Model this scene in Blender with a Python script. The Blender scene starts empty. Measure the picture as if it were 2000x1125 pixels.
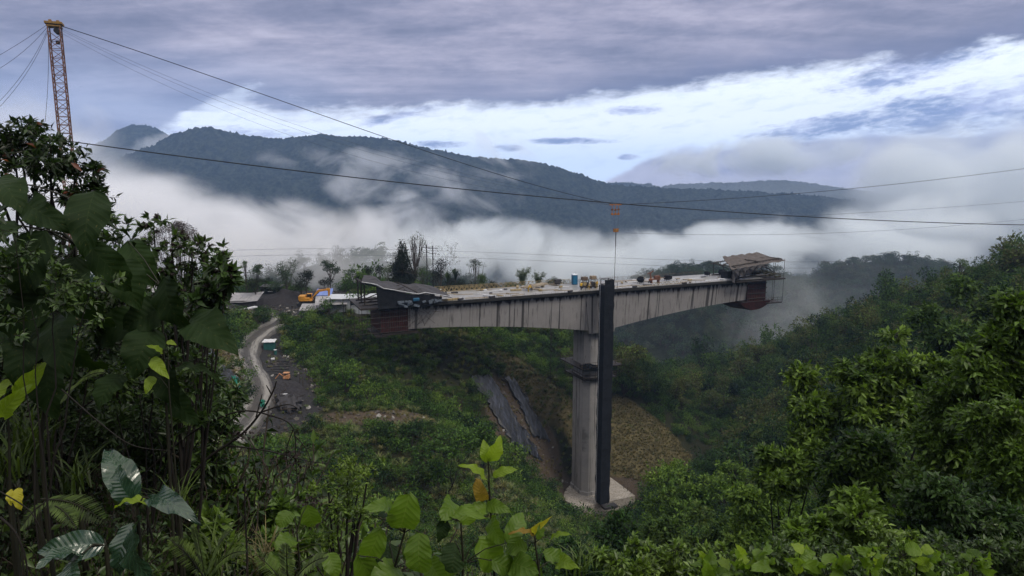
import bpy, bmesh, math, random
import numpy as np
from mathutils import Vector, Matrix, Euler
R = math.radians
C = bpy.context.scene.collection
sc = bpy.context.scene

# ------------------------------------------------------------------ camera
F = 1333.0; PITCH = R(8.85)
cd = bpy.data.cameras.new('camera'); cam = bpy.data.objects.new('camera', cd); C.objects.link(cam)
cd.sensor_width = 36; cd.lens = 36*F/2000; cd.clip_start = 0.1; cd.clip_end = 20000
cam.location = (0, 0, 0); cam.rotation_euler = (R(90)-PITCH, 0, 0)
sc.camera = cam
CP, SP = math.cos(PITCH), math.sin(PITCH)

def ray(x, y):
    u = (x-1000)/F; v = (562.5-y)/F
    return u, CP+v*SP, -SP+v*CP
def P(x, y, Y):                       # point on the sight line of pixel x, y at forward distance Y
    a, b, c = ray(x, y)
    return Vector((a/b*Y, Y, c/b*Y))
def azel(x, y):
    a, b, c = ray(x, y)
    return math.degrees(math.atan2(a, b)), math.degrees(math.asin(c/math.sqrt(a*a+b*b+c*c)))
def proj(X, Y, Z):
    d = Y*CP - Z*SP; h = Y*SP + Z*CP
    return 1000+F*X/d, 562.5-F*h/d

# ------------------------------------------------------------------ node helpers
class NT:
    def __init__(s, tree): s.t = tree; s.n = tree.nodes; s.l = tree.links
    def set(s, sock, v):
        if isinstance(v, bpy.types.NodeSocket): s.l.new(v, sock)
        elif v is not None:
            if hasattr(sock.default_value, '__len__') and not hasattr(v, '__len__'): v = (v,)*len(sock.default_value)
            if hasattr(v, '__len__') and len(v) == 3 and len(sock.default_value) == 4: v = (*v, 1)
            sock.default_value = v
    def m(s, op, a, b=None, c=None, clamp=False):
        n = s.n.new('ShaderNodeMath'); n.operation = op; n.use_clamp = clamp
        for i, v in enumerate((a, b, c)):
            if v is not None: s.set(n.inputs[i], v)
        return n.outputs[0]
    def vm(s, op, a, b=None):
        n = s.n.new('ShaderNodeVectorMath'); n.operation = op
        s.set(n.inputs[0], a)
        if b is not None: s.set(n.inputs[3] if op == 'SCALE' else n.inputs[1], b)
        return n.outputs['Value'] if op in ('LENGTH', 'DOT_PRODUCT') else n.outputs[0]
    def sep(s, v):
        n = s.n.new('ShaderNodeSeparateXYZ'); s.set(n.inputs[0], v); return n.outputs
    def comb(s, x, y, z):
        n = s.n.new('ShaderNodeCombineXYZ')
        for i, v in enumerate((x, y, z)): s.set(n.inputs[i], v)
        return n.outputs[0]
    def noise(s, vec=None, scale=1, detail=4, rough=.5, dist=0, lac=2, out=0):
        n = s.n.new('ShaderNodeTexNoise')
        if vec is not None: s.set(n.inputs['Vector'], vec)
        n.inputs['Scale'].default_value = scale; n.inputs['Detail'].default_value = detail
        n.inputs['Roughness'].default_value = rough; n.inputs['Distortion'].default_value = dist
        n.inputs['Lacunarity'].default_value = lac
        return n.outputs[out]
    def smooth(s, v, a, b, o0=0., o1=1.):
        n = s.n.new('ShaderNodeMapRange'); n.interpolation_type = 'SMOOTHSTEP'
        s.set(n.inputs[0], v); n.inputs[1].default_value = a; n.inputs[2].default_value = b
        n.inputs[3].default_value = o0; n.inputs[4].default_value = o1
        return n.outputs[0]
    def lin(s, v, a, b, o0=0., o1=1.):
        n = s.n.new('ShaderNodeMapRange'); s.set(n.inputs[0], v); n.inputs[1].default_value = a; n.inputs[2].default_value = b
        n.inputs[3].default_value = o0; n.inputs[4].default_value = o1
        return n.outputs[0]
    def ramp(s, v, pts, interp='LINEAR'):
        n = s.n.new('ShaderNodeValToRGB'); s.set(n.inputs[0], v); r = n.color_ramp; r.interpolation = interp
        while len(r.elements) < len(pts): r.elements.new(.5)
        for e, (p, c) in zip(r.elements, pts):
            e.position = p; e.color = (*c, 1) if hasattr(c, '__len__') else (c, c, c, 1)
        return n.outputs[0]
    def mix(s, f, a, b, mode='MIX'):
        n = s.n.new('ShaderNodeMix'); n.data_type = 'RGBA'; n.blend_type = mode
        s.set(n.inputs[0], f); s.set(n.inputs[6], a); s.set(n.inputs[7], b)
        return n.outputs[2]
    def curve(s, v, pts, x0, x1):      # piecewise curve of v: pts [(x, y)], y in 0..1 scaled by caller
        n = s.n.new('ShaderNodeFloatCurve'); c = n.mapping.curves[0]
        P_ = [((x-x0)/(x1-x0), y) for x, y in pts]
        n.mapping.use_clip = False
        c.points[0].location = P_[0]; c.points[1].location = P_[-1]
        for p in P_[1:-1]: c.points.new(*p)
        n.mapping.update()
        s.set(n.inputs[1], s.lin(v, x0, x1)); return n.outputs[0]
    def new(s, kind, **kw):
        n = s.n.new(kind)
        for k, v in kw.items(): s.set(n.inputs[k], v)
        return n

# ------------------------------------------------------------------ world: overcast evening sky with a bright break
w = bpy.data.worlds.new('World'); sc.world = w; w.use_nodes = True
T = NT(w.node_tree); T.n.clear()
SUN_EL, SUN_AZ = 50, 125            # degrees above the horizon, degrees to the right of the view direction
g = T.n.new('ShaderNodeTexCoord').outputs['Generated']
d = T.vm('NORMALIZE', g); X, Y, Z = T.sep(d)
az = T.m('MULTIPLY', T.m('ARCTAN2', X, Y), 57.2958)
el = T.m('MULTIPLY', T.m('ARCSINE', Z), 57.2958)
zz = T.m('ADD', T.m('MAXIMUM', Z, 0.0), 0.10)
pl = T.comb(T.m('DIVIDE', X, zz), T.m('DIVIDE', Y, zz), 0.0)
def rot_scale(v, ang, sx, sy, off=(0, 0, 0)):
    n = T.n.new('ShaderNodeMapping'); T.set(n.inputs[0], v); n.inputs['Rotation'].default_value = (0, 0, R(ang))
    n.inputs['Scale'].default_value = (sx, sy, 1); n.inputs['Location'].default_value = off
    return n.outputs[0]
nA = T.noise(rot_scale(pl, 14, .42, .9), .8, 7, .52, .8)
nB = T.noise(rot_scale(pl, -8, .5, 1.9, (3, 1, 0)), 1.7, 8, .6, .3)
sky2 = T.comb(T.m('MULTIPLY', az, .05), T.m('MULTIPLY', el, .2), 0.0)
nC = T.noise(sky2, 1.6, 8, .58, .4)
nD = T.noise(T.comb(T.m('MULTIPLY', az, .12), T.m('MULTIPLY', el, .3), 2.0), 1.3, 9, .6, .2)
def pxcurve(pts, v=None):          # elevation (deg) over azimuth from pixel points; mapped 0..20 deg
    q = sorted(azel(x, y) for x, y in pts)
    return T.m('MULTIPLY', T.curve(az, [(a, e/20) for a, e in q], -60, 60), 20)
# upper boundary of the bright break
up = pxcurve([(-2400, 200), (-800, 320), (0, 330), (180, 310), (330, 260), (420, 196), (560, 206), (700, 212), (850, 208), (1000, 200), (1100, 190),
              (1250, 172), (1400, 155), (1550, 140), (1700, 122), (1850, 92), (2000, 62), (2600, -100), (4200, -200)])
edge = T.m('ADD', T.m('SUBTRACT', up, el), T.m('MULTIPLY', T.m('SUBTRACT', nC, .5), 3.8))
edge = T.m('ADD', edge, T.m('MULTIPLY', T.m('SUBTRACT', nD, .5), 3.2))
nF = T.noise(T.comb(T.m('MULTIPLY', az, .5), T.m('MULTIPLY', T.m('SUBTRACT', el, T.m('MULTIPLY', az, .08)), 1.6), 4.0), 1.0, 8, .62, .3)
edge = T.m('ADD', edge, T.m('MULTIPLY', T.m('SUBTRACT', nF, .5), 1.6))
bright = T.smooth(edge, -.5, 1.0)
# cloud deck colour
deck = T.ramp(T.m('ADD', T.m('ADD', T.m('MULTIPLY', nA, .42), T.m('MULTIPLY', nC, .33)), T.m('MULTIPLY', T.m('ADD', nB, T.m('MULTIPLY', T.m('SUBTRACT', nF, .5), .6)), .25)), [(.37, (.125, .14, .22)), (.46, (.215, .222, .315)), (.54, (.33, .32, .42)), (.65, (.50, .48, .58))])
under = T.smooth(edge, -2.4, -.2)
under = T.m('MULTIPLY', under, T.smooth(az, -14, 0))
deck = T.mix(T.m('MULTIPLY', under, .7), deck, (.115, .14, .25))
# towards the left the deck turns bluish
leftm = T.m('MULTIPLY', T.smooth(az, -8, -24), T.smooth(el, 11, 5))
deck = T.mix(T.m('MULTIPLY', leftm, .75), deck, T.ramp(nC, [(.35, (.20, .245, .41)), (.6, (.32, .38, .56))]))
# light in the break
brk = T.mix(T.smooth(el, 5.2, 1.2), (.93, 1.0, 1.12), (.62, .76, 1.02))
brk = T.mix(T.m('MULTIPLY', T.smooth(nF, .48, .72), .35), brk, (.50, .63, .95))
# small grey-blue clouds inside the break
nS = T.noise(T.comb(T.m('MULTIPLY', az, .16), T.m('MULTIPLY', el, .95), 7.0), 1.0, 6, .55, .2)
nG = T.noise(T.comb(T.m('MULTIPLY', az, .9), T.m('MULTIPLY', T.m('SUBTRACT', el, T.m('MULTIPLY', az, .1)), 3.2), 9.0), 1.0, 7, .65, .5)
def blob(x, y, rx, ry, tilt=0.0):
    a0, e0 = azel(x, y); k = 1333/57.3
    da = T.m('SUBTRACT', az, a0); de = T.m('SUBTRACT', T.m('SUBTRACT', el, e0), T.m('MULTIPLY', da, tilt))
    r = T.m('ADD', T.m('POWER', T.m('MULTIPLY', da, k/rx), 2.0), T.m('POWER', T.m('MULTIPLY', de, k/ry), 2.0))
    return T.smooth(T.m('ADD', T.m('ADD', r, T.m('MULTIPLY', T.m('SUBTRACT', nD, .5), 3.0)), T.m('ADD', T.m('MULTIPLY', T.m('SUBTRACT', nF, .5), 4.0), T.m('MULTIPLY', T.m('SUBTRACT', nG, .5), 3.2))), 1.9, -.5)
bl = None
for b_ in [(1880, 208, 150, 34, .12), (2080, 190, 120, 40, .1), (1610, 247, 110, 18, .12), (1236, 215, 50, 8, 0), (992, 289, 24, 6, 0), (1228, 307, 16, 5, 0), (770, 228, 70, 9, .25),
           (1110, 275, 70, 5, 0), (1780, 130, 110, 26, .2), (440, 262, 110, 12, 0), (860, 282, 40, 6, 0)]:
    q = blob(*b_); bl = q if bl is None else T.m('MAXIMUM', bl, q)
brk = T.mix(bl, brk, T.mix(T.smooth(nD, .4, .62), (.20, .27, .50), (.42, .47, .72)))
sky = T.mix(bright, deck, brk)
# left patch of light
patch = T.m('MULTIPLY', blob(445, 196, 55, 16, .5), .55)
sky = T.mix(patch, sky, (.75, .84, 1.0))
# low cloud bank on the right horizon
lo = pxcurve([(-2400, 900), (-800, 500), (0, 300), (150, 260), (260, 300), (380, 420), (900, 460), (1120, 400), (1190, 352), (1235, 325), (1290, 296), (1400, 286), (1500, 266), (1600, 262), (1750, 252), (2000, 243), (2600, 200), (4200, 150)])
e2 = T.m('ADD', T.m('SUBTRACT', lo, el), T.m('MULTIPLY', T.m('SUBTRACT', nD, .5), 2.4))
bank = T.m('MULTIPLY', T.smooth(e2, -.1, .5), T.smooth(el, -3, -1))
bcol = T.mix(T.smooth(nD, .36, .64), (.25, .28, .44), (.42, .44, .60))
bcol = T.mix(T.smooth(e2, .8, .0), bcol, (.50, .56, .76))
sky = T.mix(bank, sky, bcol)
# overhead: the brighter part of the overcast, nothing of it in view
zen = T.smooth(el, 17, 45)
sky = T.mix(T.m('MULTIPLY', zen, .9), sky, (1.08, 1.04, .98))
cloudbg = T.new('ShaderNodeBackground', Color=sky, Strength=1.0)
nish = T.n.new('ShaderNodeTexSky'); nish.sky_type = 'NISHITA'; nish.sun_disc = False
nish.sun_elevation = R(SUN_EL); nish.sun_rotation = R(SUN_AZ); nish.altitude = 1500
clear = T.new('ShaderNodeBackground', Color=nish.outputs[0], Strength=.08)
cover = T.m('SUBTRACT', 1.0, T.m('MULTIPLY', bright, .06))
mx = T.new('ShaderNodeMixShader', Fac=cover); T.l.new(clear.outputs[0], mx.inputs[1]); T.l.new(cloudbg.outputs[0], mx.inputs[2])
out = T.n.new('ShaderNodeOutputWorld'); T.l.new(mx.outputs[0], out.inputs[0])
w.cycles.sampling_method = 'MANUAL'; w.cycles.sample_map_resolution = 512

# ------------------------------------------------------------------ sun behind the overcast
sl = bpy.data.lights.new('sun', 'SUN'); so = bpy.data.objects.new('sun', sl); C.objects.link(so)
sl.energy = 1.5; sl.angle = R(18); sl.color = (1.0, .93, .80)
sd = Vector((math.sin(R(SUN_AZ))*math.cos(R(SUN_EL)), math.cos(R(SUN_AZ))*math.cos(R(SUN_EL)), math.sin(R(SUN_EL))))
so.rotation_euler = sd.to_track_quat('Z', 'Y').to_euler()

sc.view_settings.view_transform = 'Standard'; sc.view_settings.look = 'None'
sc.view_settings.exposure = .4; sc.view_settings.gamma = 1
sc.cycles.max_bounces = 6; sc.cycles.diffuse_bounces = 2; sc.cycles.glossy_bounces = 2; sc.cycles.transmission_bounces = 3
sc.cycles.transparent_max_bounces = 12; sc.cycles.volume_bounces = 4
sc.cycles.volume_max_steps = 256
sc.cycles.use_light_tree = False

# ------------------------------------------------------------------ object helpers
def tag(o, label=None, cat=None, group=None, kind=None):
    for k, v in (('label', label), ('category', cat), ('group', group), ('kind', kind)):
        if v: o[k] = v
    return o
def thing(name, label, cat, loc=(0, 0, 0), rz=0, group=None):
    o = bpy.data.objects.new(name, None); C.objects.link(o); o.location = loc; o.rotation_euler = (0, 0, rz); o.empty_display_size = .2
    return tag(o, label, cat, group)
def link(name, me, mat=None, parent=None, loc=None, rot=None):
    o = bpy.data.objects.new(name, me); C.objects.link(o)
    if mat is not None: me.materials.clear(); me.materials.append(mat)
    if parent: o.parent = parent
    if loc is not None: o.location = loc
    if rot is not None: o.rotation_euler = rot
    return o
def npmesh(name, V, Q=None, Tr=None, smooth=False, uv=None, uvq=None):
    me = bpy.data.meshes.new(name); V = np.asarray(V, np.float32).reshape(-1, 3)
    Q = np.zeros((0, 4), np.int32) if Q is None else np.asarray(Q, np.int32).reshape(-1, 4)
    Tr = np.zeros((0, 3), np.int32) if Tr is None else np.asarray(Tr, np.int32).reshape(-1, 3)
    me.vertices.add(len(V)); me.vertices.foreach_set('co', V.ravel())
    nl = len(Q)*4+len(Tr)*3; me.loops.add(nl)
    me.loops.foreach_set('vertex_index', np.concatenate([Q.ravel(), Tr.ravel()]).astype(np.int32))
    me.polygons.add(len(Q)+len(Tr))
    st = np.concatenate([np.arange(len(Q))*4, len(Q)*4+np.arange(len(Tr))*3]).astype(np.int32)
    me.polygons.foreach_set('loop_start', st)
    if smooth: me.polygons.foreach_set('use_smooth', np.ones(len(st), bool))
    me.update(calc_edges=True)
    if uv is not None:
        l = me.uv_layers.new(name='uv'); idx = np.concatenate([Q.ravel(), Tr.ravel()])
        l.data.foreach_set('uv', np.asarray(uv, np.float32)[idx].ravel())
    return me
def vattr(me, name, vals, kind='FLOAT'):
    a = me.attributes.new(name, kind, 'POINT')
    if kind == 'FLOAT': a.data.foreach_set('value', np.asarray(vals, np.float32))
    else: a.data.foreach_set('color' if 'COLOR' in kind else 'vector', np.asarray(vals, np.float32).ravel())
def material(name):
    m = bpy.data.materials.new(name); m.use_nodes = True; t = NT(m.node_tree); t.n.clear()
    t.out = t.n.new('ShaderNodeOutputMaterial'); return m, t
def pbr(t, col, rough=.8, bump=None, bs=.3, bd=.1, spec=.3, metal=0):
    b = t.new('ShaderNodeBsdfPrincipled', **{'Base Color': col, 'Roughness': rough, 'Metallic': metal, 'Specular IOR Level': spec})
    if bump is not None:
        n = t.new('ShaderNodeBump', Height=bump, Strength=bs, Distance=bd); t.l.new(n.outputs[0], b.inputs['Normal'])
    t.l.new(b.outputs[0], t.out.inputs[0]); return b

# ------------------------------------------------------------------ numpy noise
_rs = np.random.RandomState(5); _perm = _rs.rand(256, 256)
def vnoise(x, y):
    xi = np.floor(x).astype(int); yi = np.floor(y).astype(int); fx = x-xi; fy = y-yi
    fx = fx*fx*(3-2*fx); fy = fy*fy*(3-2*fy)
    a = _perm[xi & 255, yi & 255]; b = _perm[(xi+1) & 255, yi & 255]; c = _perm[xi & 255, (yi+1) & 255]; e = _perm[(xi+1) & 255, (yi+1) & 255]
    return (a*(1-fx)+b*fx)*(1-fy)+(c*(1-fx)+e*fx)*fy
def fbm(x, y, oct=5, g=.5, ridge=False):
    s = 0; a = 1; n = 0
    for i in range(oct):
        v = vnoise(x+17.3*i, y+9.1*i)
        if ridge: v = 1-abs(2*v-1)
        s = s+a*v; n += a; a *= g; x = x*2.03; y = y*2.03
    return s/n

# ------------------------------------------------------------------ far mountains
def grid_mesh(name, X, Y, Z, smooth=True):
    n, m = X.shape; V = np.stack([X, Y, Z], -1).reshape(-1, 3)
    i = np.arange(n*m).reshape(n, m)
    Q = np.stack([i[:-1, :-1], i[1:, :-1], i[1:, 1:], i[:-1, 1:]], -1).reshape(-1, 4)
    return npmesh(name, V, Q, smooth=smooth)
def forest_far(name, c1, c2, sc_=.11):
    m, t = material(name); p = t.n.new('ShaderNodeNewGeometry').outputs['Position']
    n1 = t.noise(p, .075, 6, .75); n2 = t.noise(p, .006, 4, .5)
    col = t.mix(t.smooth(n1, .42, .62), c1, c2)
    pbr(t, col, .9, n1, 1.0, 7.0, .05); return m
M_far = forest_far('far forest', (.003, .008, .011), (.036, .048, .040))
def mountain(name, prof, Yr, wid_f, wid_b, base, seed, res=4, mat=None, amp=26):
    us = np.array([P(x, y, Yr) for x, y in prof]); xs, zs = us[:, 0], us[:, 2]
    X = np.arange(xs[0], xs[-1], res); Yv = np.concatenate([np.arange(Yr-wid_f, Yr+8, res), np.arange(Yr+8, Yr+wid_b, 30)])
    GX, GY = np.meshgrid(X, Yv, indexing='ij')
    Hr = np.interp(X, xs, zs); k = np.ones(9)/9; Hs = np.convolve(np.pad(Hr, 4, 'edge'), k, 'valid')[:, None]
    # slope seen from the camera: keep each column on its own sight line at the ridge
    t_ = (GY-Yr); dn = np.clip(-t_/wid_f, 0, 1); up_ = np.clip(t_/wid_b, 0, 1)
    fall = np.where(t_ < 0, dn**.9, up_)
    # folds: spurs running down towards the camera
    wx = GX + (fbm(GX/260+seed, GY/260, 3)-.5)*260
    rid = fbm(wx/210+seed, GY/900+seed, 4, .5, True)
    Z = Hs - (Hs-base)*fall + (rid-.62)*amp*6*np.clip(dn*5, 0, 1)*(1-dn*.3)*.55
    Z += (fbm(GX/60+seed, GY/60, 4)-.5)*22*np.clip(dn*6, 0, 1)
    can = np.random.RandomState(seed).rand(*Z.shape)
    Z += vnoise(GX/6+3, GY/6)*5 + can*can*5.0 + (can > .985)*3.5 + (fbm(GX/22, GY/90+seed, 3)-.5)*7 - 4
    return tag(link(name, grid_mesh(name, GX, GY, Z, True), mat or M_far), kind='structure')
mountain('mountain_ridge', [(120, 395), (180, 345), (240, 306), (300, 284), (330, 266), (375, 249), (420, 248), (460, 262), (520, 268), (560, 272), (620, 261), (660, 266), (740, 268), (800, 280),
          (850, 292), (900, 302), (950, 309), (1000, 311), (1050, 315), (1100, 331), (1150, 347), (1200, 361), (1300, 367), (1400, 371), (1500, 376), (1600, 384), (1700, 396), (1800, 412), (1950, 440)], 1900, 800, 500, -190, 3)
mountain('mountain_peak', [(60, 330), (150, 300), (205, 276), (235, 258), (255, 243), (285, 244), (320, 256), (350, 285), (420, 340), (520, 400)], 2500, 500, 300, -50, 8)
mountain('mountain_shoulder', [(1120, 380), (1190, 356), (1230, 358), (1280, 366), (1330, 360), (1400, 357), (1470, 356), (1520, 352), (1570, 356), (1610, 362), (1660, 372), (1720, 386), (1800, 410), (1950, 440), (2100, 470)], 2900, 600, 250, -80, 12)
# ------------------------------------------------------------------ near terrain: a smooth surface through surveyed points
_cp = []
for x, y, Yd in [(540, 630, 150), (490, 680, 128), (500, 730, 113), (490, 790, 101), (450, 830, 95), (560, 740, 110), (600, 790, 105), (525, 690, 128), (600, 720, 116),
        (560, 600, 150), (620, 602, 150), (700, 607, 141), (480, 600, 142), (430, 598, 136), (650, 572, 172), (690, 562, 172), (600, 575, 172), (540, 575, 172),
        (400, 640, 116), (380, 700, 101), (430, 740, 102), (440, 680, 118), (455, 640, 134),
        (740, 655, 141), (650, 690, 128), (650, 760, 115), (800, 705, 136), (800, 785, 119), (900, 670, 146), (960, 700, 151), (900, 765, 136), (900, 830, 122), (700, 640, 140),
        (1000, 765, 149), (1100, 790, 156), (1040, 712, 167), (1100, 690, 180), (1050, 885, 140), (1100, 860, 150), (1100, 935, 149), (1000, 870, 134), (960, 840, 130),
        (1250, 930, 153), (1340, 895, 163), (1280, 840, 167), (1200, 790, 172), (1200, 710, 186), (1300, 770, 186), (1400, 860, 176), (1500, 810, 182),
        (1450, 720, 262), (1560, 690, 216), (1650, 645, 197), (1800, 612, 176), (1950, 566, 151), (2080, 545, 144), (1600, 735, 166), (1700, 700, 151), (1900, 655, 131),
        (1700, 780, 111), (1550, 860, 131), (1900, 730, 91), (2080, 670, 100), (1400, 925, 141), (1300, 985, 131), (1450, 1010, 101), (1600, 970, 86), (1800, 880, 66), (2080, 850, 52),
        (1600, 1120, 60), (1900, 1050, 46),
        (720, 818, 98), (850, 825, 98), (640, 815, 100), (560, 838, 97), (700, 905, 88), (800, 1005, 80), (900, 905, 95), (1000, 955, 105), (1060, 975, 122), (1150, 1015, 125),
        (1200, 1065, 107), (1000, 1105, 72), (1150, 1120, 84), (600, 955, 80), (500, 905, 85), (600, 1110, 60), (780, 826, 98)]:
    p = P(x, y, Yd); _cp.append(tuple(p))
_cp += [(0, 0, -2), (0, 4, -3.9), (0, 10, -8.7), (0, 20, -16.5), (0, 40, -29), (-6, 4, -2.0), (-7, 6.5, -2.0), (-4.5, 6, -3.1), (-6.5, 9, -3.4), (-9, 10, -2.4), (-14, 12, -2.2), (-4, 9, -6.5), (-9, 15, -8), (-20, 17, -7), (-40, 30, -18.5), (-60, 60, -25), (-70, 100, -25), (6, 4, -3.9),
        (12, 8, -6.8), (20, 15, -11.5), (38, 30, -19), (60, 50, -22), (90, 80, -24), (140, 120, -17), (-80, 112, -25), (-140, 130, -15), (0, -12, 3), (-30, -12, 2), (30, -12, 2), (120, 20, -2),
        (-100, 30, -10), (-160, 60, 0), (-190, 200, -60), (-60, 240, -85), (0, 230, -75), (60, 230, -70), (-60, 195, -34), (-20, 200, -45), (-110, 190, -40), (200, 150, -14), (260, 100, -8), (240, 230, -30),
        (-100, 330, -140), (0, 330, -120), (60, 330, -100), (140, 300, -90), (240, 330, -80), (0, 560, -190), (-190, 560, -200), (260, 560, -190), (-190, 400, -180), (120, 450, -160),
        (20, 138, -70.4), (12, 140, -70.4), (28, 143, -70.4), (24, 152, -70.2), (15, 150, -70.2), (20, 132, -70)]
_cp = np.array(_cp)
def _tps_fit(xy, z, lam=.02):
    s = 100.0; a = xy/s; n = len(a)
    r2 = ((a[:, None]-a[None])**2).sum(-1); K = np.where(r2 > 0, .5*r2*np.log(r2+1e-12), 0) + lam*np.eye(n)*.1
    Pm = np.hstack([np.ones((n, 1)), a]); A = np.block([[K, Pm], [Pm.T, np.zeros((3, 3))]])
    sol = np.linalg.solve(A, np.concatenate([z, np.zeros(3)])); return a, sol
_ta, _ts = _tps_fit(_cp[:, :2], _cp[:, 2])
def _tps(X, Y):
    q = np.stack([X.ravel(), Y.ravel()], -1)/100.0; o = np.zeros(len(q))
    for i in range(0, len(q), 20000):
        c = q[i:i+20000]; r2 = ((c[:, None]-_ta[None])**2).sum(-1)
        o[i:i+20000] = (.5*r2*np.log(r2+1e-12))@_ts[:len(_ta)] + _ts[-3] + c@_ts[-2:]
    return o.reshape(X.shape)
GX0, GX1, GY0, GY1, GS = -200, 270, -14, 570, 2.0
_gx = np.arange(GX0, GX1+.1, GS); _gy = np.arange(GY0, GY1+.1, GS)
_GX, _GY = np.meshgrid(_gx, _gy, indexing='ij')
_GZ = _tps(_GX, _GY)
_rough = (fbm(_GX/14, _GY/14, 4)-.5)*2.4*np.clip((_GY-20)/60, 0, 1) + (fbm(_GX/4+7, _GY/4, 2)-.5)*.7
# keep the working platform, road and footing even
def flat_mask(cx, cy, r): return np.clip(1.6-np.hypot(_GX-cx, _GY-cy)/r, 0, 1)
_fm = np.maximum.reduce([flat_mask(-50, 118, 14), flat_mask(-48, 145, 14), flat_mask(-45, 160, 16), flat_mask(20, 142, 14), flat_mask(-42, 103, 10)])
_GZ = _GZ + _rough*(1-_fm)
def ground(X, Y):
    X = np.asarray(X, float); Y = np.asarray(Y, float)
    fx = np.clip((X-GX0)/GS, 0, len(_gx)-1.001); fy = np.clip((Y-GY0)/GS, 0, len(_gy)-1.001)
    i = fx.astype(int); j = fy.astype(int); a = fx-i; b = fy-j
    return (_GZ[i, j]*(1-a)+_GZ[i+1, j]*a)*(1-b)+(_GZ[i, j+1]*(1-a)+_GZ[i+1, j+1]*a)*b
def hit(x, y, y0=60, y1=420):
    a, b, c = ray(x, y); Ys = np.arange(y0, y1, .5)
    dz = c/b*Ys - ground(a/b*Ys, Ys); k = np.nonzero(dz < 0)[0]
    if len(k) == 0: return P(x, y, y1-1)
    k = k[0]
    if k == 0: return P(x, y, y0)
    f = dz[k-1]/(dz[k-1]-dz[k]); return P(x, y, Ys[k-1]+.5*f)
def inpoly(px, py, poly):
    r = np.zeros(np.shape(px), bool); n = len(poly)
    for i in range(n):
        x1, y1 = poly[i]; x2, y2 = poly[(i+1) % n]
        if y1 == y2: continue
        c = ((y1 > py) != (y2 > py)) & (px < (x2-x1)*(py-y1)/(y2-y1)+x1); r ^= c
    return r
Z_ = dict(
    road=[(548, 620), (520, 628), (470, 665), (458, 690), (478, 735), (482, 780), (455, 815), (430, 860), (480, 870), (500, 835), (522, 790), (530, 745), (516, 700), (520, 672), (550, 650)],
    yard=[(505, 660), (545, 650), (560, 690), (605, 722), (612, 760), (625, 800), (600, 830), (540, 850), (500, 850), (515, 790), (525, 740)],
    site=[(420, 575), (520, 572), (640, 565), (745, 580), (742, 606), (640, 604), (600, 622), (548, 625), (510, 612), (430, 608)],
    pathway=[(640, 806), (700, 806), (790, 802), (850, 812), (850, 828), (740, 832), (650, 830)],
    dryA=[(960, 683), (1000, 690), (1060, 735), (1135, 790), (1135, 905), (1095, 850), (1040, 790), (985, 735)],
    dryB=[(1190, 770), (1240, 785), (1300, 835), (1350, 890), (1345, 935), (1270, 945), (1190, 925)],
    cut=[(915, 735), (1000, 742), (1075, 850), (1095, 935), (1060, 945), (960, 830)],
    bank=[(370, 640), (420, 655), (470, 700), (470, 750), (380, 740)],
    foot=[(1065, 935), (1130, 925), (1250, 935), (1260, 985), (1190, 1040), (1120, 1020)])
def zone(X, Y, Zv, name):
    px, py = proj(X, Y, Zv); px = px+((fbm(X/3, Y/3+9, 3)-.5)*34+(fbm(X/.9, Y/.9, 2)-.5)*12)*(name not in ('site', 'foot')); return inpoly(px, py, Z_[name]) & (Y > 75) & (Y < 215)
me = grid_mesh('ground', _GX, _GY, _GZ)
_pxg, _pyg = proj(_GX, _GY, _GZ)
def zmask(names):
    r = np.zeros(_GX.shape)
    for n in names: r = np.maximum(r, zone(_GX, _GY, _GZ, n).astype(float))
    k = (np.roll(r, 1, 0)+np.roll(r, -1, 0)+np.roll(r, 1, 1)+np.roll(r, -1, 1)+r*2)/6
    return k
vattr(me, 'dry', zmask(['dryA', 'dryB']).ravel()); vattr(me, 'dirt', zmask(['cut', 'bank', 'pathway', 'foot']).ravel()); vattr(me, 'gravel', zmask(['site', 'yard', 'road']).ravel())
m, t = material('hillside soil')
def attr(t, n): 
    a = t.n.new('ShaderNodeAttribute'); a.attribute_name = n; return a.outputs['Fac']
pos = t.n.new('ShaderNodeNewGeometry').outputs['Position']
n1 = t.noise(pos, .5, 6, .65); n2 = t.noise(pos, 3.0, 5, .7); n3 = t.noise(pos, .09, 3)
soil = t.mix(n2, (.012, .014, .007), (.030, .030, .014))
dry = t.mix(t.smooth(n1, .35, .65), (.06, .052, .026), (.12, .10, .052))
dirt = t.mix(n2, (.035, .027, .021), (.10, .075, .056)); grav = t.mix(n2, (.012, .012, .014), (.045, .043, .045))
wob = t.m('MULTIPLY', t.m('SUBTRACT', n2, .5), .5)
col = t.mix(t.smooth(t.m('ADD', attr(t, 'dry'), wob), .3, .6), soil, dry)
col = t.mix(t.smooth(t.m('ADD', attr(t, 'dirt'), wob), .3, .6), col, dirt)
col = t.mix(t.smooth(t.m('ADD', attr(t, 'gravel'), wob), .35, .55), col, grav)
pbr(t, col, .95, n2, .8, .3, .1)
tag(link('hillside', me, m), kind='structure')
# valley floor and the ground beyond, out to the mountains
bx, by = np.meshgrid(np.arange(-3000, 3001, 100.), np.arange(-400, 4000, 100.), indexing='ij')
bz = -205-(fbm(bx/400, by/400, 4)-.5)*60 + np.clip(-by/4-40, 0, 300)
tag(link('valley_floor', grid_mesh('valley', bx, by, bz), M_far), kind='structure')
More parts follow.
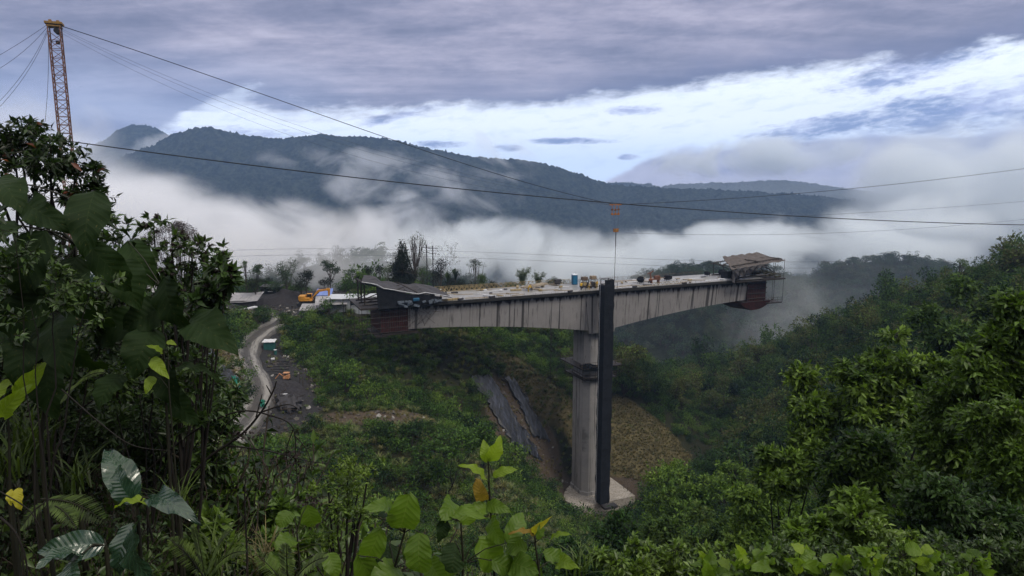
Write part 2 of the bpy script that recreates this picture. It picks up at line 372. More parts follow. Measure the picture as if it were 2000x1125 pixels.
# forested hills across the valley, half lost in fog
M_hill = forest_far('near hill forest floor', (.008, .012, .006), (.022, .03, .014))
HILLS = {}
def hill(name, prof, Yr, wf, wb, base, seed, amp=10):
    us = np.array([P(x, y, Yr) for x, y in prof]); xs, zs = us[:, 0], us[:, 2]
    X = np.arange(xs[0], xs[-1], 3.0); Yv = np.arange(Yr-wf, Yr+wb, 3.0)
    GX, GY = np.meshgrid(X, Yv, indexing='ij'); Hr = np.interp(X, xs, zs); k = np.ones(5)/5; Hs = np.convolve(np.pad(Hr, 2, 'edge'), k, 'valid')[:, None]
    t_ = GY-Yr; dn = np.clip(-t_/wf, 0, 1); ub = np.clip(t_/wb, 0, 1)
    Z = Hs-(Hs-base)*np.where(t_ < 0, dn, ub**1.5) - 4
    wx = GX+(fbm(GX/70+seed, GY/70, 3)-.5)*70
    Z += (fbm(wx/70+seed, GY/260+seed, 3, .5, True)-.6)*amp*4*np.clip(dn*4, 0, 1) + (fbm(GX/20+seed, GY/20, 3)-.5)*7
    HILLS[name] = (GX, GY, Z)
    return tag(link(name, grid_mesh(name, GX, GY, Z), M_hill), kind='structure')
hill('foggy_hill', [(380, 600), (440, 560), (500, 540), (560, 518), (620, 506), (700, 498), (760, 488), (820, 505), (900, 535), (1000, 565), (1100, 590)], 330, 90, 80, -120, 21)
hill('valley_hill', [(1080, 640), (1180, 570), (1250, 552), (1290, 526), (1330, 518), (1450, 514), (1560, 536), (1600, 566), (1700, 640), (1800, 720)], 420, 190, 100, -108, 22, 14)
hill('far_hill', [(1430, 700), (1500, 610), (1540, 568), (1590, 533), (1650, 513), (1720, 499), (1800, 501), (1850, 507), (1880, 522), (1930, 567), (2060, 620)], 520, 200, 120, -170, 23, 12)

# ------------------------------------------------------------------ foliage materials
def leafmat(name, cols, transl=.35, rough=.45, spec=.35, vein=None, nscale=.25):
    """cols: palette over a random value per plant; a slower noise in the world shifts it"""
    m, t = material(name)
    oi = t.n.new('ShaderNodeObjectInfo'); geo = t.n.new('ShaderNodeNewGeometry')
    rnd = t.m('ADD', t.m('MULTIPLY', oi.outputs['Random'], .85 if nscale < .3 else .3), t.m('MULTIPLY', t.noise(geo.outputs['Position'], nscale, 3, .6), .9 if nscale < .3 else 1.4))
    isl = geo.outputs['Random Per Island']
    rnd = t.m('ADD', t.m('SUBTRACT', rnd, .42), t.m('MULTIPLY', t.m('SUBTRACT', isl, .5), .32), clamp=True)
    col = t.ramp(rnd, [(i/(len(cols)-1), c) for i, c in enumerate(cols)])
    hs = t.n.new('ShaderNodeHueSaturation'); t.set(hs.inputs['Color'], col); t.set(hs.inputs['Value'], t.lin(isl, 0, 1, .55, 1.6)); col = hs.outputs[0]
    if vein: col = vein(t, col)
    b = t.new('ShaderNodeBsdfPrincipled', **{'Base Color': col, 'Roughness': rough, 'Specular IOR Level': spec})
    if vein and hasattr(t, 'bumpn'): t.l.new(t.bumpn, b.inputs['Normal'])
    tr = t.new('ShaderNodeBsdfTranslucent', Color=t.mix(1.0, col, (1.25, 1.3, .6), 'MULTIPLY'))
    mx = t.new('ShaderNodeMixShader', Fac=transl); t.l.new(b.outputs[0], mx.inputs[1]); t.l.new(tr.outputs[0], mx.inputs[2])
    t.l.new(mx.outputs[0], t.out.inputs[0]); return m
M_bark = material('bark'); t = M_bark[1]; M_bark = M_bark[0]
n = t.noise(t.n.new('ShaderNodeTexCoord').outputs['Object'], 6, 5, .7)
pbr(t, t.mix(n, (.018, .013, .010), (.07, .055, .045)), .9, n, .7, .03)
M_pale = material('pale bark'); t = M_pale[1]; M_pale = M_pale[0]
n = t.noise(t.n.new('ShaderNodeTexCoord').outputs['Object'], 4, 5, .7)
pbr(t, t.mix(n, (.05, .045, .045), (.16, .145, .14)), .9)
L_forest = leafmat('forest leaves', [(0.010, 0.023, 0.012), (0.021, 0.047, 0.016), (0.039, 0.073, 0.019), (0.065, 0.104, 0.026), (0.060, 0.052, 0.029), (0.098, 0.137, 0.036)], spec=.12, rough=.6)
L_valley = leafmat('valley leaves', [(0.015, 0.027, 0.025), (0.022, 0.043, 0.033), (0.035, 0.062, 0.037), (0.055, 0.057, 0.045)], spec=.1, rough=.7)
L_bush = leafmat('bush leaves', [(00.009, 00.022, 00.009), (00.020, 00.049, 00.012), (00.040, 00.086, 00.015), (00.071, 00.128, 00.022), (00.111, 00.166, 00.031)], spec=.15, rough=.55)
L_grass = leafmat('grass blades', [(0.039, 0.058, 0.016), (0.065, 0.098, 0.023), (0.111, 0.130, 0.039), (0.156, 0.143, 0.058)], .3)
L_dry = leafmat('dry grass blades', [(.085, .078, .034), (.125, .105, .05), (.165, .135, .068), (.085, .10, .032)], .3, spec=.15)

# ------------------------------------------------------------------ foliage shapes
def leaves_mesh(Pc, D, N, L, W, bend=.15):
    """one folded diamond per leaf: centre-line from Pc along D, face normal near N"""
    n = len(Pc); D = D/np.linalg.norm(D, axis=1, keepdims=True); S = np.cross(D, N); S /= np.linalg.norm(S, axis=1, keepdims=True)+1e-9; U = np.cross(S, D)
    L = np.broadcast_to(np.asarray(L, float), (n,))[:, None]; W = np.broadcast_to(np.asarray(W, float), (n,))[:, None]
    a = Pc; b = Pc+D*L*.45+S*W*.5+U*L*bend; c = Pc+D*L-U*L*bend*.6; d_ = Pc+D*L*.45-S*W*.5+U*L*bend
    mid = Pc+D*L*.5
    V = np.stack([a, b, c, d_, mid], 1).reshape(-1, 3); i = np.arange(n)[:, None]*5
    T = np.concatenate([i+[0, 1, 4], i+[1, 2, 4], i+[0, 4, 3], i+[4, 2, 3]], 0)
    return V, T
def tube_arrays(pts, rad, k=6):
    pts = np.asarray(pts, float); n = len(pts); rad = np.broadcast_to(rad, (n,)); V = []
    tan = np.gradient(pts, axis=0); tan /= np.linalg.norm(tan, axis=1, keepdims=True)+1e-9
    up = np.array([0, 0, 1.]) if abs(tan[0][2]) < .9 else np.array([1., 0, 0]); a = np.cross(tan[0], up); a /= np.linalg.norm(a)
    for p, tt, r in zip(pts, tan, rad):
        a = a-tt*(a@tt); a /= np.linalg.norm(a)+1e-9; b = np.cross(tt, a)
        th = np.arange(k)*2*math.pi/k; V.append(p+r*(np.cos(th)[:, None]*a+np.sin(th)[:, None]*b))
    V = np.concatenate(V); i = np.arange((n-1)*k).reshape(n-1, k); j = np.roll(i, -1, 1)
    return V, np.stack([i, j, j+k, i+k], -1).reshape(-1, 4)
def merge(parts):
    V, Q, o = [], [], 0
    for v, q in parts: V.append(v); Q.append(np.asarray(q)+o); o += len(v)
    return np.concatenate(V), np.concatenate(Q)
def rnd_dirs(rs, n, up=0.0):
    d = rs.normal(size=(n, 3)); d[:, 2] += up; return d/np.linalg.norm(d, axis=1, keepdims=True)
def crown_arrays(seed, n, lobes, leaf, asp=.45, shell=.35, droop=.2):
    """lobes: [(x, y, z, rx, rz)]; leaves spread through the outer shell of each lobe"""
    rs = np.random.RandomState(seed); lb = np.array(lobes, float); wt = lb[:, 3]**2; wt /= wt.sum()
    k = rs.choice(len(lb), n, p=wt); L = lb[k]; d = rnd_dirs(rs, n, .25); rr = (1-shell*rs.rand(n)**1.5)*(1+.16*rs.randn(n))
    Pc = L[:, :3]+d*rr[:, None]*np.stack([L[:, 3], L[:, 3], L[:, 4]], 1)
    D = d+rs.normal(size=(n, 3))*.7; D[:, 2] -= droop; N = d*.6+rs.normal(size=(n, 3))*.5+[0, 0, .7]
    ll = leaf*(.6+.8*rs.rand(n)); return leaves_mesh(Pc, D, N, ll, ll*asp)
def limbs_arrays(seed, lobes, h0, r0, base=(0, 0, 0), k=5):
    rs = np.random.RandomState(seed); parts = []; b = np.array(base, float)
    top = np.array([np.mean([l[0] for l in lobes])*.5, np.mean([l[1] for l in lobes])*.5, max(l[2] for l in lobes)*.92])+b*0
    s = np.linspace(0, 1, 7)[:, None]; tr = b+(top-b)*s; tr[1:-1] += rs.normal(size=(5, 3))*r0*.6; parts.append(tube_arrays(tr, r0*(1-.8*s[:, 0]), 7))
    for l in lobes:
        f = np.clip(rs.uniform(.3, .8), 0, 1); st = b+(top-b)*max(h0, f*.8); en = np.array(l[:3])
        q = np.linspace(0, 1, 5)[:, None]; c = st+(en-st)*q; c[1:-1, 2] -= .12*np.linalg.norm(en-st)*np.sin(np.pi*q[1:-1, 0]); parts.append(tube_arrays(c, r0*.5*(1-.75*q[:, 0]), k))
        for _ in range(2):
            e2 = en+rs.normal(size=3)*l[3]*.6; c2 = np.linspace(0, 1, 3)[:, None]; parts.append(tube_arrays(c[3]+(e2-c[3])*c2, r0*.2*(1-.7*c2[:, 0]), 4))
    return merge(parts)
def two_mat_mesh(name, lv, tq, mats):
    V = np.concatenate([lv[0], tq[0]]); me = npmesh(name, V, np.asarray(tq[1])+len(lv[0]), lv[1]); nq = len(tq[1])
    for m_ in mats: me.materials.append(m_)
    me.polygons.foreach_set('material_index', np.concatenate([np.ones(nq, np.int32), np.zeros(len(lv[1]), np.int32)])); me.update(); return me
def random_lobes(rs, kind):
    if kind == 'round': return [(rs.normal()*.5, rs.normal()*.5, 1.0+rs.uniform(-.3, .45), rs.uniform(.3, .5), rs.uniform(.25, .42)) for _ in range(9)]
    if kind == 'tall': return [(rs.normal()*.28, rs.normal()*.28, rs.uniform(.6, 2.1), rs.uniform(.28, .46), rs.uniform(.25, .4)) for _ in range(11)]
    if kind == 'flat': return [(math.cos(a)*r, math.sin(a)*r, 1.5+rs.uniform(-.15, .2)-.25*r, rs.uniform(.28, .42), rs.uniform(.12, .2)) for a, r in [(rs.uniform(0, 6.3), rs.uniform(.1, .9)) for _ in range(10)]]
    if kind == 'bush': return [(rs.normal()*.5, rs.normal()*.5, rs.uniform(.2, .6), rs.uniform(.3, .5), rs.uniform(.25, .42)) for _ in range(8)]
def blades_arrays(seed, n, h, spread, wd, droop=.8):
    rs = np.random.RandomState(seed); parts = []
    for i in range(n):
        a = rs.uniform(0, 6.283); hh = h*rs.uniform(.5, 1); sp = spread*rs.uniform(.3, 1); s = np.linspace(0, 1, 5)
        r = sp*s**1.4; z = hh*(s-droop*.5*s**2.5); bx_, by_ = rs.normal(size=2)*spread*.15
        cx = bx_+np.cos(a)*r; cy = by_+np.sin(a)*r; w_ = wd*(1-s)**.6*np.array([.6, 1, 1, 1, 1]); sx, sy = -np.sin(a), np.cos(a)
        V = np.stack([np.stack([cx-sx*w_, cy-sy*w_, z], 1), np.stack([cx+sx*w_, cy+sy*w_, z], 1)], 1).reshape(-1, 3)
        k = np.arange(4)[:, None]*2; parts.append((V, np.concatenate([k, k+1, k+3, k+2], 1)))
    return merge(parts)

# ------------------------------------------------------------------ scatter of uncountable vegetation
PROTO = {}
def proto_set(key, meshes):
    col = bpy.data.collections.new('plants '+key)
    for i, me in enumerate(meshes):
        o = bpy.data.objects.new('%s %02d' % (key, i), me); col.objects.link(o)
    PROTO[key] = col
def scatter(name, key, pts, scl, seed, tilt=.12, zs=(.8, 1.25)):
    rs = np.random.RandomState(seed); n = len(pts); me = npmesh(name, pts)
    vattr(me, 'rot', np.stack([rs.normal(size=n)*tilt, rs.normal(size=n)*tilt, rs.uniform(0, 6.283, n)], 1), 'FLOAT_VECTOR')
    s = np.asarray(scl)[:, None]*np.array([1, 1, 1.]); s[:, 2] *= rs.uniform(*zs, n); vattr(me, 'scl', s, 'FLOAT_VECTOR')
    o = link(name, me); o['kind'] = 'stuff'
    ng = bpy.data.node_groups.new(name, 'GeometryNodeTree'); ng.interface.new_socket('Geometry', in_out='INPUT', socket_type='NodeSocketGeometry'); ng.interface.new_socket('Geometry', in_out='OUTPUT', socket_type='NodeSocketGeometry')
    N, Lk = ng.nodes, ng.links; gi = N.new('NodeGroupInput'); go = N.new('NodeGroupOutput'); ip = N.new('GeometryNodeInstanceOnPoints'); ci = N.new('GeometryNodeCollectionInfo')
    ci.inputs['Collection'].default_value = PROTO[key]; ci.inputs['Separate Children'].default_value = True; ci.inputs['Reset Children'].default_value = True
    m2p = N.new('GeometryNodeMeshToPoints'); Lk.new(gi.outputs[0], m2p.inputs[0]); Lk.new(m2p.outputs[0], ip.inputs['Points'])
    Lk.new(ci.outputs[0], ip.inputs['Instance']); ip.inputs['Pick Instance'].default_value = True
    rv = N.new('FunctionNodeRandomValue'); rv.data_type = 'INT'; rv.inputs[4].default_value = 0; rv.inputs[5].default_value = 60; Lk.new(rv.outputs[2], ip.inputs['Instance Index'])
    for nm, sk in (('rot', 'Rotation'), ('scl', 'Scale')):
        a = N.new('GeometryNodeInputNamedAttribute'); a.data_type = 'FLOAT_VECTOR'; a.inputs[0].default_value = nm; Lk.new(a.outputs[0], ip.inputs[sk])
    Lk.new(ip.outputs[0], go.inputs[0]); md = o.modifiers.new('scatter', 'NODES'); md.node_group = ng; return o
KN = ['round', 'tall', 'flat', 'round', 'tall', 'round']
def tree_meshes(key, mats, n, leaf, kinds, nleaf, seed):
    out = []
    for i in range(n):
        rs = np.random.RandomState(seed+i); lb = random_lobes(rs, kinds[i % len(kinds)])
        out.append(two_mat_mesh(key, crown_arrays(seed+i, nleaf, lb, leaf), limbs_arrays(seed+i, lb, .3, .06, (0, 0, -.6)), mats))
    proto_set(key, out)
tree_meshes('forest', [L_forest, M_bark], 8, .16, KN, 900, 100)
tree_meshes('valley', [L_valley, M_bark], 6, .22, KN, 420, 140)
tree_meshes('bush', [L_bush, M_bark], 7, .17, ['bush', 'bush', 'round'], 520, 160)
def tuft(key, mat, n, nb, h, sp, wd, seed):
    out = []
    for i in range(n):
        me = npmesh(key, *blades_arrays(seed+i, nb, h, sp, wd)); me.materials.append(mat); out.append(me)
    proto_set(key, out)
tuft('grass', L_grass, 5, 46, 1.0, .8, .035, 200)
tuft('drygrass', L_dry, 5, 40, 1.0, .9, .03, 230)

def sample(x0, x1, y0, y1, step, seed, margin=220):
    rs = np.random.RandomState(seed); gx, gy = np.meshgrid(np.arange(x0, x1, step), np.arange(y0, y1, step), indexing='ij')
    gx = gx.ravel()+rs.uniform(-.5, .5, gx.size)*step; gy = gy.ravel()+rs.uniform(-.5, .5, gy.size)*step
    gz = ground(gx, gy); px, py = proj(gx, gy, gz); d = gy*CP-gz*SP
    k = (px > -margin) & (px < 2000+margin) & (py > 200) & (py < 1125+margin*1.3) & (d > 2)
    return gx[k], gy[k], gz[k], px[k], py[k], rs
def anyzone(x, y, z, names):
    r = np.zeros(len(x), bool)
    for n in names: r |= zone(x, y, z, n)
    return r
# bridge axis: keep trees from growing through the deck and pier
BX, BY, BA = 19.6, 145.0, math.atan2(17.9, 41.5)
def near_bridge(x, y, w=8.5, s0=-56, s1=52):
    c, s = math.cos(BA), math.sin(BA); u = (x-BX)*c+(y-BY-7)*s; v = -(x-BX)*s+(y-BY-7)*c
    return (abs(v) < w) & (u > s0) & (u < s1)
BARE = ['road', 'yard', 'site', 'pathway', 'cut', 'foot', 'dryA', 'dryB', 'bank']
# forest on the slopes behind and to the right
x, y, z, px, py, rs = sample(-150, 260, 70, 300, 3.3, 1)
right = (px > 1380+(py-700)*.15) & (y > 100) | (px > 1180) & (py < 800) & (y > 165) | (y > 186)
grow = right & ~anyzone(x, y, z, BARE) & ~near_bridge(x, y, 10) & ((y > 205) | (px > 1100) | (y > 186))
k = grow & (rs.rand(len(x)) < .92)
scatter('forest', 'forest', np.stack([x, y, z], 1)[k], rs.uniform(1.3, 3.4, k.sum())*np.where(rs.rand(k.sum()) < .12, 1.6, 1), 11)
# bushes on the near and middle slopes
x, y, z, px, py, rs = sample(-150, 200, 42, 190, 1.9, 2)
k = ~anyzone(x, y, z, BARE) & (rs.rand(len(x)) < .8) & ~(near_bridge(x, y, 5) & (z < -66))
grassy = fbm(x/16, y/16+5, 3) ; spur = (y < 108) & (px < 1150)
k &= ~(spur & (grassy > .52) & (rs.rand(len(x)) < .5))
low = np.where(near_bridge(x, y, 12), .75, 1.0)*np.where(spur, .8, 1)
scatter('undergrowth', 'bush', np.stack([x, y, z-.15], 1)[k], (rs.uniform(.8, 2.1, len(x))*np.where(rs.rand(len(x)) < .1, 1.6, 1)*low)[k], 12)
x, y, z, px, py, rs = sample(-150, 200, 36, 165, 1.15, 3)
gr = fbm(x/16, y/16+5, 3); k = ~anyzone(x, y, z, ['road', 'yard', 'site', 'pathway', 'cut', 'foot', 'dryB']) & ((gr > .42) | (rs.rand(len(x)) < .4) | (y < 108)) & ((px < 1250) | (y < 100))
scatter('grass', 'grass', np.stack([x, y, z], 1)[k], rs.uniform(.7, 1.8, k.sum()), 13)
x, y, z, px, py, rs = sample(-60, 110, 90, 200, .62, 4)
k = anyzone(x, y, z, ['dryA', 'dryB', 'bank']) | (anyzone(x, y, z, ['cut', 'pathway', 'foot']) & (rs.rand(len(x)) < .3) & ~near_bridge(x, y, 9, -9, 9))
scatter('dry_grass', 'drygrass', np.stack([x, y, z], 1)[k], rs.uniform(.45, 1.0, k.sum()), 14, .25)
# trees on the hills across the valley
for i, (nm, (hx, hy, hz)) in enumerate(HILLS.items()):
    rs = np.random.RandomState(40+i); step = 2; s = (slice(0, None, step), slice(0, None, step))
    x, y, z = [a[s].ravel() for a in (hx, hy, hz)]; x = x+rs.uniform(-3, 3, len(x)); y = y+rs.uniform(-3, 3, len(x))
    px, py = proj(x, y, z); k = (px > -100) & (px < 2100) & (py < 950) & (z > ground(x, np.clip(y, 0, 560))-2) & (rs.rand(len(x)) < .85)
    scatter('distant_forest', 'valley', np.stack([x, y, z-1], 1)[k], rs.uniform(2.2, 4.6, k.sum()), 50+i)

# loose stones and rubble on the bare ground
rk = []
for i in range(5):
    bm = bmesh.new(); bmesh.ops.create_icosphere(bm, subdivisions=1, radius=.5); r_ = random.Random(i)
    for v in bm.verts: v.co *= 1+r_.uniform(-.3, .3); v.co.z *= .6
    me = bpy.data.meshes.new('stone'); bm.to_mesh(me); bm.free(); rk.append(me)
ms, t = material('loose stones'); oi = t.n.new('ShaderNodeObjectInfo'); pbr(t, t.ramp(oi.outputs['Random'], [(0, (.012, .011, .010)), (.5, (.05, .042, .036)), (.85, (.11, .10, .095)), (1, (.28, .27, .26))]), .9)
for me in rk: me.materials.append(ms)
proto_set('stones', rk)
x, y, z, px, py, rs = sample(-60, 60, 85, 175, .8, 6); k = anyzone(x, y, z, ['yard', 'cut', 'pathway', 'bank', 'site', 'foot']) & ~near_bridge(x, y, 8, -8, 8) & (rs.rand(len(x)) < .8) & ~anyzone(x, y, z, ['road'])
scatter('rubble', 'stones', np.stack([x, y, z], 1)[k], np.minimum(.12+rs.rand(k.sum())**3*.9, .9), 15, .5)
k = anyzone(x, y, z, ['dryA', 'dryB', 'yard']) & (rs.rand(len(x)) < .14) & ~anyzone(x, y, z, ['road'])
scatter('sparse_weeds', 'grass', np.stack([x, y, z], 1)[k], rs.uniform(.3, .9, k.sum()), 16, .2)
# ------------------------------------------------------------------ hard-surface builder
class MB:
    def __init__(s): s.v = []; s.f = []; s.n = 0
    def add(s, V, Fs):
        V = [tuple(map(float, p)) for p in V]; s.v += V; s.f += [tuple(i+s.n for i in f) for f in Fs]; s.n += len(V); return s
    def box(s, c, d, rz=0, tilt=0):
        M = Matrix.Rotation(rz, 3, 'Z') @ Matrix.Rotation(tilt, 3, 'Y'); x, y, z = d[0]/2, d[1]/2, d[2]/2
        V = [Vector(c)+M@Vector((i*x, j*y, k*z)) for k in (-1, 1) for j in (-1, 1) for i in (-1, 1)]
        return s.add(V, [(0, 2, 3, 1), (4, 5, 7, 6), (0, 1, 5, 4), (2, 6, 7, 3), (0, 4, 6, 2), (1, 3, 7, 5)])
    def bar(s, a, b, r=.05, k=4):
        V, Q = tube_arrays([a, b], r, k); s.add(V, [tuple(map(int, q)) for q in Q])
        n = len(V); return s.add([V[i] for i in range(k)], [tuple(range(k))[::-1]]).add([V[n-k+i] for i in range(k)], [tuple(range(k))])
    def tube(s, pts, r, k=6):
        V, Q = tube_arrays(pts, r, k); return s.add(V, [tuple(map(int, q)) for q in Q])
    def prism(s, poly, z0, z1, M=None):
        n = len(poly); V = [Vector((x, y, z0)) for x, y in poly]+[Vector((x, y, z1)) for x, y in poly]
        if M: V = [M@v for v in V]
        return s.add(V, [tuple(range(n))[::-1], tuple(range(n, 2*n))]+[(i, (i+1) % n, n+(i+1) % n, n+i) for i in range(n)])
    def extr(s, prof, y0, y1):        # profile in x, z pulled along y
        n = len(prof); V = [(x, y0, z) for x, z in prof]+[(x, y1, z) for x, z in prof]
        return s.add(V, [tuple(range(n)), tuple(range(2*n-1, n-1, -1))]+[(i, n+i, n+(i+1) % n, (i+1) % n) for i in range(n)])
    def sheet(s, G, th=.04):          # grid of points [i][j] -> thin closed sheet
        n, m = len(G), len(G[0]); V = [Vector(p) for r in G for p in r]; V2 = [p-Vector((0, 0, th)) for p in V]; q = lambda i, j: i*m+j
        F1 = [(q(i, j), q(i+1, j), q(i+1, j+1), q(i, j+1)) for i in range(n-1) for j in range(m-1)]; o = n*m
        F2 = [tuple(x+o for x in f[::-1]) for f in F1]
        rim = [q(i, 0) for i in range(n)]+[q(n-1, j) for j in range(1, m)]+[q(i, m-1) for i in range(n-2, -1, -1)]+[q(0, j) for j in range(m-2, 0, -1)]
        F3 = [(rim[i], rim[i]+o, rim[(i+1) % len(rim)]+o, rim[(i+1) % len(rim)]) for i in range(len(rim))]
        return s.add(V+V2, F1+F2+F3)
    def build(s, name, mat, parent=None, loc=None, rz=None, smooth=False, bevel=0):
        me = bpy.data.meshes.new(name); me.from_pydata(s.v, [], s.f); me.update()
        bm = bmesh.new(); bm.from_mesh(me)
        if bevel:
            bmesh.ops.bevel(bm, geom=[e for e in bm.edges if len(e.link_faces) == 2 and e.calc_face_angle(0) > .5], offset=bevel, segments=1, affect='EDGES')
        bmesh.ops.recalc_face_normals(bm, faces=bm.faces); bm.to_mesh(me); bm.free()
        if smooth: me.polygons.foreach_set('use_smooth', [True]*len(me.polygons))
        return link(name, me, mat, parent, loc, (0, 0, rz) if rz is not None else None)
def flat(name, col, rough=.7, metal=0, var=.35, sc_=2.0, dirt=None, spec=.3, bump=.3):
    m, t = material(name); p = t.n.new('ShaderNodeTexCoord').outputs['Object']
    n = t.noise(p, sc_, 5, .65); n2 = t.noise(p, sc_*6, 4, .6)
    c = t.mix(t.lin(n, .3, .7), tuple(x*(1-var) for x in col), tuple(min(1, x*(1+var)) for x in col))
    if dirt: c = t.mix(t.smooth(n2, .48, .66), c, dirt)
    pbr(t, c, rough, n2, bump, .02, spec, metal); return m
# concrete with tie-hole rows, pour joints, dark runs of water and a darker band below the deck edge
def concrete_mat(name, c1, c2, axis='x', runs=True, zone_=(0, -12), wet=.8):
    m, t = material(name); p = t.n.new('ShaderNodeTexCoord').outputs['Object']; x, y, z = t.sep(p)
    n = t.noise(p, .35, 5, .6); f = t.noise(p, 7, 5, .75); ff = t.noise(p, 30, 2, .5)
    c = t.mix(t.lin(n, .3, .7), c1, c2); c = t.mix(t.lin(f, .3, .7, 0, .45), c, tuple(v*.5 for v in c1)); c = t.mix(t.lin(ff, .35, .65, 0, .3), c, (.28, .27, .27))
    s = t.m('ADD', x, t.m('MULTIPLY', y, .9 if axis == 'xy' else 0.0))
    if runs:
        lanes = t.noise(t.comb(t.m('MULTIPLY', s, 1.0), t.m('MULTIPLY', z, .015), 0.0), .95, 3, .6)
        big = t.noise(t.comb(t.m('MULTIPLY', s, 1.0), 0.0, 5.0), .30, 1, .5)
        wob = t.m('MULTIPLY', t.m('SUBTRACT', t.noise(p, 1.5, 3), .5), .03)
        st = t.smooth(t.m('ADD', t.m('ADD', lanes, t.m('MULTIPLY', t.m('SUBTRACT', big, .5), .30)), wob), .555, .60)
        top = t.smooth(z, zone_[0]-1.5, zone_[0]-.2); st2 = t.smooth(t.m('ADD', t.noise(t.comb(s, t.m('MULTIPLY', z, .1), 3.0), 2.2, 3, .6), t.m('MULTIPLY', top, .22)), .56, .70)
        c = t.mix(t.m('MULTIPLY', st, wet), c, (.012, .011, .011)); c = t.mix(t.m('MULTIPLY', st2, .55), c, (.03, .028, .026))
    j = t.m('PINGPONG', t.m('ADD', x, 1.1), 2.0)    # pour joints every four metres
    if runs and wet > .7: c = t.mix(t.smooth(t.m('ADD', z, t.m('MULTIPLY', t.m('SUBTRACT', lanes, .5), 5.0)), -1.75, -1.1), c, (.020, .018, .018))  # girder only: ragged darker band along the top of the web
    c = t.mix(t.m('MULTIPLY', t.smooth(j, .045, .015), .5), c, (.07, .066, .064))
    pbr(t, c, .85, f, .5, .03, .2); return m
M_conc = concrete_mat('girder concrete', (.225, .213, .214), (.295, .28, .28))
M_pier = concrete_mat('pier concrete', (.25, .242, .245), (.35, .335, .332), 'xy', zone_=(-9, 0), wet=.7)
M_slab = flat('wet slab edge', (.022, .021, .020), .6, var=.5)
M_deck = flat('rain wet deck', (.25, .245, .24), .35, var=.4, sc_=.8, dirt=(.09, .085, .08), spec=.5)
M_foot = flat('footing concrete', (.30, .275, .25), .8, var=.25, sc_=.5, dirt=(.15, .12, .09))
M_net = flat('black shade netting', (.009, .010, .013), .9, var=.7, sc_=1.3, dirt=(.018, .020, .026), spec=.1, bump=.8)
M_tarp = flat('grey brown tarpaulin', (.085, .072, .068), .75, var=.35, sc_=1.2, dirt=(.05, .04, .036), spec=.2)
M_dtarp = flat('charcoal tarpaulin', (.03, .028, .032), .7, var=.5, sc_=1.5)
M_red = flat('oxide red formwork', (.055, .012, .010), .7, var=.5, sc_=1.4, dirt=(.02, .008, .007))
M_steel = flat('dark rusty steel', (.030, .024, .022), .6, var=.5, metal=.2)
M_rebar = flat('rusty yellow rebar', (.26, .20, .10), .6, var=.35)
M_rust = flat('rusty rebar', (.10, .075, .06), .8, var=.4)
M_plank = flat('wet pine planks', (.24, .20, .15), .6, var=.4, sc_=1.5)
M_white = flat('weathered white sheet', (.55, .56, .60), .6, var=.2, dirt=(.2, .2, .2))
M_yel = flat('yellow machine paint', (.50, .22, .012), .45, var=.25, sc_=1, dirt=(.16, .09, .03), spec=.5)
M_ochre = flat('rusty crane paint', (.14, .060, .032), .7, var=.45, sc_=3, dirt=(.06, .035, .025))
M_capy = flat('yellow crane head', (.22, .12, .025), .6, var=.3, dirt=(.08, .05, .02))
M_orange = flat('orange hoist paint', (.36, .12, .012), .6, var=.3, dirt=(.06, .03, .02))
M_blue = flat('blue moulded plastic', (.015, .085, .17), .45, var=.2, sc_=1)
M_bsheet = flat('blue plastic sheet', (.14, .20, .46), .5, var=.2)
M_teal = flat('turquoise sheet', (.018, .085, .08), .6, var=.3)
M_green = flat('green safety mesh', (.012, .13, .09), .7, var=.4)
M_glass = flat('dark cab glass', (.01, .012, .016), .15, var=.2, spec=.7)
M_black = flat('black rubber', (.012, .012, .012), .8, var=.3)
M_rope = flat('black wire rope', (.010, .010, .012), .7, var=.2)
M_thin = flat('grey wire', (.055, .06, .08), .7, var=.2)
M_cream = flat('cream painted panel', (.30, .32, .36), .7, var=.15, dirt=(.16, .16, .17))
def corrug(name, col):
    m, t = material(name); p = t.n.new('ShaderNodeTexCoord').outputs['Object']; x, y, z = t.sep(p)
    n = t.noise(p, 1.2, 5, .65); wv = t.m('SINE', t.m('MULTIPLY', x, 32.0))
    c = t.mix(t.lin(n, .35, .7), tuple(v*.6 for v in col), col); c = t.mix(t.smooth(t.m('PINGPONG', x, .95), .06, .0), c, tuple(v*.4 for v in col))
    pbr(t, c, .6, wv, .6, .03, .4); return m
M_zinc = corrug('corrugated zinc', (.34, .33, .35))
M_plas = material('ribbed black plastic'); t = M_plas[1]; M_plas = M_plas[0]
p = t.n.new('ShaderNodeTexCoord').outputs['Generated']; x, y, z = t.sep(p)
rb = t.noise(t.comb(t.m('MULTIPLY', x, 26.0), t.m('MULTIPLY', y, 3.0), z), 1.0, 5, .65)
pbr(t, t.mix(t.smooth(rb, .46, .72), (.008, .009, .013), (.055, .062, .092)), .45, rb, 1.0, .3, .5)

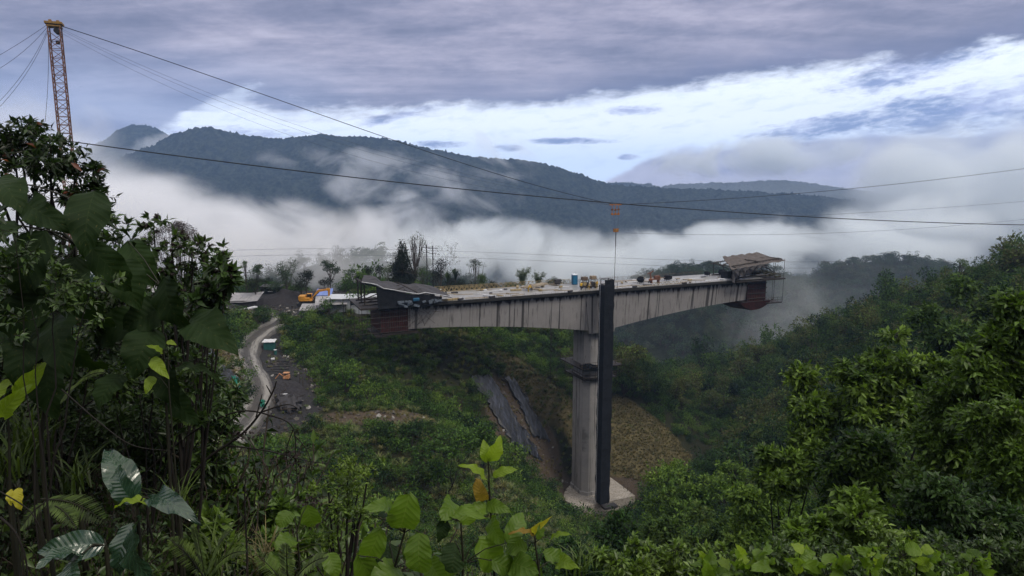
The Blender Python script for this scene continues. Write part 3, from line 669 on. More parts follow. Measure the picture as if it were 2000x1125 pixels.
# ------------------------------------------------------------------ the bridge
BRO = Vector((17.3, 146.2, -22.3)); BRZ = R(23.5)
BM = Matrix.Translation(BRO) @ Matrix.Rotation(BRZ, 4, 'Z')
def bw(x, y, z=0): return BM @ Vector((x, y, z))
br = thing('bridge', 'unfinished grey concrete cantilever road bridge balanced on one tall pier above the valley', 'bridge', BRO, BRZ)
S0, S1 = -42.6, 40.0
def depth(s): return 5.1+4.2*max(0, 1-abs(s)/43.0)**1.7
st = [S0+(S1-S0)*i/60 for i in range(61)]
mb = MB(); V = []
for s in st:
    hh = depth(s); V += [(s, -4.6, -.45), (s, -4.1, -hh), (s, 4.1, -hh), (s, 4.6, -.45)]
Fs = [(4*i+a, 4*i+4+a, 4*i+4+b, 4*i+b) for i in range(60) for a, b in ((0, 1), (1, 2), (2, 3), (3, 0))]+[(0, 1, 2, 3), (240, 243, 242, 241)]
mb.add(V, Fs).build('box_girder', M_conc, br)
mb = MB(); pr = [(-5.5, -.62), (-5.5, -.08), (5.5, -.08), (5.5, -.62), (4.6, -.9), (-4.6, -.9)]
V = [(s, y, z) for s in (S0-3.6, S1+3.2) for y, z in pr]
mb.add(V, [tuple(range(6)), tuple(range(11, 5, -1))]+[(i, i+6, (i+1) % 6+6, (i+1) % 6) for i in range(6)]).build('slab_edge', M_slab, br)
MB().box(((S0+S1)/2-.2, 0, -.04), (S1-S0+6.4, 10.8, .08)).build('deck_surface', M_deck, br)
def octo(a, b, c): return [(-a, -b+c), (-a+c, -b), (a-c, -b), (a, -b+c), (a, b-c), (a-c, b), (-a+c, b), (-a, b-c)]
zf = -68.7+22.3
MB().prism(octo(3.05, 3.35, 1.05), zf+.8, -depth(0)+.4).build('pier', M_pier, br)
MB().prism(octo(3.3, 3.6, 1.1), zf, zf+.8).build('pier_foot', M_pier, br)
MB().prism([(-7.6, -7.6), (7.6, -7.6), (7.6, 7.6), (-7.6, 7.6)], zf-3, zf).build('footing', M_foot, br)
# pier head: the wider block the girder halves grow from
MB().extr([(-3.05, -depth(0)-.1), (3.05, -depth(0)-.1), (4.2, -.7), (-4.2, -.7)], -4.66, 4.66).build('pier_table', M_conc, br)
# zigzag reinforcement trusses along the far edge, and upright starter bars
rs = random.Random(4)
mb = MB(); y = 5.3
for s0, s1, h, yy in [(-38, -12, 1.15, 5.0), (-36, -24, .9, 4.4), (-13, -2.5, 1.05, 4.9), (12, 20, .7, -5.2), (-43.5, -37, 1.0, -3.2), (-30, -14, .9, 5.2)]:
    s = s0; k = 0
    while s < s1: mb.bar((s, yy, .1 if k % 2 else h), (s+.55, yy+.05, h if k % 2 else .1), .045, 4); s += .55; k += 1
    mb.bar((s0, yy, h), (s1, yy+rs.uniform(-.1, .1), h-.05), .035); mb.bar((s0, yy, .1), (s1, yy, .1), .035)
mb.build('zigzag_reinforcement', M_rebar, br)
mb = MB()
s = -6
while s < 34:
    mb.bar((s, 5.1, 0), (s+rs.uniform(-.04, .04), 5.1, rs.uniform(.75, 1.1)), .022, 3)
    if rs.random() < .8: mb.bar((s+.15, 5.3, 0), (s+.15, 5.3, rs.uniform(.75, 1.1)), .022, 3)
    s += .32
mb.bar((-6, 5.1, .7), (34, 5.1, .7), .02, 3)
s = -38
while s < 38:
    if rs.random() < .45: mb.bar((s, -5.3, 0), (s, -5.3, rs.uniform(.15, .5)), .03, 3)
    s += .5
mb.build('starter_bars', M_rust, br)
mb = MB()
for s in (-4.5, -.7, 3.1):
    mb.bar((s, -5.3, 0), (s, -5.3, 1.3), .05)
mb.bar((-4.5, -5.3, 1.25), (3.1, -5.3, 1.25), .03); mb.bar((-4.5, -5.3, .7), (3.1, -5.3, .7), .03)
mb.build('railing', M_steel, br)
# stair and lift shaft wrapped in black netting
c = bw(-.98, -7.75, zf); sh = thing('stair_tower', 'tall slim stair tower wrapped in black netting, standing against the pier from footing to deck', 'stair tower', c, BRZ)
H = -19.7-c.z; Hn = H-1.3
mb = MB(); n_ = 46; w_ = 1.12
rings = []
for i in range(n_+1):
    z = .35+(Hn-.35)*i/n_; q = w_+.03*math.sin(i*1.7)+rs.uniform(-.03, .05); rings.append([(a*q*(1+rs.uniform(-.012, .012)), b*q, z) for a, b in [(-1, -1), (0, -1.02), (1, -1), (1.02, 0), (1, 1), (0, 1.02), (-1, 1), (-1.02, 0)]])
V = [p for r in rings for p in r]
mb.add(V, [(8*i+a, 8*i+(a+1) % 8, 8*i+8+(a+1) % 8, 8*i+8+a) for i in range(n_) for a in range(8)]+[tuple(8*n_+a for a in range(8))]).build('netting', M_net, sh)
mb = MB()
for a, b in ((-.9, -.9), (.9, -.9), (.9, .9), (-.9, .9)): mb.box((a, b, H/2), (.12, .12, H))
for z in (0.1, Hn+.2, H-.05):
    for a, b, c_, d_ in ((-.9, -.9, .9, -.9), (.9, -.9, .9, .9), (.9, .9, -.9, .9), (-.9, .9, -.9, -.9)): mb.bar((a, b, z), (c_, d_, z), .06)
mb.build('frame', M_steel, sh)
mb = MB()
for i in range(7):
    x0 = -1.15+i*.32; G = [[(x0+u*.36, -1.02-.1*math.sin(v*3+i), H-.1-v*(1.1+.5*rs.random())) for v in (0, .35, .7, 1)] for u in (0, 1)]; mb.sheet(G, .03)
mb.build('torn_netting', M_net, sh)
MB().bar((-1.26, .55, -.6), (-1.24, .55, H-1), .05, 5).build('riser_pipe', M_white, sh)
MB().box((.4, -2.3, .25), (3.2, 1.6, .5)).build('base_slab', M_dtarp, sh)
# work platforms hanging round the pier
wp = thing('pier_platform', 'dark hanging work platform with rails ringing the middle of the bridge pier', 'work platform', bw(0, 0, 0), BRZ)
def ring(name, z, a, b, ai, bi, mat, x0=None):
    m_ = MB(); x1 = a; x0 = -a if x0 is None else x0
    m_.box(((x0+x1)/2, -(b+bi)/2, z), (x1-x0, b-bi, .22)).box(((x0+x1)/2, (b+bi)/2, z), (x1-x0, b-bi, .22)).box(((x0-ai)/2, 0, z+.002), (-ai-x0, 2*bi, .22))
    if x1 > ai: m_.box(((x1+ai)/2, 0, z+.002), (x1-ai, 2*bi, .22))
    m_.build(name, mat, wp)
ring('deck', -16.9, 5.0, 5.0, 3.1, 3.4, M_steel)
ring('lower_deck', -19.6, 4.0, 4.3, 3.1, 3.4, M_steel)
for nm, z, a, b in (('railing', -16.8, 4.9, 4.9), ('lower_railing', -19.5, 3.9, 4.2)):
    mb = MB()
    for h in (.55, 1.1):
        for p, q in (((-a, -b), (a, -b)), ((a, -b), (a, b)), ((a, b), (-a, b)), ((-a, b), (-a, -b))): mb.bar((*p, z+h), (*q, z+h-rs.uniform(0, .15)), .04)
    k = -a
    while k <= a+.01: mb.bar((k, -b, z), (k, -b-.1, z+1.15), .04); mb.bar((k, b, z), (k, b, z+1.15), .04); k += a/3
    for k in (-b/2, 0, b/2): mb.bar((-a, k, z), (-a-.1, k, z+1.15), .04); mb.bar((a, k, z), (a, k, z+1.15), .04)
    mb.build(nm, M_rust, wp)
mb = MB()
for a, b in ((-4.2, -4), (4.2, -4), (4.2, 4), (-4.2, 4)): mb.bar((a, b, -16.9), (a*1.0, b, -20.1), .06); mb.bar((a, b, -16.9), (a*.72, b*.8, -14.4), .04)
mb.build('hangers', M_steel, wp)
mb = MB()
for i in range(9): mb.box((-4.6+i*.32, -4.4+rs.uniform(-.3, .3), -16.6+rs.uniform(0, .5)), (.3, 1.4, .25), rs.uniform(-.6, .6))
mb.build('netting_heap', M_net, wp)
mb = MB()
mb.box((0, 0, -17.9), (6.3, 6.9, .12)).box((0, 0, -19.0), (6.3, 6.9, .12))
mb.build('wet_collar', M_slab, wp)

# form travellers at both ends
def tarp_sheet(G, amp, seed, th=.05):
    r_ = np.random.RandomState(seed); n, m_ = len(G), len(G[0]); return [[(p[0]+r_.normal()*amp*.3, p[1]+r_.normal()*amp*.3, p[2]+amp*math.sin(i*1.9+j*.8)+r_.normal()*amp*.5) for j, p in enumerate(r)] for i, r in enumerate(G)]
def lerp_grid(c00, c10, c01, c11, n, m_):
    L = lambda a, b, f: tuple(a[k]+(b[k]-a[k])*f for k in range(3)); return [[L(L(c00, c01, j/(m_-1)), L(c10, c11, j/(m_-1)), i/(n-1)) for j in range(m_)] for i in range(n)]
ft = thing('form_traveller', 'form traveller with grey brown tarpaulin roof and hanging red formwork at the far bridge tip', 'form traveller', bw(40, 0), BRZ, 'form travellers at the tips of the bridge')
mb = MB()
for y in (-4.6, -1.4, 2.0):
    mb.bar((-6, y, .3), (8.2, y, .6), .16); mb.bar((-5.5, y, .3), (-5.5, y, 3.2), .13); mb.bar((1, y, .3), (1, y, 4.2), .14); mb.bar((-5.5, y, 3.2), (8.2, y, 4.4), .15); mb.bar((1, y, 4.0), (7.8, y, .7), .12); mb.bar((1, y, 1), (-5.5, y, 3.1), .1)
    for k in range(7): x0 = 1.4+k; mb.bar((x0, y, 3.75+k*.09), (x0+.5, y, 3.0+k*.1), .05); mb.bar((x0+.5, y, 3.0+k*.1), (x0+1, y, 3.84+k*.09), .05)
    mb.bar((1.4, y, 3.0), (8, y, 3.7), .05)
for x0, z in ((-5.5, 3.0), (1, 4.0), (8.2, 4.3), (8.2, .6)): mb.bar((x0, -5.6, z), (x0, 3.2 if z > 1 else 5.6, z), .13)
mb.build('truss_frame', M_steel, ft)
G = lerp_grid((-7.2, -6.2, 2.5), (8.7, -6.2, 3.95), (-2.6, 2.4, 4.5), (9.0, 3.6, 4.9), 15, 9)
MB().sheet(tarp_sheet(G, .12, 3)).build('tarpaulin_roof', M_tarp, ft, smooth=False)
mb = MB()
n_ = 26; G = []          # ragged curtain drooping from the roof edge towards the camera side
for i in range(n_):
    x0 = -7.3+i*.40; top = 2.62+(x0+7.2)*.088; hh = (2.7-.09*i)*(1+.22*math.sin(i*1.7))*(.55 if i % 7 == 5 else 1)
    G.append([(x0+.10*math.sin(j*1.3+i*.5), -6.3-.22*math.sin(j*.9+i*1.1)-.10*j*(.5+.5*math.sin(i*2.3)), top-hh*j/7) for j in range(8)])
G2 = [[(p[0], p[1]+.06, p[2]) for p in r] for r in G]
V = [p for r in G for p in r]+[p for r in G2 for p in r]; F1 = [(8*i+j, 8*i+8+j, 8*i+9+j, 8*i+1+j) for i in range(n_-1) for j in range(7)]
mb.add(V, F1+[tuple(k+8*n_ for k in f[::-1]) for f in F1])
mb.build('drooping_tarpaulin', M_dtarp, ft)
mb = MB()
for x0 in (-6.5, -5.2, -3.8): mb.box((x0, -3.6+rs.uniform(-1, 1), 1.0), (1.2, 2.2, 1.9), rs.uniform(-.3, .3))
mb.build('covered_equipment', M_net, ft, bevel=.2)
mb = MB()
mb.box((5.2, 0, -.25), (6.6, 13.6, .3)).box((-2, -6.4, -.35), (8, .8, .15)); mb.build('upper_platform', M_steel, ft)
M_moss = flat('mossy sacks and timber', (.06, .055, .028), .9, var=.5, sc_=2)
mb = MB(); 
for i in range(26): mb.box((rs.uniform(2.4, 7.4), rs.uniform(-6.2, 2), rs.uniform(.05, 1.25)), (rs.uniform(.8, 2.2), rs.uniform(.3, .8), rs.uniform(.2, .45)), rs.uniform(-.4, .4), rs.uniform(-.2, .2))
mb.build('stacked_materials', M_moss, ft)
mb = MB(); mb.box((1.9, 0, -3.0), (5.4, 9.3, 5.0)); mb.build('outer_formwork', M_red, ft)
mb = MB()
for x0 in np.arange(-.9, 4.7, .5): mb.bar((x0, -4.72, -.6), (x0, -4.72, -5.4), .06)
for z in (-1.2, -2.4, -3.6, -4.8): mb.bar((-1, -4.85, z), (4.8, -4.85, z), .09)
mb.build('formwork_ribs', M_steel, ft)
G = []
for i in range(9):
    u = i/8; x0 = -4.2+u*9.4; dz = -5.6-2.2*math.sin(math.pi*u)**.7; G.append([(x0, -6.0+12*j/6, dz*(1-.06*abs(j-3)/3)+rs.uniform(-.12, .12)) for j in range(7)])
G2 = [[(p[0], p[1], p[2]) for p in r] for r in G]
mb = MB().sheet(G2, .05)
for side in (0, 6):
    g = [[r[side] for r in G2], [(r[side][0], r[side][1], -5.35) for r in G2]]; mb.sheet([[g[0][i], g[1][i]] for i in range(9)], .04)
mb.build('red_catch_sheet', M_red, ft)
mb = MB(); mb.box((5.8, 0, -5.9), (4.4, 13.2, .25)); mb.box((1.5, 0, -5.62), (8, 10.5, .3))
for i in range(10): mb.box((rs.uniform(4.2, 7.6), rs.uniform(-6.4, 0), -5.6+rs.uniform(0, .4)), (rs.uniform(.5, 1.5), .5, .3), rs.uniform(0, 1))
mb.build('lower_platform', M_steel, ft)
mb = MB()
for y in (-6.4, -3.6, -.8, 2.4):
    mb.bar((8.3, y, 4.4), (8.3, y, -5.8), .055, 5)
for y in (-6.4, 6.4):
    mb.bar((5.0, y, 3.8), (5.0, y, -5.8), .05, 5)
    for h in (.6, 1.15): mb.bar((3.8, y, -5.8+h), (8.1, y, -5.8+h), .04); mb.bar((2.2, y, -.1+h), (8.4, y, -.1+h), .04)
    for x0 in (4, 5.4, 6.8, 8): mb.bar((x0, y, -5.8), (x0, y, -4.6), .04); mb.bar((x0, y, -.1), (x0, y, 1.1), .04)
mb.build('hanger_rods', M_steel, ft)
# near (left) traveller under dark netting
fl = thing('form_traveller', 'form traveller shrouded in black netting at the near bridge tip by the hillside', 'form traveller', bw(-42.6, 0), BRZ, 'form travellers at the tips of the bridge')
mb = MB()
for y in (-5, -2, 1):
    mb.bar((-8, y, .2), (6, y, .2), .16); mb.bar((-7.5, y, .2), (-7.5, y, 4.2), .14); mb.bar((0, y, .2), (0, y, 2.6), .14); mb.bar((-8, y, 4.2), (6.6, y, .7), .13); mb.bar((-7.5, y, .6), (0, y, 3.2), .1); mb.bar((0, y, 3.2), (5, y, .4), .1)
for x0, z in ((-7.5, 4.2), (0, 2.5), (6, .8)): mb.bar((x0, -6.3, z), (x0, 1.4, z), .12)
mb.build('truss_frame', M_steel, fl)
G = lerp_grid((-8.2, -6.4, 4.6), (8.6, -6.4, .8), (-6.4, .6, 5.0), (7.5, .6, 1.9), 14, 8)
for r in G[3:9]: r[:] = [(p[0], p[1], p[2]-.5) for p in r]
MB().sheet(tarp_sheet(G, .10, 9)).build('tarpaulin_roof', M_dtarp, fl)
MB().tube([(g[0][0], g[0][1]-.1, g[0][2]+.1) for g in G], .07).build('roof_edge_pipe', M_white, fl)
mb = MB()
prof = [(-5.6, 3.6), (-5.4, .0), (-5.2, -.5), (6.4, -.2), (6.8, 1.0), (3, 1.6), (0, 2.0), (-4, 3.2)]
mb.add([(x0+.0, -6.3+.12*math.sin(i*2), z) for i, (x0, z) in enumerate(prof)]+[(x0, -6.1, z) for x0, z in prof], [tuple(range(8)), tuple(range(15, 7, -1))]+[(i, (i+1) % 8, (i+1) % 8+8, i+8) for i in range(8)])
mb.build('side_netting', M_net, fl)
mb = MB()
for i in range(14): mb.box((rs.uniform(-3, 6.5), -5.9-rs.uniform(.45, .9), rs.uniform(-.3, .7)), (rs.uniform(.3, 1.3), .25, rs.uniform(.2, .6)), 0, rs.uniform(-.4, .4))
mb.build('stored_gear', flat('grey blue gear', (.09, .11, .14), .7, var=.6, sc_=3), fl)
MB().box((1.6, -6.75, .9), (1.2, .3, .6)).build('blue_bucket', M_blue, fl, bevel=.1)
mb = MB(); mb.box((-2.0, 0, -3.25), (5.2, 9.1, 4.1)); mb.build('outer_formwork', M_red, fl)
mb = MB(); mb.box((-4.6, -1, -5.9), (2.0, 8.4, .2)).box((-1, 0, -5.65), (7, 10, .28)).box((-6, 0, -.4), (5, 12, .3))
mb.build('platforms', M_steel, fl)
mb = MB()
for x0 in (-9.6, -8.2, -6.6, -5, -3.2, -1.4, .6): mb.bar((x0, -5.6, -5.8), (x0, -5.6, -.2), .05); mb.bar((x0, 5.6, -5.8), (x0, 5.6, -.2), .05)
for z in (-5.0, -4.2, -3.2, -2.2, -1.4): mb.bar((-9.7, -5.65, z), (.8, -5.65, z+rs.uniform(-.1, .1)), .045)
for x0 in np.arange(-4.6, .8, .42): mb.bar((x0, -4.75, -5.3), (x0, -4.75, -1.2), .045)
mb.bar((-9.6, -5.6, -5.8), (-5, -5.6, -.3), .04); mb.bar((.8, -5.6, -4.6), (4.8, -5.2, -4.9), .03)
mb.build('scaffolding', M_steel, fl)
mb = MB()
for i in range(22): a = rs.uniform(.3, 5.5); mb.bar((a, -4.85, rs.uniform(-4.8, -1)), (a+rs.uniform(.6, 2.2), -4.85, rs.uniform(-4.8, -1)), .035, 3)
mb.build('loose_cables', M_steel, fl)

# ------------------------------------------------------------------ things on the deck
def deckat(px):                     # distance along the bridge of the near edge at that pixel column
    u = (px-1000)/F; lo_, hi_ = -50., 50.
    for _ in range(40):
        mi = (lo_+hi_)/2; p = bw(mi, -5.5); h = proj(*p)[0]
        if h < px: lo_ = mi
        else: hi_ = mi
    return mi
def ondeck(name, label, cat, px, y, rz=0, group=None):
    s = deckat(px); # shift along the deck so that the thing sits on that pixel column at depth y
    for _ in range(6): p = bw(s, y); s += (px-proj(*p)[0])*.11
    return thing(name, label, cat, bw(s, y), BRZ+rz, group)
pt = ondeck('portable_toilet', 'blue portable toilet with white roof standing on the bridge deck', 'portable toilet', 1122, 3.2, -.25)
MB().box((0, 0, 1.1), (1.15, 1.15, 2.1)).build('cabin', M_blue, pt, bevel=.05)
MB().box((0, -.585, 1.05), (.8, .03, 1.85)).build('door', flat('lighter blue door', (.02, .12, .23), .4, var=.15), pt)
V = [(a*.62, b*.62, 2.15) for a, b in ((-1, -1), (1, -1), (1, 1), (-1, 1))]+[(a*.5, b*.5, 2.38) for a, b in ((-1, -1), (1, -1), (1, 1), (-1, 1))]
MB().add(V, [(3, 2, 1, 0), (4, 5, 6, 7)]+[(i, (i+1) % 4, (i+1) % 4+4, i+4) for i in range(4)]).build('roof', flat('white roof shell', (.55, .6, .66), .4, var=.1), pt, bevel=.05)
MB().bar((.35, .3, 2.3), (.35, .3, 2.7), .05, 6).build('vent_pipe', M_black, pt)
def machine(px, y, label, mats, seed, tall=2.0):
    r_ = random.Random(seed); t_ = ondeck('winch', label, 'winch', px, y, 0, 'winches beside the stair tower')
    MB().box((0, 0, .35), (1.7, 1.1, .25)).box((-.6, 0, .15), (.15, 1, .3)).box((.6, 0, .15), (.15, 1, .3)).build('skid', M_steel, t_)
    MB().bar((-.05, -.5, .95), (-.05, .5, .95), .42, 12).build('drum', mats[0], t_)
    MB().box((.6, 0, .85), (.5, .6, .75)).build('motor', mats[1], t_, bevel=.04)
    mb = MB()
    for a in (-.8, .8): mb.bar((a, -.5, .4), (a, -.5, tall), .05); mb.bar((a, .5, .4), (a, .5, tall), .05)
    mb.bar((-.8, -.5, tall), (.8, -.5, tall), .05); mb.bar((-.8, .5, tall), (.8, .5, tall), .05); mb.build('frame', M_steel, t_)
    MB().box((0, 0, tall+.35), (1.2, 1.0, .7)).build('crate', mats[2], t_, bevel=.03)
    return t_
machine(1141, -2.0, 'winch with a brown crate on top, next to the blue toilet on the deck', (M_rebar, M_steel, flat('brown crate', (.10, .07, .05))), 1, 1.7)
machine(1158, -2.6, 'winch with a tan crate on top, between brown crate and stair tower', (M_dtarp, M_rebar, flat('tan crate', (.22, .17, .12))), 2, 1.9)
def bundle(px, y, label, w_, h, seed, mat=M_net):
    r_ = np.random.RandomState(seed); o = ondeck('covered_drum', label, 'covered equipment', px, y, r_.uniform(-.3, .3), 'black covered equipment on the deck')
    bm = bmesh.new(); bmesh.ops.create_icosphere(bm, subdivisions=3, radius=1)
    for v in bm.verts:
        c_ = v.co; k = 1+.10*math.sin(c_.x*5+seed)+.08*math.sin(c_.z*7+seed*2); v.co = Vector((np.sign(c_.x)*abs(c_.x)**.6*w_/2*k, np.sign(c_.y)*abs(c_.y)**.6*.7*k, h*.62+np.sign(c_.z)*abs(c_.z)**.7*h*.42*(k if c_.z > 0 else 1)))
    me = bpy.data.meshes.new('cover'); bm.to_mesh(me); bm.free(); link('cover', me, mat, o)
    for a in (-1, 1):
        for b in (-1, 1): MB().bar((a*w_*.32, b*.4, 0), (a*w_*.3, b*.4, h*.4), .05).build('leg', M_steel, o)
    return o
bundle(1251, -1.5, 'black covered box standing alone on the deck right of the stair tower', 1.5, 1.5, 1)
bundle(1304, -.5, 'low wide black covered heap beside the brown drilling rig', 2.0, 1.35, 2)
bundle(1381, 2.5, 'small black covered heap halfway to the far canopy', 1.1, 1.1, 3)
bundle(1410, 1.0, 'black covered heap with white top, closest to the far canopy', 1.4, 1.6, 4)
bundle(1089, 3.5, 'rounded dark cover left of the blue toilet', 1.3, 1.4, 5, M_dtarp)
dr = ondeck('drilling_rig', 'rust brown drilling rig with a bent mast on the right half of the deck', 'drilling rig', 1276, -2.0)
M_rb = flat('rust brown paint', (.13, .055, .035), .7, var=.4)
MB().box((.3, 0, .9), (2.6, .9, .25)).box((-.6, 0, .45), (.2, .8, .9)).box((1.3, 0, .45), (.2, .8, .9)).build('carriage', M_rb, dr)
MB().bar((-.7, 0, .5), (-.9, 0, 2.4), .16, 6).bar((-.9, 0, 2.3), (-.1, 0, 2.75), .14, 6).bar((-.9, .2, 2.4), (-1.5, .2, 2.1), .1, 6).build('mast', M_rb, dr)
MB().box((.9, 0, 1.35), (1.4, .7, .6)).build('engine', M_rb, dr, bevel=.06)
MB().bar((1.7, 0, 1.2), (3.2, .2, 1.1), .1, 6).build('drill_rod', M_rust, dr)
# planks, boards and sheets lying about
rs = random.Random(12)
def lying(name, label, cat, px, y, dims, rz, mat, group, dz=0, tilt=0):
    o = ondeck(name, label, cat, px, y, rz, group); me = MB().box((0, 0, dims[2]/2+dz), dims, 0, tilt).build('x', mat); C.objects.unlink(me); bpy.data.objects.remove(me)
    return o
def single(name, label, cat, px, y, mk, rz=0, group=None):
    e = ondeck(name, label, cat, px, y, rz, group); o = mk.build(name, None) if False else None
    return e
def slabthing(name, label, cat, px, y, dims, rz, mat, group=None, tilt=0, dz=0.0, n=1):
    s = deckat(px)
    for _ in range(6): s += (px-proj(*bw(s, y))[0])*.11
    mb = MB()
    for i in range(n): mb.box((rs.uniform(-.2, .2)*(n > 1), (i-n/2)*dims[1]*1.3, dims[2]/2+i % 2*.06), dims, rs.uniform(-.05, .05)*(n > 1), tilt)
    o = mb.build(name, mat, loc=bw(s, y, dz), rz=BRZ+rz); return tag(o, label, cat, group)
PL = 'bare timber plank lying flat on the wet deck left of the toilet'
for i, (px, y, L) in enumerate([(880, -3.5, 5), (905, .5, 4), (930, -4.4, 4.5), (955, 2, 5), (985, -2.2, 6), (1010, -4.5, 3), (1058, 1.0, 4), (1075, -1.5, 5), (1100, -3.2, 4), (1098, 1, 3), (870, 2.5, 4), (945, 3.5, 3.5)]):
    slabthing('timber_plank', PL, 'plank', px, y, (L, .28, .1), rs.uniform(-.35, .35), M_plank if i % 3 else M_white, 'planks on the left half of the deck', dz=.003*i)
PR = 'pale board lying on the wet deck right of the stair tower'
for i, (px, y, L) in enumerate([(1215, -3.0, 5), (1235, 1.8, 4), (1262, -4.4, 4), (1300, 2.2, 5), (1330, -3.5, 4), (1345, .5, 5), (1362, -2.0, 3.6), (1392, -3.6, 5), (1400, 3.0, 4), (1420, -1.0, 4), (1222, 3.6, 6)]):
    slabthing('timber_board', PR, 'board', px, y, (L, .4, .1), rs.uniform(-.4, .4), M_white if i % 2 else M_plank, 'boards on the right half of the deck', dz=.003*i)
CB = 'small scrap of board on the wet deck'
for i in range(46):
    px = rs.uniform(875, 1110) if i % 2 else rs.uniform(1205, 1415)
    slabthing('board_scrap', CB+(' between the near canopy and the toilet' if i % 2 else ' between the stair tower and the far canopy'), 'board scrap', px, rs.uniform(-5, 4.8), (rs.uniform(.5, 2.4), rs.uniform(.15, .7), rs.uniform(.05, .35)), rs.uniform(-1.2, 1.2), rs.choice([M_white, M_white, M_plank, M_dtarp, M_rebar]), 'scraps on the deck left of the tower' if i % 2 else 'scraps on the deck right of the tower', dz=.005+.003*i)
slabthing('beam_stack', 'stack of long pale beams across the deck above the yellow worker', 'stack of beams', 1043, 1.5, (6.5, .3, .3), .35, M_plank, n=4, tilt=-.05, dz=.5)
slabthing('sheet_pile', 'pile of white sheets on the deck near the far canopy', 'pile of sheets', 1412, -3.4, (2.6, .6, .25), .2, M_white, n=3)
slabthing('timber_pile', 'flat pile of yellowish timber by the foot of the near canopy', 'pile of timber', 872, -4.6, (5.5, .25, .22), .08, M_rebar, n=3)
for i, px in enumerate([898, 960, 1112, 1238, 1335]):
    slabthing('offcut', 'dark scrap of formwork at the near edge of the deck', 'formwork scrap', px, -5.1, (1.2, .4, .3), rs.uniform(-.5, .5), M_dtarp, 'dark formwork scraps along the deck edge')
# ------------------------------------------------------------------ people
M_skin = flat('skin', (.16, .085, .05), .6, var=.1); M_hiv = flat('yellow rain jacket', (.62, .38, .035), .6, var=.2); M_trs = flat('dark work trousers', (.03, .032, .04), .8, var=.3)
M_ytr = flat('yellow rain trousers', (.40, .26, .04), .7, var=.3); M_helm = flat('white safety helmet', (.6, .6, .58), .35, var=.05); M_oj = flat('orange brown jacket', (.20, .075, .03), .7, var=.2)
def person(label, loc, rz, jacket, trs, helm, pose='stand', group='workers on the bridge deck'):
    """one continuous skinned body; jacket, trousers, hands and face are areas of it"""
    b = .0 if pose == 'stand' else .42        # forward bend at the hip
    sw = .14 if pose != 'reach' else .05
    hip = (0, 0, .93); ch = (0, .0-b*.75, 1.38-b*.25); nk = (0, ch[1]-.02-b*.35, ch[2]+.13-b*.05); hd = (0, nk[1]-.02-b*.2, nk[2]+.12); hd2 = (0, hd[1]-.0-b*.1, hd[2]+.10)
    fw = .35 if pose != 'stand' else .08
    J = [hip, ch, nk, hd, hd2, (-.2, ch[1], ch[2]+.02), (-.27, ch[1]-fw*.3, ch[2]-.27), (-.24, ch[1]-fw, ch[2]-.46), (.2, ch[1], ch[2]+.02), (.27, ch[1]-fw*.3, ch[2]-.27), (.22, ch[1]-fw*1.1, ch[2]-.44),
         (-.1, .02, .86), (-.12, -sw, .48), (-.12, -sw*.3, .07), (-.12, -sw*.3-.16, .03), (.1, .02, .86), (.13, sw*.6, .48), (.13, sw, .07), (.13, sw-.16, .03)]
    E = [(0, 1), (1, 2), (2, 3), (3, 4), (1, 5), (5, 6), (6, 7), (1, 8), (8, 9), (9, 10), (0, 11), (11, 12), (12, 13), (13, 14), (0, 15), (15, 16), (16, 17), (17, 18)]
    rad = [.15, .165, .06, .095, .085, .085, .058, .042, .085, .058, .042, .11, .078, .055, .045, .11, .078, .055, .045]
    me = bpy.data.meshes.new('person'); me.from_pydata(J, E, []); o = bpy.data.objects.new('person', me); C.objects.link(o)
    sk = o.modifiers.new('s', 'SKIN'); 
    for i, v in enumerate(me.skin_vertices[0].data): v.radius = (rad[i], rad[i]*(.85 if i < 2 else 1)); v.use_root = (i == 0)
    o.modifiers.new('d', 'SUBSURF').levels = 1
    dg = bpy.context.evaluated_depsgraph_get(); m2 = bpy.data.meshes.new_from_object(o.evaluated_get(dg)); o.modifiers.clear(); o.data = m2
    for mt in (jacket, trs, M_skin): m2.materials.append(mt)
    for p in m2.polygons:
        c_ = p.center; p.use_smooth = True
        p.material_index = 2 if (c_.z > nk[2]-.0 and abs(c_.x) < .14) or (abs(c_.x) > .2 and c_.z < ch[2]-.42 and c_.z > .8) else (1 if c_.z < .9 and abs(c_.x) < .3 else 0)
    o.location = loc; o.rotation_euler = (0, 0, rz); tag(o, label, 'person', group)
    bm = bmesh.new(); bmesh.ops.create_uvsphere(bm, u_segments=14, v_segments=8, radius=.135)
    for v in bm.verts:
        if v.co.z < -.01: v.co.z = -.01; v.co.x *= 1.12; v.co.y *= 1.2
    me = bpy.data.meshes.new('helmet'); bm.to_mesh(me); bm.free(); link('helmet', me, helm, o, loc=(hd2[0], hd2[1], hd2[2]+.02)); return o
def worker(px, y, label, rz, *a, **k):
    s = deckat(px)
    for _ in range(6): s += (px-proj(*bw(s, y))[0])*.11
    return person(label, bw(s, y), rz, *a, **k)
worker(861, -2.5, 'worker in yellow rainwear standing by the foot of the near canopy', .6, M_hiv, M_ytr, M_helm)
worker(871, .5, 'worker in tan clothes beside the yellow zigzag bars near the first canopy', -1.2, M_rebar, M_trs, M_capy, 'bend')
worker(1032, -1.6, 'worker in yellow rainwear lifting a long pale beam on the deck', 1.2, M_hiv, M_ytr, M_helm, 'bend')
worker(1038, -1.0, 'worker in dark clothes behind the one lifting a pale beam', -1.4, M_rebar, M_trs, M_capy, 'bend')
worker(1135, -4.2, 'worker in yellow rainwear right of the blue toilet', .4, M_hiv, M_trs, M_helm)
worker(1150, -4.6, 'worker in a tan jacket between the two winches', 2.4, M_rebar, M_ytr, M_capy, 'bend')
worker(1166, -3.6, 'worker in yellow jacket right behind the stair tower', -.9, M_hiv, M_ytr, M_helm)
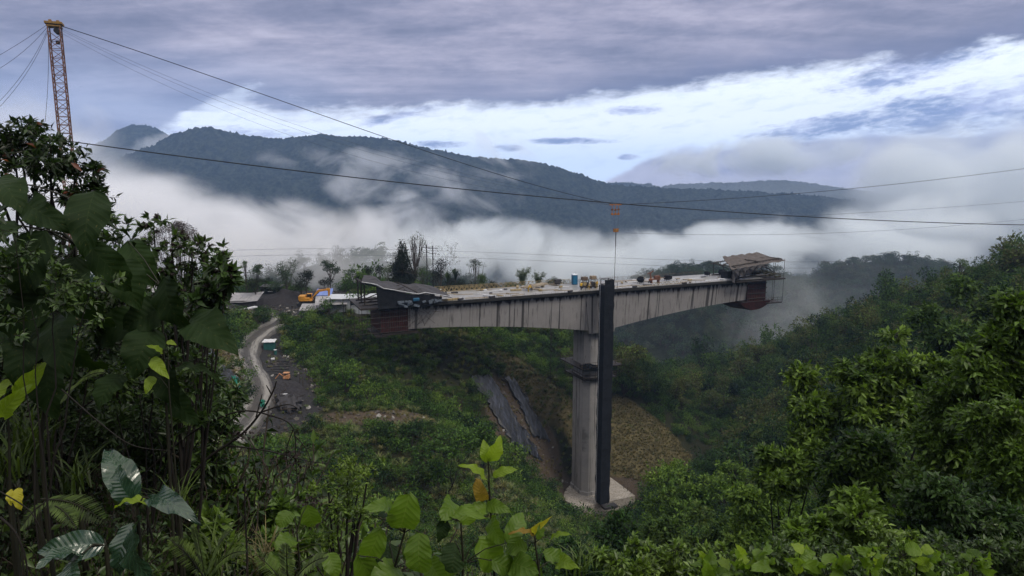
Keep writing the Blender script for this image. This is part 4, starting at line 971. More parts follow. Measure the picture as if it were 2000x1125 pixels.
worker(1268, -3.2, 'worker in orange brown jacket bending at the drilling rig', 1.9, M_oj, M_trs, M_capy, 'bend')
worker(1433, -3.9, 'worker in bright yellow standing in front of the far canopy', .2, M_hiv, M_ytr, M_helm)

# ------------------------------------------------------------------ cable crane
ct = bw(-94.6, 0); gz = float(ground(ct.x, ct.y)); top_z = 23.6; Hc = top_z-gz
tw = thing('cable_crane_mast', 'tall slender rusty lattice mast with yellow head carrying the cables on the left', 'crane mast', (ct.x, ct.y, gz), BRZ)
mb = MB(); a = .78
for x0, y0 in ((-a, -a), (a, -a), (a, a), (-a, a)): mb.box((x0, y0, Hc/2), (.16, .16, Hc))
mb.build('corner_posts', M_ochre, tw)
mb = MB(); z = 0; k = 0; cs = [(-a, -a), (a, -a), (a, a), (-a, a)]
while z < Hc-1.2:
    for i in range(4):
        p, q = cs[i], cs[(i+1) % 4]; mb.bar((*p, z), (*q, z), .045)
        mb.bar((*(p if k % 2 else q), z), (*(q if k % 2 else p), z+1.25), .045)
    z += 1.25; k += 1
mb.build('lattice', M_ochre, tw)
MB().box((0, 0, Hc+.1), (2.3, 2.0, .35)).box((0, 0, Hc-.35), (1.9, 1.8, .2)).box((-.5, 0, Hc+.45), (.4, .5, .4)).box((.5, 0, Hc+.42), (.4, .5, .35)).build('head_frame', M_capy, tw, bevel=.03)
mb = MB()
for y in (-.6, .6): mb.bar((.3, y-.12, Hc-1.0), (.3, y+.12, Hc-1.0), .4, 12)
mb.build('pulleys', M_black, tw); MB().box((.2, .3, Hc-2.6), (.5, .4, .5)).build('lamp_box', M_black, tw)
tz = bw(-94.6, 0); headp = Vector((tz.x, tz.y, top_z))
def cable(label, pts, r, mat=M_rope, name='cable', cat='cable', group=None, n=40):
    """pts: three or more world points of one hanging line, smoothed between"""
    A = np.array([tuple(p) for p in pts]); tt = np.concatenate([[0], np.cumsum(np.linalg.norm(np.diff(A, axis=0), axis=1))]); tt /= tt[-1]
    deg = min(len(A)-1, 3); q = np.linspace(0, 1, n); cf = np.stack([np.polyval(np.polyfit(tt, A[:, k], deg), q) for k in range(3)], 1)
    V, Q = tube_arrays(cf, r, 6); o = link(name, npmesh(name, V, Q, smooth=True), mat); return tag(o, label, cat, group)
def on_axis(px, py):                # point of the vertical plane through the bridge axis seen at that pixel
    a_, b_, c_ = ray(px, py); d0 = Vector((math.cos(BRZ), math.sin(BRZ))); n0 = Vector((-d0.y, d0.x)); k = (BRO.x*n0.x+BRO.y*n0.y)/(a_*n0.x+b_*n0.y); return Vector((a_*k, b_*k, c_*k))
tr_ = on_axis(1202, 402)
cable('upper track cable running from the mast head down to the trolley', [on_axis(118, 50), on_axis(300, 112), on_axis(500, 176), on_axis(720, 260), on_axis(950, 332), on_axis(1197, 399)], .06)
cable('track cable rising from the trolley to the right over the mountain', [on_axis(1207, 399), on_axis(1400, 391), on_axis(1600, 374), on_axis(1800, 353), on_axis(2000, 330), on_axis(2300, 288)], .06)
for i, dy in enumerate((0, 8, 22)):
    cable('thin haul rope below the upper track cable, left of the trolley', [on_axis(118, 56+dy*.3), on_axis(300, 136+dy), on_axis(520, 224+dy), on_axis(800, 312+dy), on_axis(1000, 360+dy*.7), on_axis(1195, 401)], .018, M_thin, group='haul ropes between mast and trolley')
for i, (x1, y1, z1) in enumerate([(-80, 150, 0), (-80, 172, 0), (-60, 250, 0), (-60, 262, 0)]):
    cable('guy rope slanting down to the left from the mast head', [headp+Vector((-1, 0, -.3*i)), on_axis(40, 83+i*22 if i < 2 else 150+(i-2)*10), on_axis(x1, y1)], .026, M_thin if i > 1 else M_rope, group='guy ropes left of the mast', n=16)
cable('thin vertical rope hanging beside the lattice mast', [headp+Vector((-.8, -.5, -2)), on_axis(94, 150), on_axis(88, 238)], .03, M_thin, n=16)
def cline(label, pxs, Y0, Y1, r, mat=M_rope, group=None):
    A = P(*pxs[0], Y0); B = P(*pxs[-1], Y1); n0 = Vector((-(B.y-A.y), B.x-A.x)); pts = []
    for x, y in pxs:
        a_, b_, c_ = ray(x, y); k = (A.x*n0.x+A.y*n0.y)/(a_*n0.x+b_*n0.y); pts.append(Vector((a_*k, b_*k, c_*k)))
    return cable(label, pts, r, mat, group=group)
cline('thick black cable crossing the whole view in front of the mountain', [(-150, 236), (130, 276), (400, 308), (700, 346), (950, 376), (1200, 399), (1450, 416), (1700, 429), (2000, 438), (2250, 441)], 62, 96, .055)
for dy in (0, 12):
    cline('faint power line in front of the fog between the site and the far canopy', [(400, 490+dy), (640, 489+dy), (870, 488+dy), (1100, 498+dy), (1300, 508+dy), (1450, 512+dy), (1700, 508+dy)], 175, 190, .03, M_thin, 'power lines behind the bridge')
cline('faint cable rising to the right in front of the fog bank, upper', [(1350, 430), (1500, 424), (1700, 415), (1850, 405), (2000, 393), (2200, 375)], 170, 230, .035, M_thin)
cline('faint cable rising to the right in front of the fog bank, lower', [(1220, 455), (1400, 458), (1600, 456), (1800, 446), (2000, 428), (2200, 405)], 170, 230, .035, M_thin)
tro = thing('cable_trolley', 'orange trolley with pulleys riding the cables above the bridge', 'cable trolley', tr_, BRZ)
MB().box((0, 0, .25), (2.9, .3, .22)).build('top_beam', M_orange, tro)
mb = MB()
for x0 in (-.8, 0, .8): mb.bar((x0, 0, .2), (x0, 0, -1.9), .07)
mb.bar((-.9, 0, -.8), (.9, 0, -.8), .06); mb.bar((-.9, 0, -1.9), (.9, 0, -1.9), .06); mb.build('frame', M_orange, tro)
for x0, z in ((-.8, -.8), (.8, -.8), (-.8, -1.75), (0, -1.75), (.8, -1.75), (0, -.9)): MB().bar((x0, -.14, z), (x0, .14, z), .24, 12).build('pulley', M_orange if z < -1 else M_ochre, tro)
hb = on_axis(1203, 450)
hk = thing('hook_block', 'orange hook block hanging on ropes under the cable trolley', 'hook block', hb, BRZ)
MB().box((0, 0, 0), (1.2, .35, .7)).build('housing', M_orange, hk, bevel=.05)
for x0 in (-.32, .32): MB().bar((x0, -.2, .05), (x0, .2, .05), .26, 12).build('sheave', M_capy, hk)
MB().bar((-.75, 0, .35), (.75, 0, .35), .07).build('crossbar', M_ochre, hk)
hz0 = hb.z-BRO.z
MB().tube([(0, 0, -.3), (0, 0, -3.5)], .09).tube([(0, 0, -3.5), (-.03, 0, -hz0*.55), (-.12, 0, -hz0+.6)], .05).build('hook_rope', M_steel, hk)
MB().tube([(-.3, 0, .3), (-.7, 0, tr_.z-hb.z-2)], .018, 4).tube([(.3, 0, .3), (.7, 0, tr_.z-hb.z-2)], .018, 4).build('hoist_rope', M_thin, hk)
# ------------------------------------------------------------------ road, yards and covers on the slopes
def drape(name, mat, pxgrid, off=.15, rip=0.0, rf=6.0, y0=75, seed=0, th=.06, uvs=False):
    rs_ = np.random.RandomState(seed); n, m_ = len(pxgrid), len(pxgrid[0]); G = []
    for i, r in enumerate(pxgrid):
        row = []
        for j, (x, y) in enumerate(r):
            p = hit(x, y, y0); p.z = float(ground(p.x, p.y))+off+rip*(.5+.5*math.sin(j*rf+i*.25+rs_.rand()*.8))+rs_.rand()*rip*.3; row.append(tuple(p))
        G.append(row)
    mb = MB().sheet(G, th); o = mb.build(name, mat, smooth=True); return o
def quadgrid(tl, tr, bl, br, n, m_, edge=0, seed=0):
    r_ = np.random.RandomState(seed); g = []
    for i in range(n):
        v = i/(n-1); row = []
        for j in range(m_):
            u = j/(m_-1); x = (tl[0]*(1-u)+tr[0]*u)*(1-v)+(bl[0]*(1-u)+br[0]*u)*v; y = (tl[1]*(1-u)+tr[1]*u)*(1-v)+(bl[1]*(1-u)+br[1]*u)*v
            e = edge*(1 if j in (0, m_-1) or i in (0, n-1) else .2); row.append((x+r_.normal()*e, y+r_.normal()*e*.6))
        g.append(row)
    return g
tag(drape('plastic_cover', M_plas, quadgrid((918, 742), (958, 738), (1010, 880), (1062, 905), 22, 16, 2.5, 1), .35, .55, 2.3), 'wide crumpled black plastic sheet down the cut slope, left of the two', 'plastic cover', 'black plastic sheets on the cut slope')
tag(drape('plastic_cover', M_plas, quadgrid((985, 742), (1008, 748), (1045, 858), (1076, 868), 18, 9, 2, 2), .5, .5, 2.3), 'narrow black plastic sheet beside the dry grass slope, right of the two', 'plastic cover', 'black plastic sheets on the cut slope')
tag(drape('plastic_cover', M_plas, quadgrid((372, 690), (412, 690), (400, 752), (470, 752), 10, 10, 2, 3), .4, .5, 2.6), 'dark plastic sheet under the bare earth bank by the road', 'plastic cover')
# road as its own sheet with wheel tracks
cl = [(556, 622), (535, 634), (508, 650), (486, 670), (480, 695), (492, 725), (504, 755), (503, 785), (487, 812), (462, 842), (440, 875)]
pts = [hit(x, y, 75) for x, y in cl]; A = np.array([(p.x, p.y) for p in pts]); tt = np.arange(len(A)); q = np.linspace(0, len(A)-1, 80)
def crom(A, q):
    i = np.clip(q.astype(int), 0, len(A)-2); f = (q-i)[:, None]; g = lambda k: A[np.clip(i+k, 0, len(A)-1)]
    return .5*((2*g(0))+(-g(-1)+g(1))*f+(2*g(-1)-5*g(0)+4*g(1)-g(2))*f**2+(-g(-1)+3*g(0)-3*g(1)+g(2))*f**3)
B = crom(A, q); tn = np.gradient(B, axis=0); tn /= np.linalg.norm(tn, axis=1, keepdims=True); nn = np.stack([tn[:, 1], -tn[:, 0]], 1)
W = np.linspace(-1, 1, 13); wd = 2.35+.35*fbm(q*1.3, q*0+3, 2)
V = []; uv = []
arc = np.concatenate([[0], np.cumsum(np.linalg.norm(np.diff(B, axis=0), axis=1))])
for i in range(80):
    zc = float(np.mean(ground(B[i, 0]+nn[i, 0]*W*2, B[i, 1]+nn[i, 1]*W*2)))
    for u in W:
        x_, y_ = B[i]+nn[i]*wd[i]*(u+(.06*math.sin(i*.9) if abs(u) == 1 else 0)); zg = float(ground(x_, y_)); V.append((x_, y_, max(zg+.07, zg*.5+zc*.5+.07) if abs(u) < 1 else zg-.1)); uv.append((u*.5+.5, arc[i]))
ii = np.arange(80*13).reshape(80, 13); Q = np.stack([ii[:-1, :-1], ii[1:, :-1], ii[1:, 1:], ii[:-1, 1:]], -1).reshape(-1, 4)
me = npmesh('road', V, Q, smooth=True, uv=np.array(uv)); m, t = material('muddy gravel road')
un = t.n.new('ShaderNodeUVMap'); un.uv_map = 'uv'; ux, uy, _ = t.sep(un.outputs[0]); p = t.n.new('ShaderNodeNewGeometry').outputs['Position']
n1 = t.noise(p, 1.2, 5, .7); n2 = t.noise(t.comb(t.m('MULTIPLY', ux, 15.0), t.m('MULTIPLY', uy, .22), 0.0), 1.0, 6, .7)
trk = t.m('ABSOLUTE', t.m('SUBTRACT', t.m('PINGPONG', t.m('ADD', ux, t.m('MULTIPLY', t.m('SUBTRACT', n1, .5), .10)), .5), .26))
c = t.mix(t.smooth(t.m('ADD', trk, t.m('MULTIPLY', t.m('SUBTRACT', n2, .5), .5)), .17, .02), (.045, .041, .04), (.20, .19, .182))
c = t.mix(t.smooth(n2, .54, .66), c, (.035, .032, .031)); c = t.mix(t.m('MULTIPLY', t.smooth(n1, .5, .7), .4), c, (.10, .09, .085))
pbr(t, c, .75, n2, .8, .12, .4); tag(link('road', me, m), kind='structure')

def gpt(x, y, y0=75): return hit(x, y, y0)
def site(name, label, cat, px, py, rz=0, group=None, y0=75):
    p = hit(px, py, y0); p.z = float(ground(p.x, p.y)); return thing(name, label, cat, p, rz, group)
# excavator
e = site('excavator', 'yellow tracked excavator with raised boom parked by the dark gravel heap', 'excavator', 599, 597, .10)
MB().box((0, 0, 1.35), (2.9, 2.4, .35)).box((-.85, 0, 1.95), (1.5, 2.4, 1.0)).box((.3, -.75, 1.75), (1.2, .8, .5)).build('body', M_yel, e, bevel=.1)
MB().box((.65, .65, 2.1), (1.3, 1.0, 1.3)).build('cab', M_yel, e, bevel=.08)
MB().box((.66, .12, 2.3), (1.0, .04, .8)).box((1.32, .65, 2.3), (.04, .8, .8)).build('window', M_glass, e)
for s in (-1, 1):
    MB().extr([(-2.0, .35), (-1.7, .05), (1.7, .05), (2.0, .35), (2.0, .6), (1.7, .88), (-1.7, .88), (-2.0, .6)], s*1.1-.28, s*1.1+.28).build('track', M_black, e, bevel=.05)
MB().box((0, 0, .6), (1.6, 1.8, .5)).bar((0, 0, .6), (0, 0, 1.25), .6, 12).build('undercarriage', M_steel, e)
MB().extr([(1.0, 1.5), (1.4, 1.5), (2.9, 3.2), (5.1, 3.55), (5.1, 3.95), (2.7, 3.75)], -.2, .2).build('boom', M_yel, e, bevel=.04)
MB().extr([(4.3, 3.55), (4.9, 4.1), (5.5, 3.95), (5.25, 1.6), (4.95, 1.6), (4.95, 3.4)], -.16, .16).build('stick', M_yel, e, bevel=.03)
MB().extr([(4.9, 1.7), (5.3, 1.7), (5.55, 1.2), (5.3, .75), (4.7, .7), (4.5, 1.0), (4.75, 1.15)], -.45, .45).build('bucket', M_steel, e, bevel=.03)
MB().bar((1.6, -.25, 1.9), (2.9, -.25, 3.1), .09, 6).bar((1.6, .25, 1.9), (2.9, .25, 3.1), .09, 6).bar((2.9, 0, 3.95), (4.5, 0, 4.0), .09, 6).build('hydraulic_rams', M_steel, e)
# dark gravel heap
def heap(name, label, cat, px, py, rx, ry, h, mat, seed, rz=0):
    p = hit(px, py, 75); n = 34; X, Y_ = np.meshgrid(np.linspace(-1, 1, n), np.linspace(-1, 1, n), indexing='ij')
    r = np.hypot(X, Y_); Z = np.clip(1-r, 0, 1)**.8; Z = Z*(.75+.5*fbm(X*2+seed, Y_*2+seed, 3))*h + (np.random.RandomState(seed).rand(n, n)-.5)*.12
    zz_ = ground(p.x+X*rx, p.y+Y_*ry)-p.z; Zt = np.where(r < 1, Z+zz_+.02, zz_-.15)
    o = link(name, grid_mesh(name, X*rx, Y_*ry, Zt), mat, loc=p); return tag(o, label, cat)
M_grav = flat('dark crushed stone', (.020, .018, .021), .9, var=.6, sc_=3)
heap('gravel_heap', 'large dark crushed stone heap left of the excavator', 'gravel heap', 556, 586, 5.5, 6, 2.6, M_grav, 3)
heap('gravel_heap', 'small dark spoil heap in the yard beside the road bend', 'gravel heap', 560, 760, 3.2, 3.0, 1.0, M_grav, 6)
# buildings of the camp
def shed(name, label, px, py, rz, L, D, H, wall, roof, tilt=.12, over=.35, windows=0, group=None, open_=False, sag=0, lift=0):
    o = site(name, label, 'shed', px, py, rz, group)
    if not open_: MB().add([(x, y, z) for z in (-.8, H+lift) for x, y in ((-L/2, -D/2), (L/2, -D/2), (L/2, D/2), (-L/2, D/2))], [(3, 2, 1, 0), (4, 5, 6, 7), (0, 1, 5, 4), (1, 2, 6, 5), (2, 3, 7, 6), (3, 0, 4, 7)]).build('wall', wall, o)
    for x, y in ((-L/2+.1, -D/2+.1), (L/2-.1, -D/2+.1), (L/2-.1, D/2-.1), (-L/2+.1, D/2-.1)):
        if open_: MB().box((x, y, H/2-.4), (.14, .14, H+.8)).build('post', M_steel, o)
    n, m_ = 9, 7
    G = [[(-L/2-over+(L+2*over)*i/(n-1), -D/2-over+(D+2*over)*j/(m_-1), H+.12+(j/(m_-1)-.5)*D*tilt+D*abs(tilt)*.5-sag*math.sin(math.pi*i/(n-1))+.03*math.sin(i*2.1+j)) for j in range(m_)] for i in range(n)]
    MB().sheet(G, .05).build('roof', roof, o)
    for k in range(windows):
        x = -L/2+L*(k+.7)/(windows+.4); w_ = MB().box((x, -D/2-.03, H*.58), (1.1, .06, .8)).build('window', M_glass, o); MB().box((x, -D/2-.07, H*.58-.46), (1.3, .1, .08)).box((x, -D/2-.07, H*.58+.46), (1.3, .1, .08)).build('frame', M_white, w_)
    return o
shed('long_shed', 'long low white shed with pale roof edge and dark windows beside the near bridge tip', 692, 603, .10, 9.5, 4, 2.5, M_cream, flat('pale roof sheet', (.42, .44, .48), .5, var=.1), .06, .5, 3)
shed('open_shed', 'larger open shed with grey corrugated roof in front of the excavator', 648, 609, .22, 6.0, 3.6, 1.8, M_cream, M_zinc, .34, .3, open_=True)
shed('open_shed', 'lower open shed with grey corrugated roof, left of the larger corrugated one', 612, 614, .10, 4.6, 2.8, 1.1, M_cream, M_zinc, .30, .3, open_=True)
shed('lean_to', 'pale sheet roof lying over low wall below the long white shed', 722, 612, .05, 4.0, 1.6, .8, M_cream, M_white, .1, .2)
shed('sagging_shed', 'grey corrugated roof sagging low behind the leafy shrub, left of the gravel heap', 472, 592, .05, 8.5, 5, .9, M_dtarp, M_zinc, .26, .3, sag=.35)
shed('dark_shed', 'low dark shed with flat roof under the trees behind the gravel heap', 532, 571, .0, 5.0, 3, 1.6, M_net, M_dtarp, .05, .4, 1)
shed('pale_shed', 'pale metal shed half hidden by big leaves at the left edge of the camp', 290, 588, .1, 6, 4, 2.0, M_cream, M_zinc, .15, .3)
shed('roadside_hut', 'tiny turquoise hut with pale flat roof at the inner bend of the road', 527, 681, .1, 1.9, 1.5, 1.4, M_teal, M_white, .12, .25, 0)
shed('tarp_shelter', 'blue tarpaulin shelter behind the excavator boom', 634, 583, .1, 3.4, 2.6, .9, M_bsheet, M_bsheet, .45, .2)
bd = site('concrete_slab', 'long pale concrete slab leaning down the bank under the sagging roof', 'concrete slab', 484, 607, 0)
MB().box((0, 0, .5), (.85, 4.6, .25), -.45).build('slab', M_white, bd)
tag(MB().box((0, 0, .16), (2.4, .22, .18)).box((.1, .35, .12), (2.3, .2, .12)).build('timber_beams', M_white, loc=gpt(546, 772), rz=.05), 'two short pale beams lying in the yard beside the road', 'timber beams')
rs = random.Random(8)
for i in range(6):
    x, y = 541+rs.uniform(-4, 4), 706+i*5.2; o = MB().box((0, 0, .1), (rs.uniform(3.6, 5), .16, .16), rs.uniform(-.06, .12)).build('dark_log', M_dtarp, loc=gpt(x, y)); tag(o, 'dark log lying across the slope of the yard below the hut', 'log', 'dark logs in the yard below the hut')
mx_ = site('mini_excavator', 'small orange digger with boom lowered to the left in the yard', 'mini excavator', 560, 744, math.pi); mx_.scale = (.75, .75, .75)
M_or = flat('faded orange paint', (.40, .19, .09), .6, var=.35)
MB().box((0, 0, .8), (1.3, 1.1, .5)).box((-.3, 0, 1.2), (.7, 1.1, .4)).build('body', M_or, mx_, bevel=.06); MB().box((0, 0, 1.9), (1.3, 1.1, .08)).bar((-.5, -.45, 1.2), (-.5, -.45, 1.9), .04).bar((-.5, .45, 1.2), (-.5, .45, 1.9), .04).bar((.5, -.45, 1.0), (.5, -.45, 1.9), .04).bar((.5, .45, 1.0), (.5, .45, 1.9), .04).build('canopy', M_or, mx_)
for s in (-1, 1): MB().extr([(-.9, .2), (-.7, .02), (.7, .02), (.9, .2), (.7, .45), (-.7, .45)], s*.5-.15, s*.5+.15).build('track', M_black, mx_)
MB().bar((.5, 0, .9), (1.5, 0, 1.7), .12, 6).bar((1.5, 0, 1.7), (2.5, 0, .5), .10, 6).build('boom', M_or, mx_); MB().box((2.6, 0, .3), (.4, .5, .4)).build('bucket', M_steel, mx_, bevel=.05)
bk = site('barrel', 'turquoise barrel beside the tiny hut by the road', 'barrel', 538, 692); MB().bar((0, 0, 0), (0, 0, .85), .3, 14).build('body', M_teal, bk); MB().bar((0, 0, .86), (0, 0, .9), .31, 14).build('lid', M_white, bk)
tag(MB().box((0, 0, .2), (.7, .5, .35), .4).build('cement_sack', M_white, loc=gpt(533, 703), bevel=.08), 'single white sack on the ground below the tiny hut', 'sack')
def net(label, tl, tr, bl, br, seed, mat=M_green): tag(drape('safety_net', mat, quadgrid(tl, tr, bl, br, 9, 9, 2, seed), .6, .7, 1.9), label, 'safety net')
net('green safety net lying in the bushes left of the road', (452, 748), (466, 752), (463, 768), (474, 772), 4)
net('small green safety net at the foot of the road bend', (510, 796), (518, 797), (512, 806), (519, 806), 5)
tag(drape('debris_sheet', M_dtarp, quadgrid((540, 782), (585, 778), (545, 806), (590, 806), 9, 12, 3, 6), .2, .7, 1.6), 'dark crumpled sheeting piled at the lower end of the yard', 'sheeting')
for i in range(9):
    x, y = rs.uniform(528, 590), rs.uniform(775, 812); a = gpt(x, y); o = MB().tube([(0, 0, .1), (rs.uniform(-1, 1), rs.uniform(-.5, .5), rs.uniform(.6, 1.3)), (rs.uniform(-2, 2), rs.uniform(-.7, .7), rs.uniform(.3, 1.8))], .05, 5).build('dead_branch', M_bark, loc=a); tag(o, 'bare dead branch sticking out of the dark sheeting in the yard', 'branch', 'dead branches at the end of the yard')
for i, (x, y) in enumerate([(586, 748), (592, 756), (598, 740), (604, 750)]):
    tag(MB().box((0, 0, .7), (.1, .1, 2.2)).build('post', M_bark, loc=gpt(x, y)), 'dark timber post at the outer edge of the yard', 'post', 'posts along the edge of the yard')
for i in range(7):
    x, y = rs.uniform(456, 464), 684+i*9; bm = bmesh.new(); bmesh.ops.create_icosphere(bm, subdivisions=2, radius=.45+.25*rs.random())
    for v in bm.verts: v.co *= 1+rs.uniform(-.18, .18); v.co.z *= .7
    me = bpy.data.meshes.new('rock'); bm.to_mesh(me); bm.free(); o = link('boulder', me, M_foot, loc=gpt(x, y)); tag(o, 'pale boulder at the outer edge of the road bend', 'boulder', 'boulders lining the road')
mkp = gpt(1166, 1005, 100); tag(MB().tube([(0, 0, 0), (-.1, 0, 3.2)], .07, 6).build('marker_pole', M_white, loc=(mkp.x, mkp.y-1, mkp.z)), 'thin white pole standing in front of the bridge footing', 'pole')
tag(MB().box((0, 0, .25), (.9, .4, .3), .3).build('red_drum', M_oj, loc=(21.5, 137.0, float(ground(21.5, 137))+.1), bevel=.08), 'small red container beside the footing of the bridge', 'container')
for i, (x, y) in enumerate([(7.2, -6.5), (7.2, -3.5), (7.2, -5)]):
    tag(MB().box((0, 0, .5), (.08, .08, 1.0)).build('survey_post', M_bark, loc=bw(x, y, zf), rz=BRZ), 'short dark post on the right edge of the footing', 'post', 'short posts on the footing')

# ------------------------------------------------------------------ trees one can tell apart
L_dark = leafmat('dark evergreen leaves', [(.005, .008, .006), (.009, .014, .008), (.016, .022, .011)], .15, spec=.1, rough=.7)
L_mid = leafmat('skyline leaves', [(0.013, 0.023, 0.014), (0.026, 0.047, 0.021), (0.044, 0.075, 0.026), (0.065, 0.101, 0.036)], .3, spec=.12, rough=.6)
L_bamb = leafmat('bamboo leaves', [(.035, .055, .022), (.055, .085, .03), (.08, .11, .04)], .35)
L_purp = leafmat('dry purple leaves', [(.04, .03, .034), (.07, .055, .058), (.05, .045, .04)], .2)
L_sun = leafmat('yellow green leaves', [(0.015, 0.035, 0.010), (0.035, 0.070, 0.013), (0.073, 0.125, 0.019), (0.125, 0.194, 0.030), (0.200, 0.250, 0.043)], .4, spec=.25, nscale=.35)
L_gloss = leafmat('glossy shrub leaves', [(.012, .028, .010), (.024, .052, .014), (.042, .08, .018), (.065, .105, .024)], .35, rough=.45, spec=.25, nscale=.6)
def tree_thing(name, label, px, top, bot, width, Yd, kind, seed, mat=None, leaf=.35, n=900, group=None, asp=.45, bark=None):
    base = P(px, bot, Yd); gz_ = float(ground(base.x, base.y)); d = Yd*CP-base.z*SP; Hh = (bot-top)*d/F; Wd = width*d/F
    z0 = min(gz_, base.z); o = thing(name, label, 'tree' if 'shrub' not in name else 'shrub', (base.x, base.y, z0-.2), 0, group); off = base.z-z0+.2
    rs_ = np.random.RandomState(seed); R_ = Wd/2; lb = []; bark = bark or M_bark
    if kind == 'round': lb = [(rs_.normal()*.38*R_, rs_.normal()*.38*R_, off+Hh*rs_.uniform(.45, .85), R_*rs_.uniform(.28, .5), Hh*rs_.uniform(.10, .2)) for _ in range(12)]
    elif kind == 'cone': lb = [(math.cos(a)*R_*(1-f)*.7*rs_.rand(), math.sin(a)*R_*(1-f)*.7*rs_.rand(), off+Hh*(.15+.78*f), R_*(1-f)*.6+.35, Hh*.10) for a, f in [(rs_.uniform(0, 6.3), i/26) for i in range(26)]]
    elif kind == 'tall': lb = [(rs_.normal()*.35*R_, rs_.normal()*.35*R_, off+Hh*rs_.uniform(.15, .9), R_*rs_.uniform(.25, .5), Hh*rs_.uniform(.06, .14)) for _ in range(14)]
    elif kind == 'umbrella': lb = [(math.cos(a)*R_*r, math.sin(a)*R_*r, off+Hh*(.93-.22*r*r+rs_.uniform(-.05, .03)), R_*rs_.uniform(.16, .3), Hh*.045) for a, r in [(rs_.uniform(0, 6.3), rs_.uniform(.05, .9)) for _ in range(13)]]
    elif kind == 'flat': lb = [(math.cos(a)*R_*r, math.sin(a)*R_*r, off+Hh*(.9-.38*rs_.rand()), R_*rs_.uniform(.2, .36), Hh*.07) for a, r in [(rs_.uniform(0, 6.3), rs_.uniform(.05, .75)) for _ in range(12)]]
    elif kind == 'dome': lb = [(math.cos(a)*R_*r, math.sin(a)*R_*r, off+Hh*(.9-.5*r*r), R_*.24, Hh*.09) for a, r in [(rs_.uniform(0, 6.3), rs_.uniform(.05, .85)**.7) for _ in range(26)]]
    if kind in ('bare', 'vase'):
        parts = []
        def grow(p, d_, L, r, lev):
            q = [p]; dd = d_.copy()
            for k in range(4): dd = dd+rs_.normal(size=3)*.13; dd[2] += .01; dd /= np.linalg.norm(dd); q.append(q[-1]+dd*L/4)
            parts.append(tube_arrays(q, np.linspace(r, r*.6, 5), 5 if lev < 2 else 3))
            if lev < 5:
                for k in range(3 if lev else 4):
                    a = rs_.uniform(0, 6.28); e = dd+np.array([math.cos(a), math.sin(a), .1])*rs_.uniform(.6, 1.15); grow(q[-1 if k else -2], e/np.linalg.norm(e), L*rs_.uniform(.55, .8), r*.58, lev+1)
        grow(np.array([0, 0, off*0.]), np.array([0, 0, 1.]), off+Hh*.42, .14, 0); V, Q = merge(parts); zs = V[:, 2]; fr = np.clip(zs/zs.max(), 0, 1)[:, None]; V[:, :2] -= V[zs > zs.max()*.5][:, :2].mean(0)*fr; sxy = np.percentile(np.abs(V[:, :2]), 88)/R_
        V[:, :2] /= max(sxy, .3); V[:, 2] *= (off+Hh)/zs.max(); link('branches', npmesh('branches', V, Q), bark, o)
        if n: 
            k = rs_.choice(len(V), n); Pc = V[k]; Pc = Pc[Pc[:, 2] > off+Hh*.3]; V2, T2 = leaves_mesh(Pc, rnd_dirs(rs_, len(Pc), -.3), rnd_dirs(rs_, len(Pc), .5), leaf, leaf*.5); link('crown', npmesh('crown', V2, None, T2), mat or L_dark, o)
        return o
    if kind == 'bamboo':
        parts = []; cl_ = []
        for i in range(9):
            a = rs_.uniform(0, 6.28); s = np.linspace(0, 1, 8); hh = Hh*rs_.uniform(.7, 1); r = R_*rs_.uniform(.3, 1); c_ = np.stack([np.cos(a)*r*s**2.2, np.sin(a)*r*s**2.2, off+hh*(s-.12*s**3)], 1); parts.append(tube_arrays(c_, np.linspace(.05, .015, 8), 4))
            for f in rs_.uniform(.25, 1, n//9): j = f*7; k = int(min(j, 6)); cl_.append(c_[k]+(c_[k+1]-c_[k])*(j-k)+rs_.normal(size=3)*.28*(1.2-f*.5))
        Pc = np.array(cl_); D = rnd_dirs(rs_, len(Pc), -.6); V2, T2 = leaves_mesh(Pc, D, rnd_dirs(rs_, len(Pc), .5), leaf, leaf*.25); link('crown', npmesh('crown', V2, None, T2), mat or L_bamb, o); V, Q = merge(parts); link('canes', npmesh('canes', V, Q), bark, o); return o
    if kind == 'banana':
        parts = []; lf = []
        for i in range(8):
            a = i*2.4; s = np.linspace(0, 1, 7); r = R_*rs_.uniform(.8, 1.2)*s; z = off+Hh*.5+Hh*.55*np.sin(s*2.3)*rs_.uniform(.6, 1)-Hh*.1*s; w_ = .24*np.sin(np.pi*np.clip(s*.92+.08, 0, 1))**.6
            c_ = np.stack([np.cos(a)*r, np.sin(a)*r, z], 1); sd_ = np.array([-math.sin(a), math.cos(a), 0]); V = np.concatenate([c_+sd_*w_[:, None]-[0, 0, .06], c_, c_-sd_*w_[:, None]-[0, 0, .06]]); k = np.arange(6)[:, None]
            lf.append((V, np.concatenate([np.hstack([k, k+1, k+8, k+7]), np.hstack([k+7, k+8, k+15, k+14])])))
        V, Q = merge(lf); link('crown', npmesh('crown', V, Q), mat or L_mid, o); V, Q = tube_arrays([(0, 0, -.2), (0, 0, off+Hh*.5)], [.14, .09], 8); link('trunk', npmesh('trunk', V, Q), bark, o); return o
    V, T_ = crown_arrays(seed, n, lb, leaf, asp, .6); link('crown', npmesh('crown', V, None, T_), mat or L_mid, o)
    V, Q = limbs_arrays(seed, lb, .25, max(.06, Hh*.022)); link('trunk', npmesh('trunk', V, Q), bark, o); return o
TT = tree_thing
TT('conical_tree', 'dense dark cone shaped tree standing above the near form traveller', 787, 465, 568, 66, 162, 'cone', 1, L_dark, .5, 6500)
TT('bare_tree', 'large bare tree with wide fine branches right of the dark cone shaped tree', 848, 456, 580, 92, 160, 'bare', 2, L_dark, .35, 260, bark=M_bark)
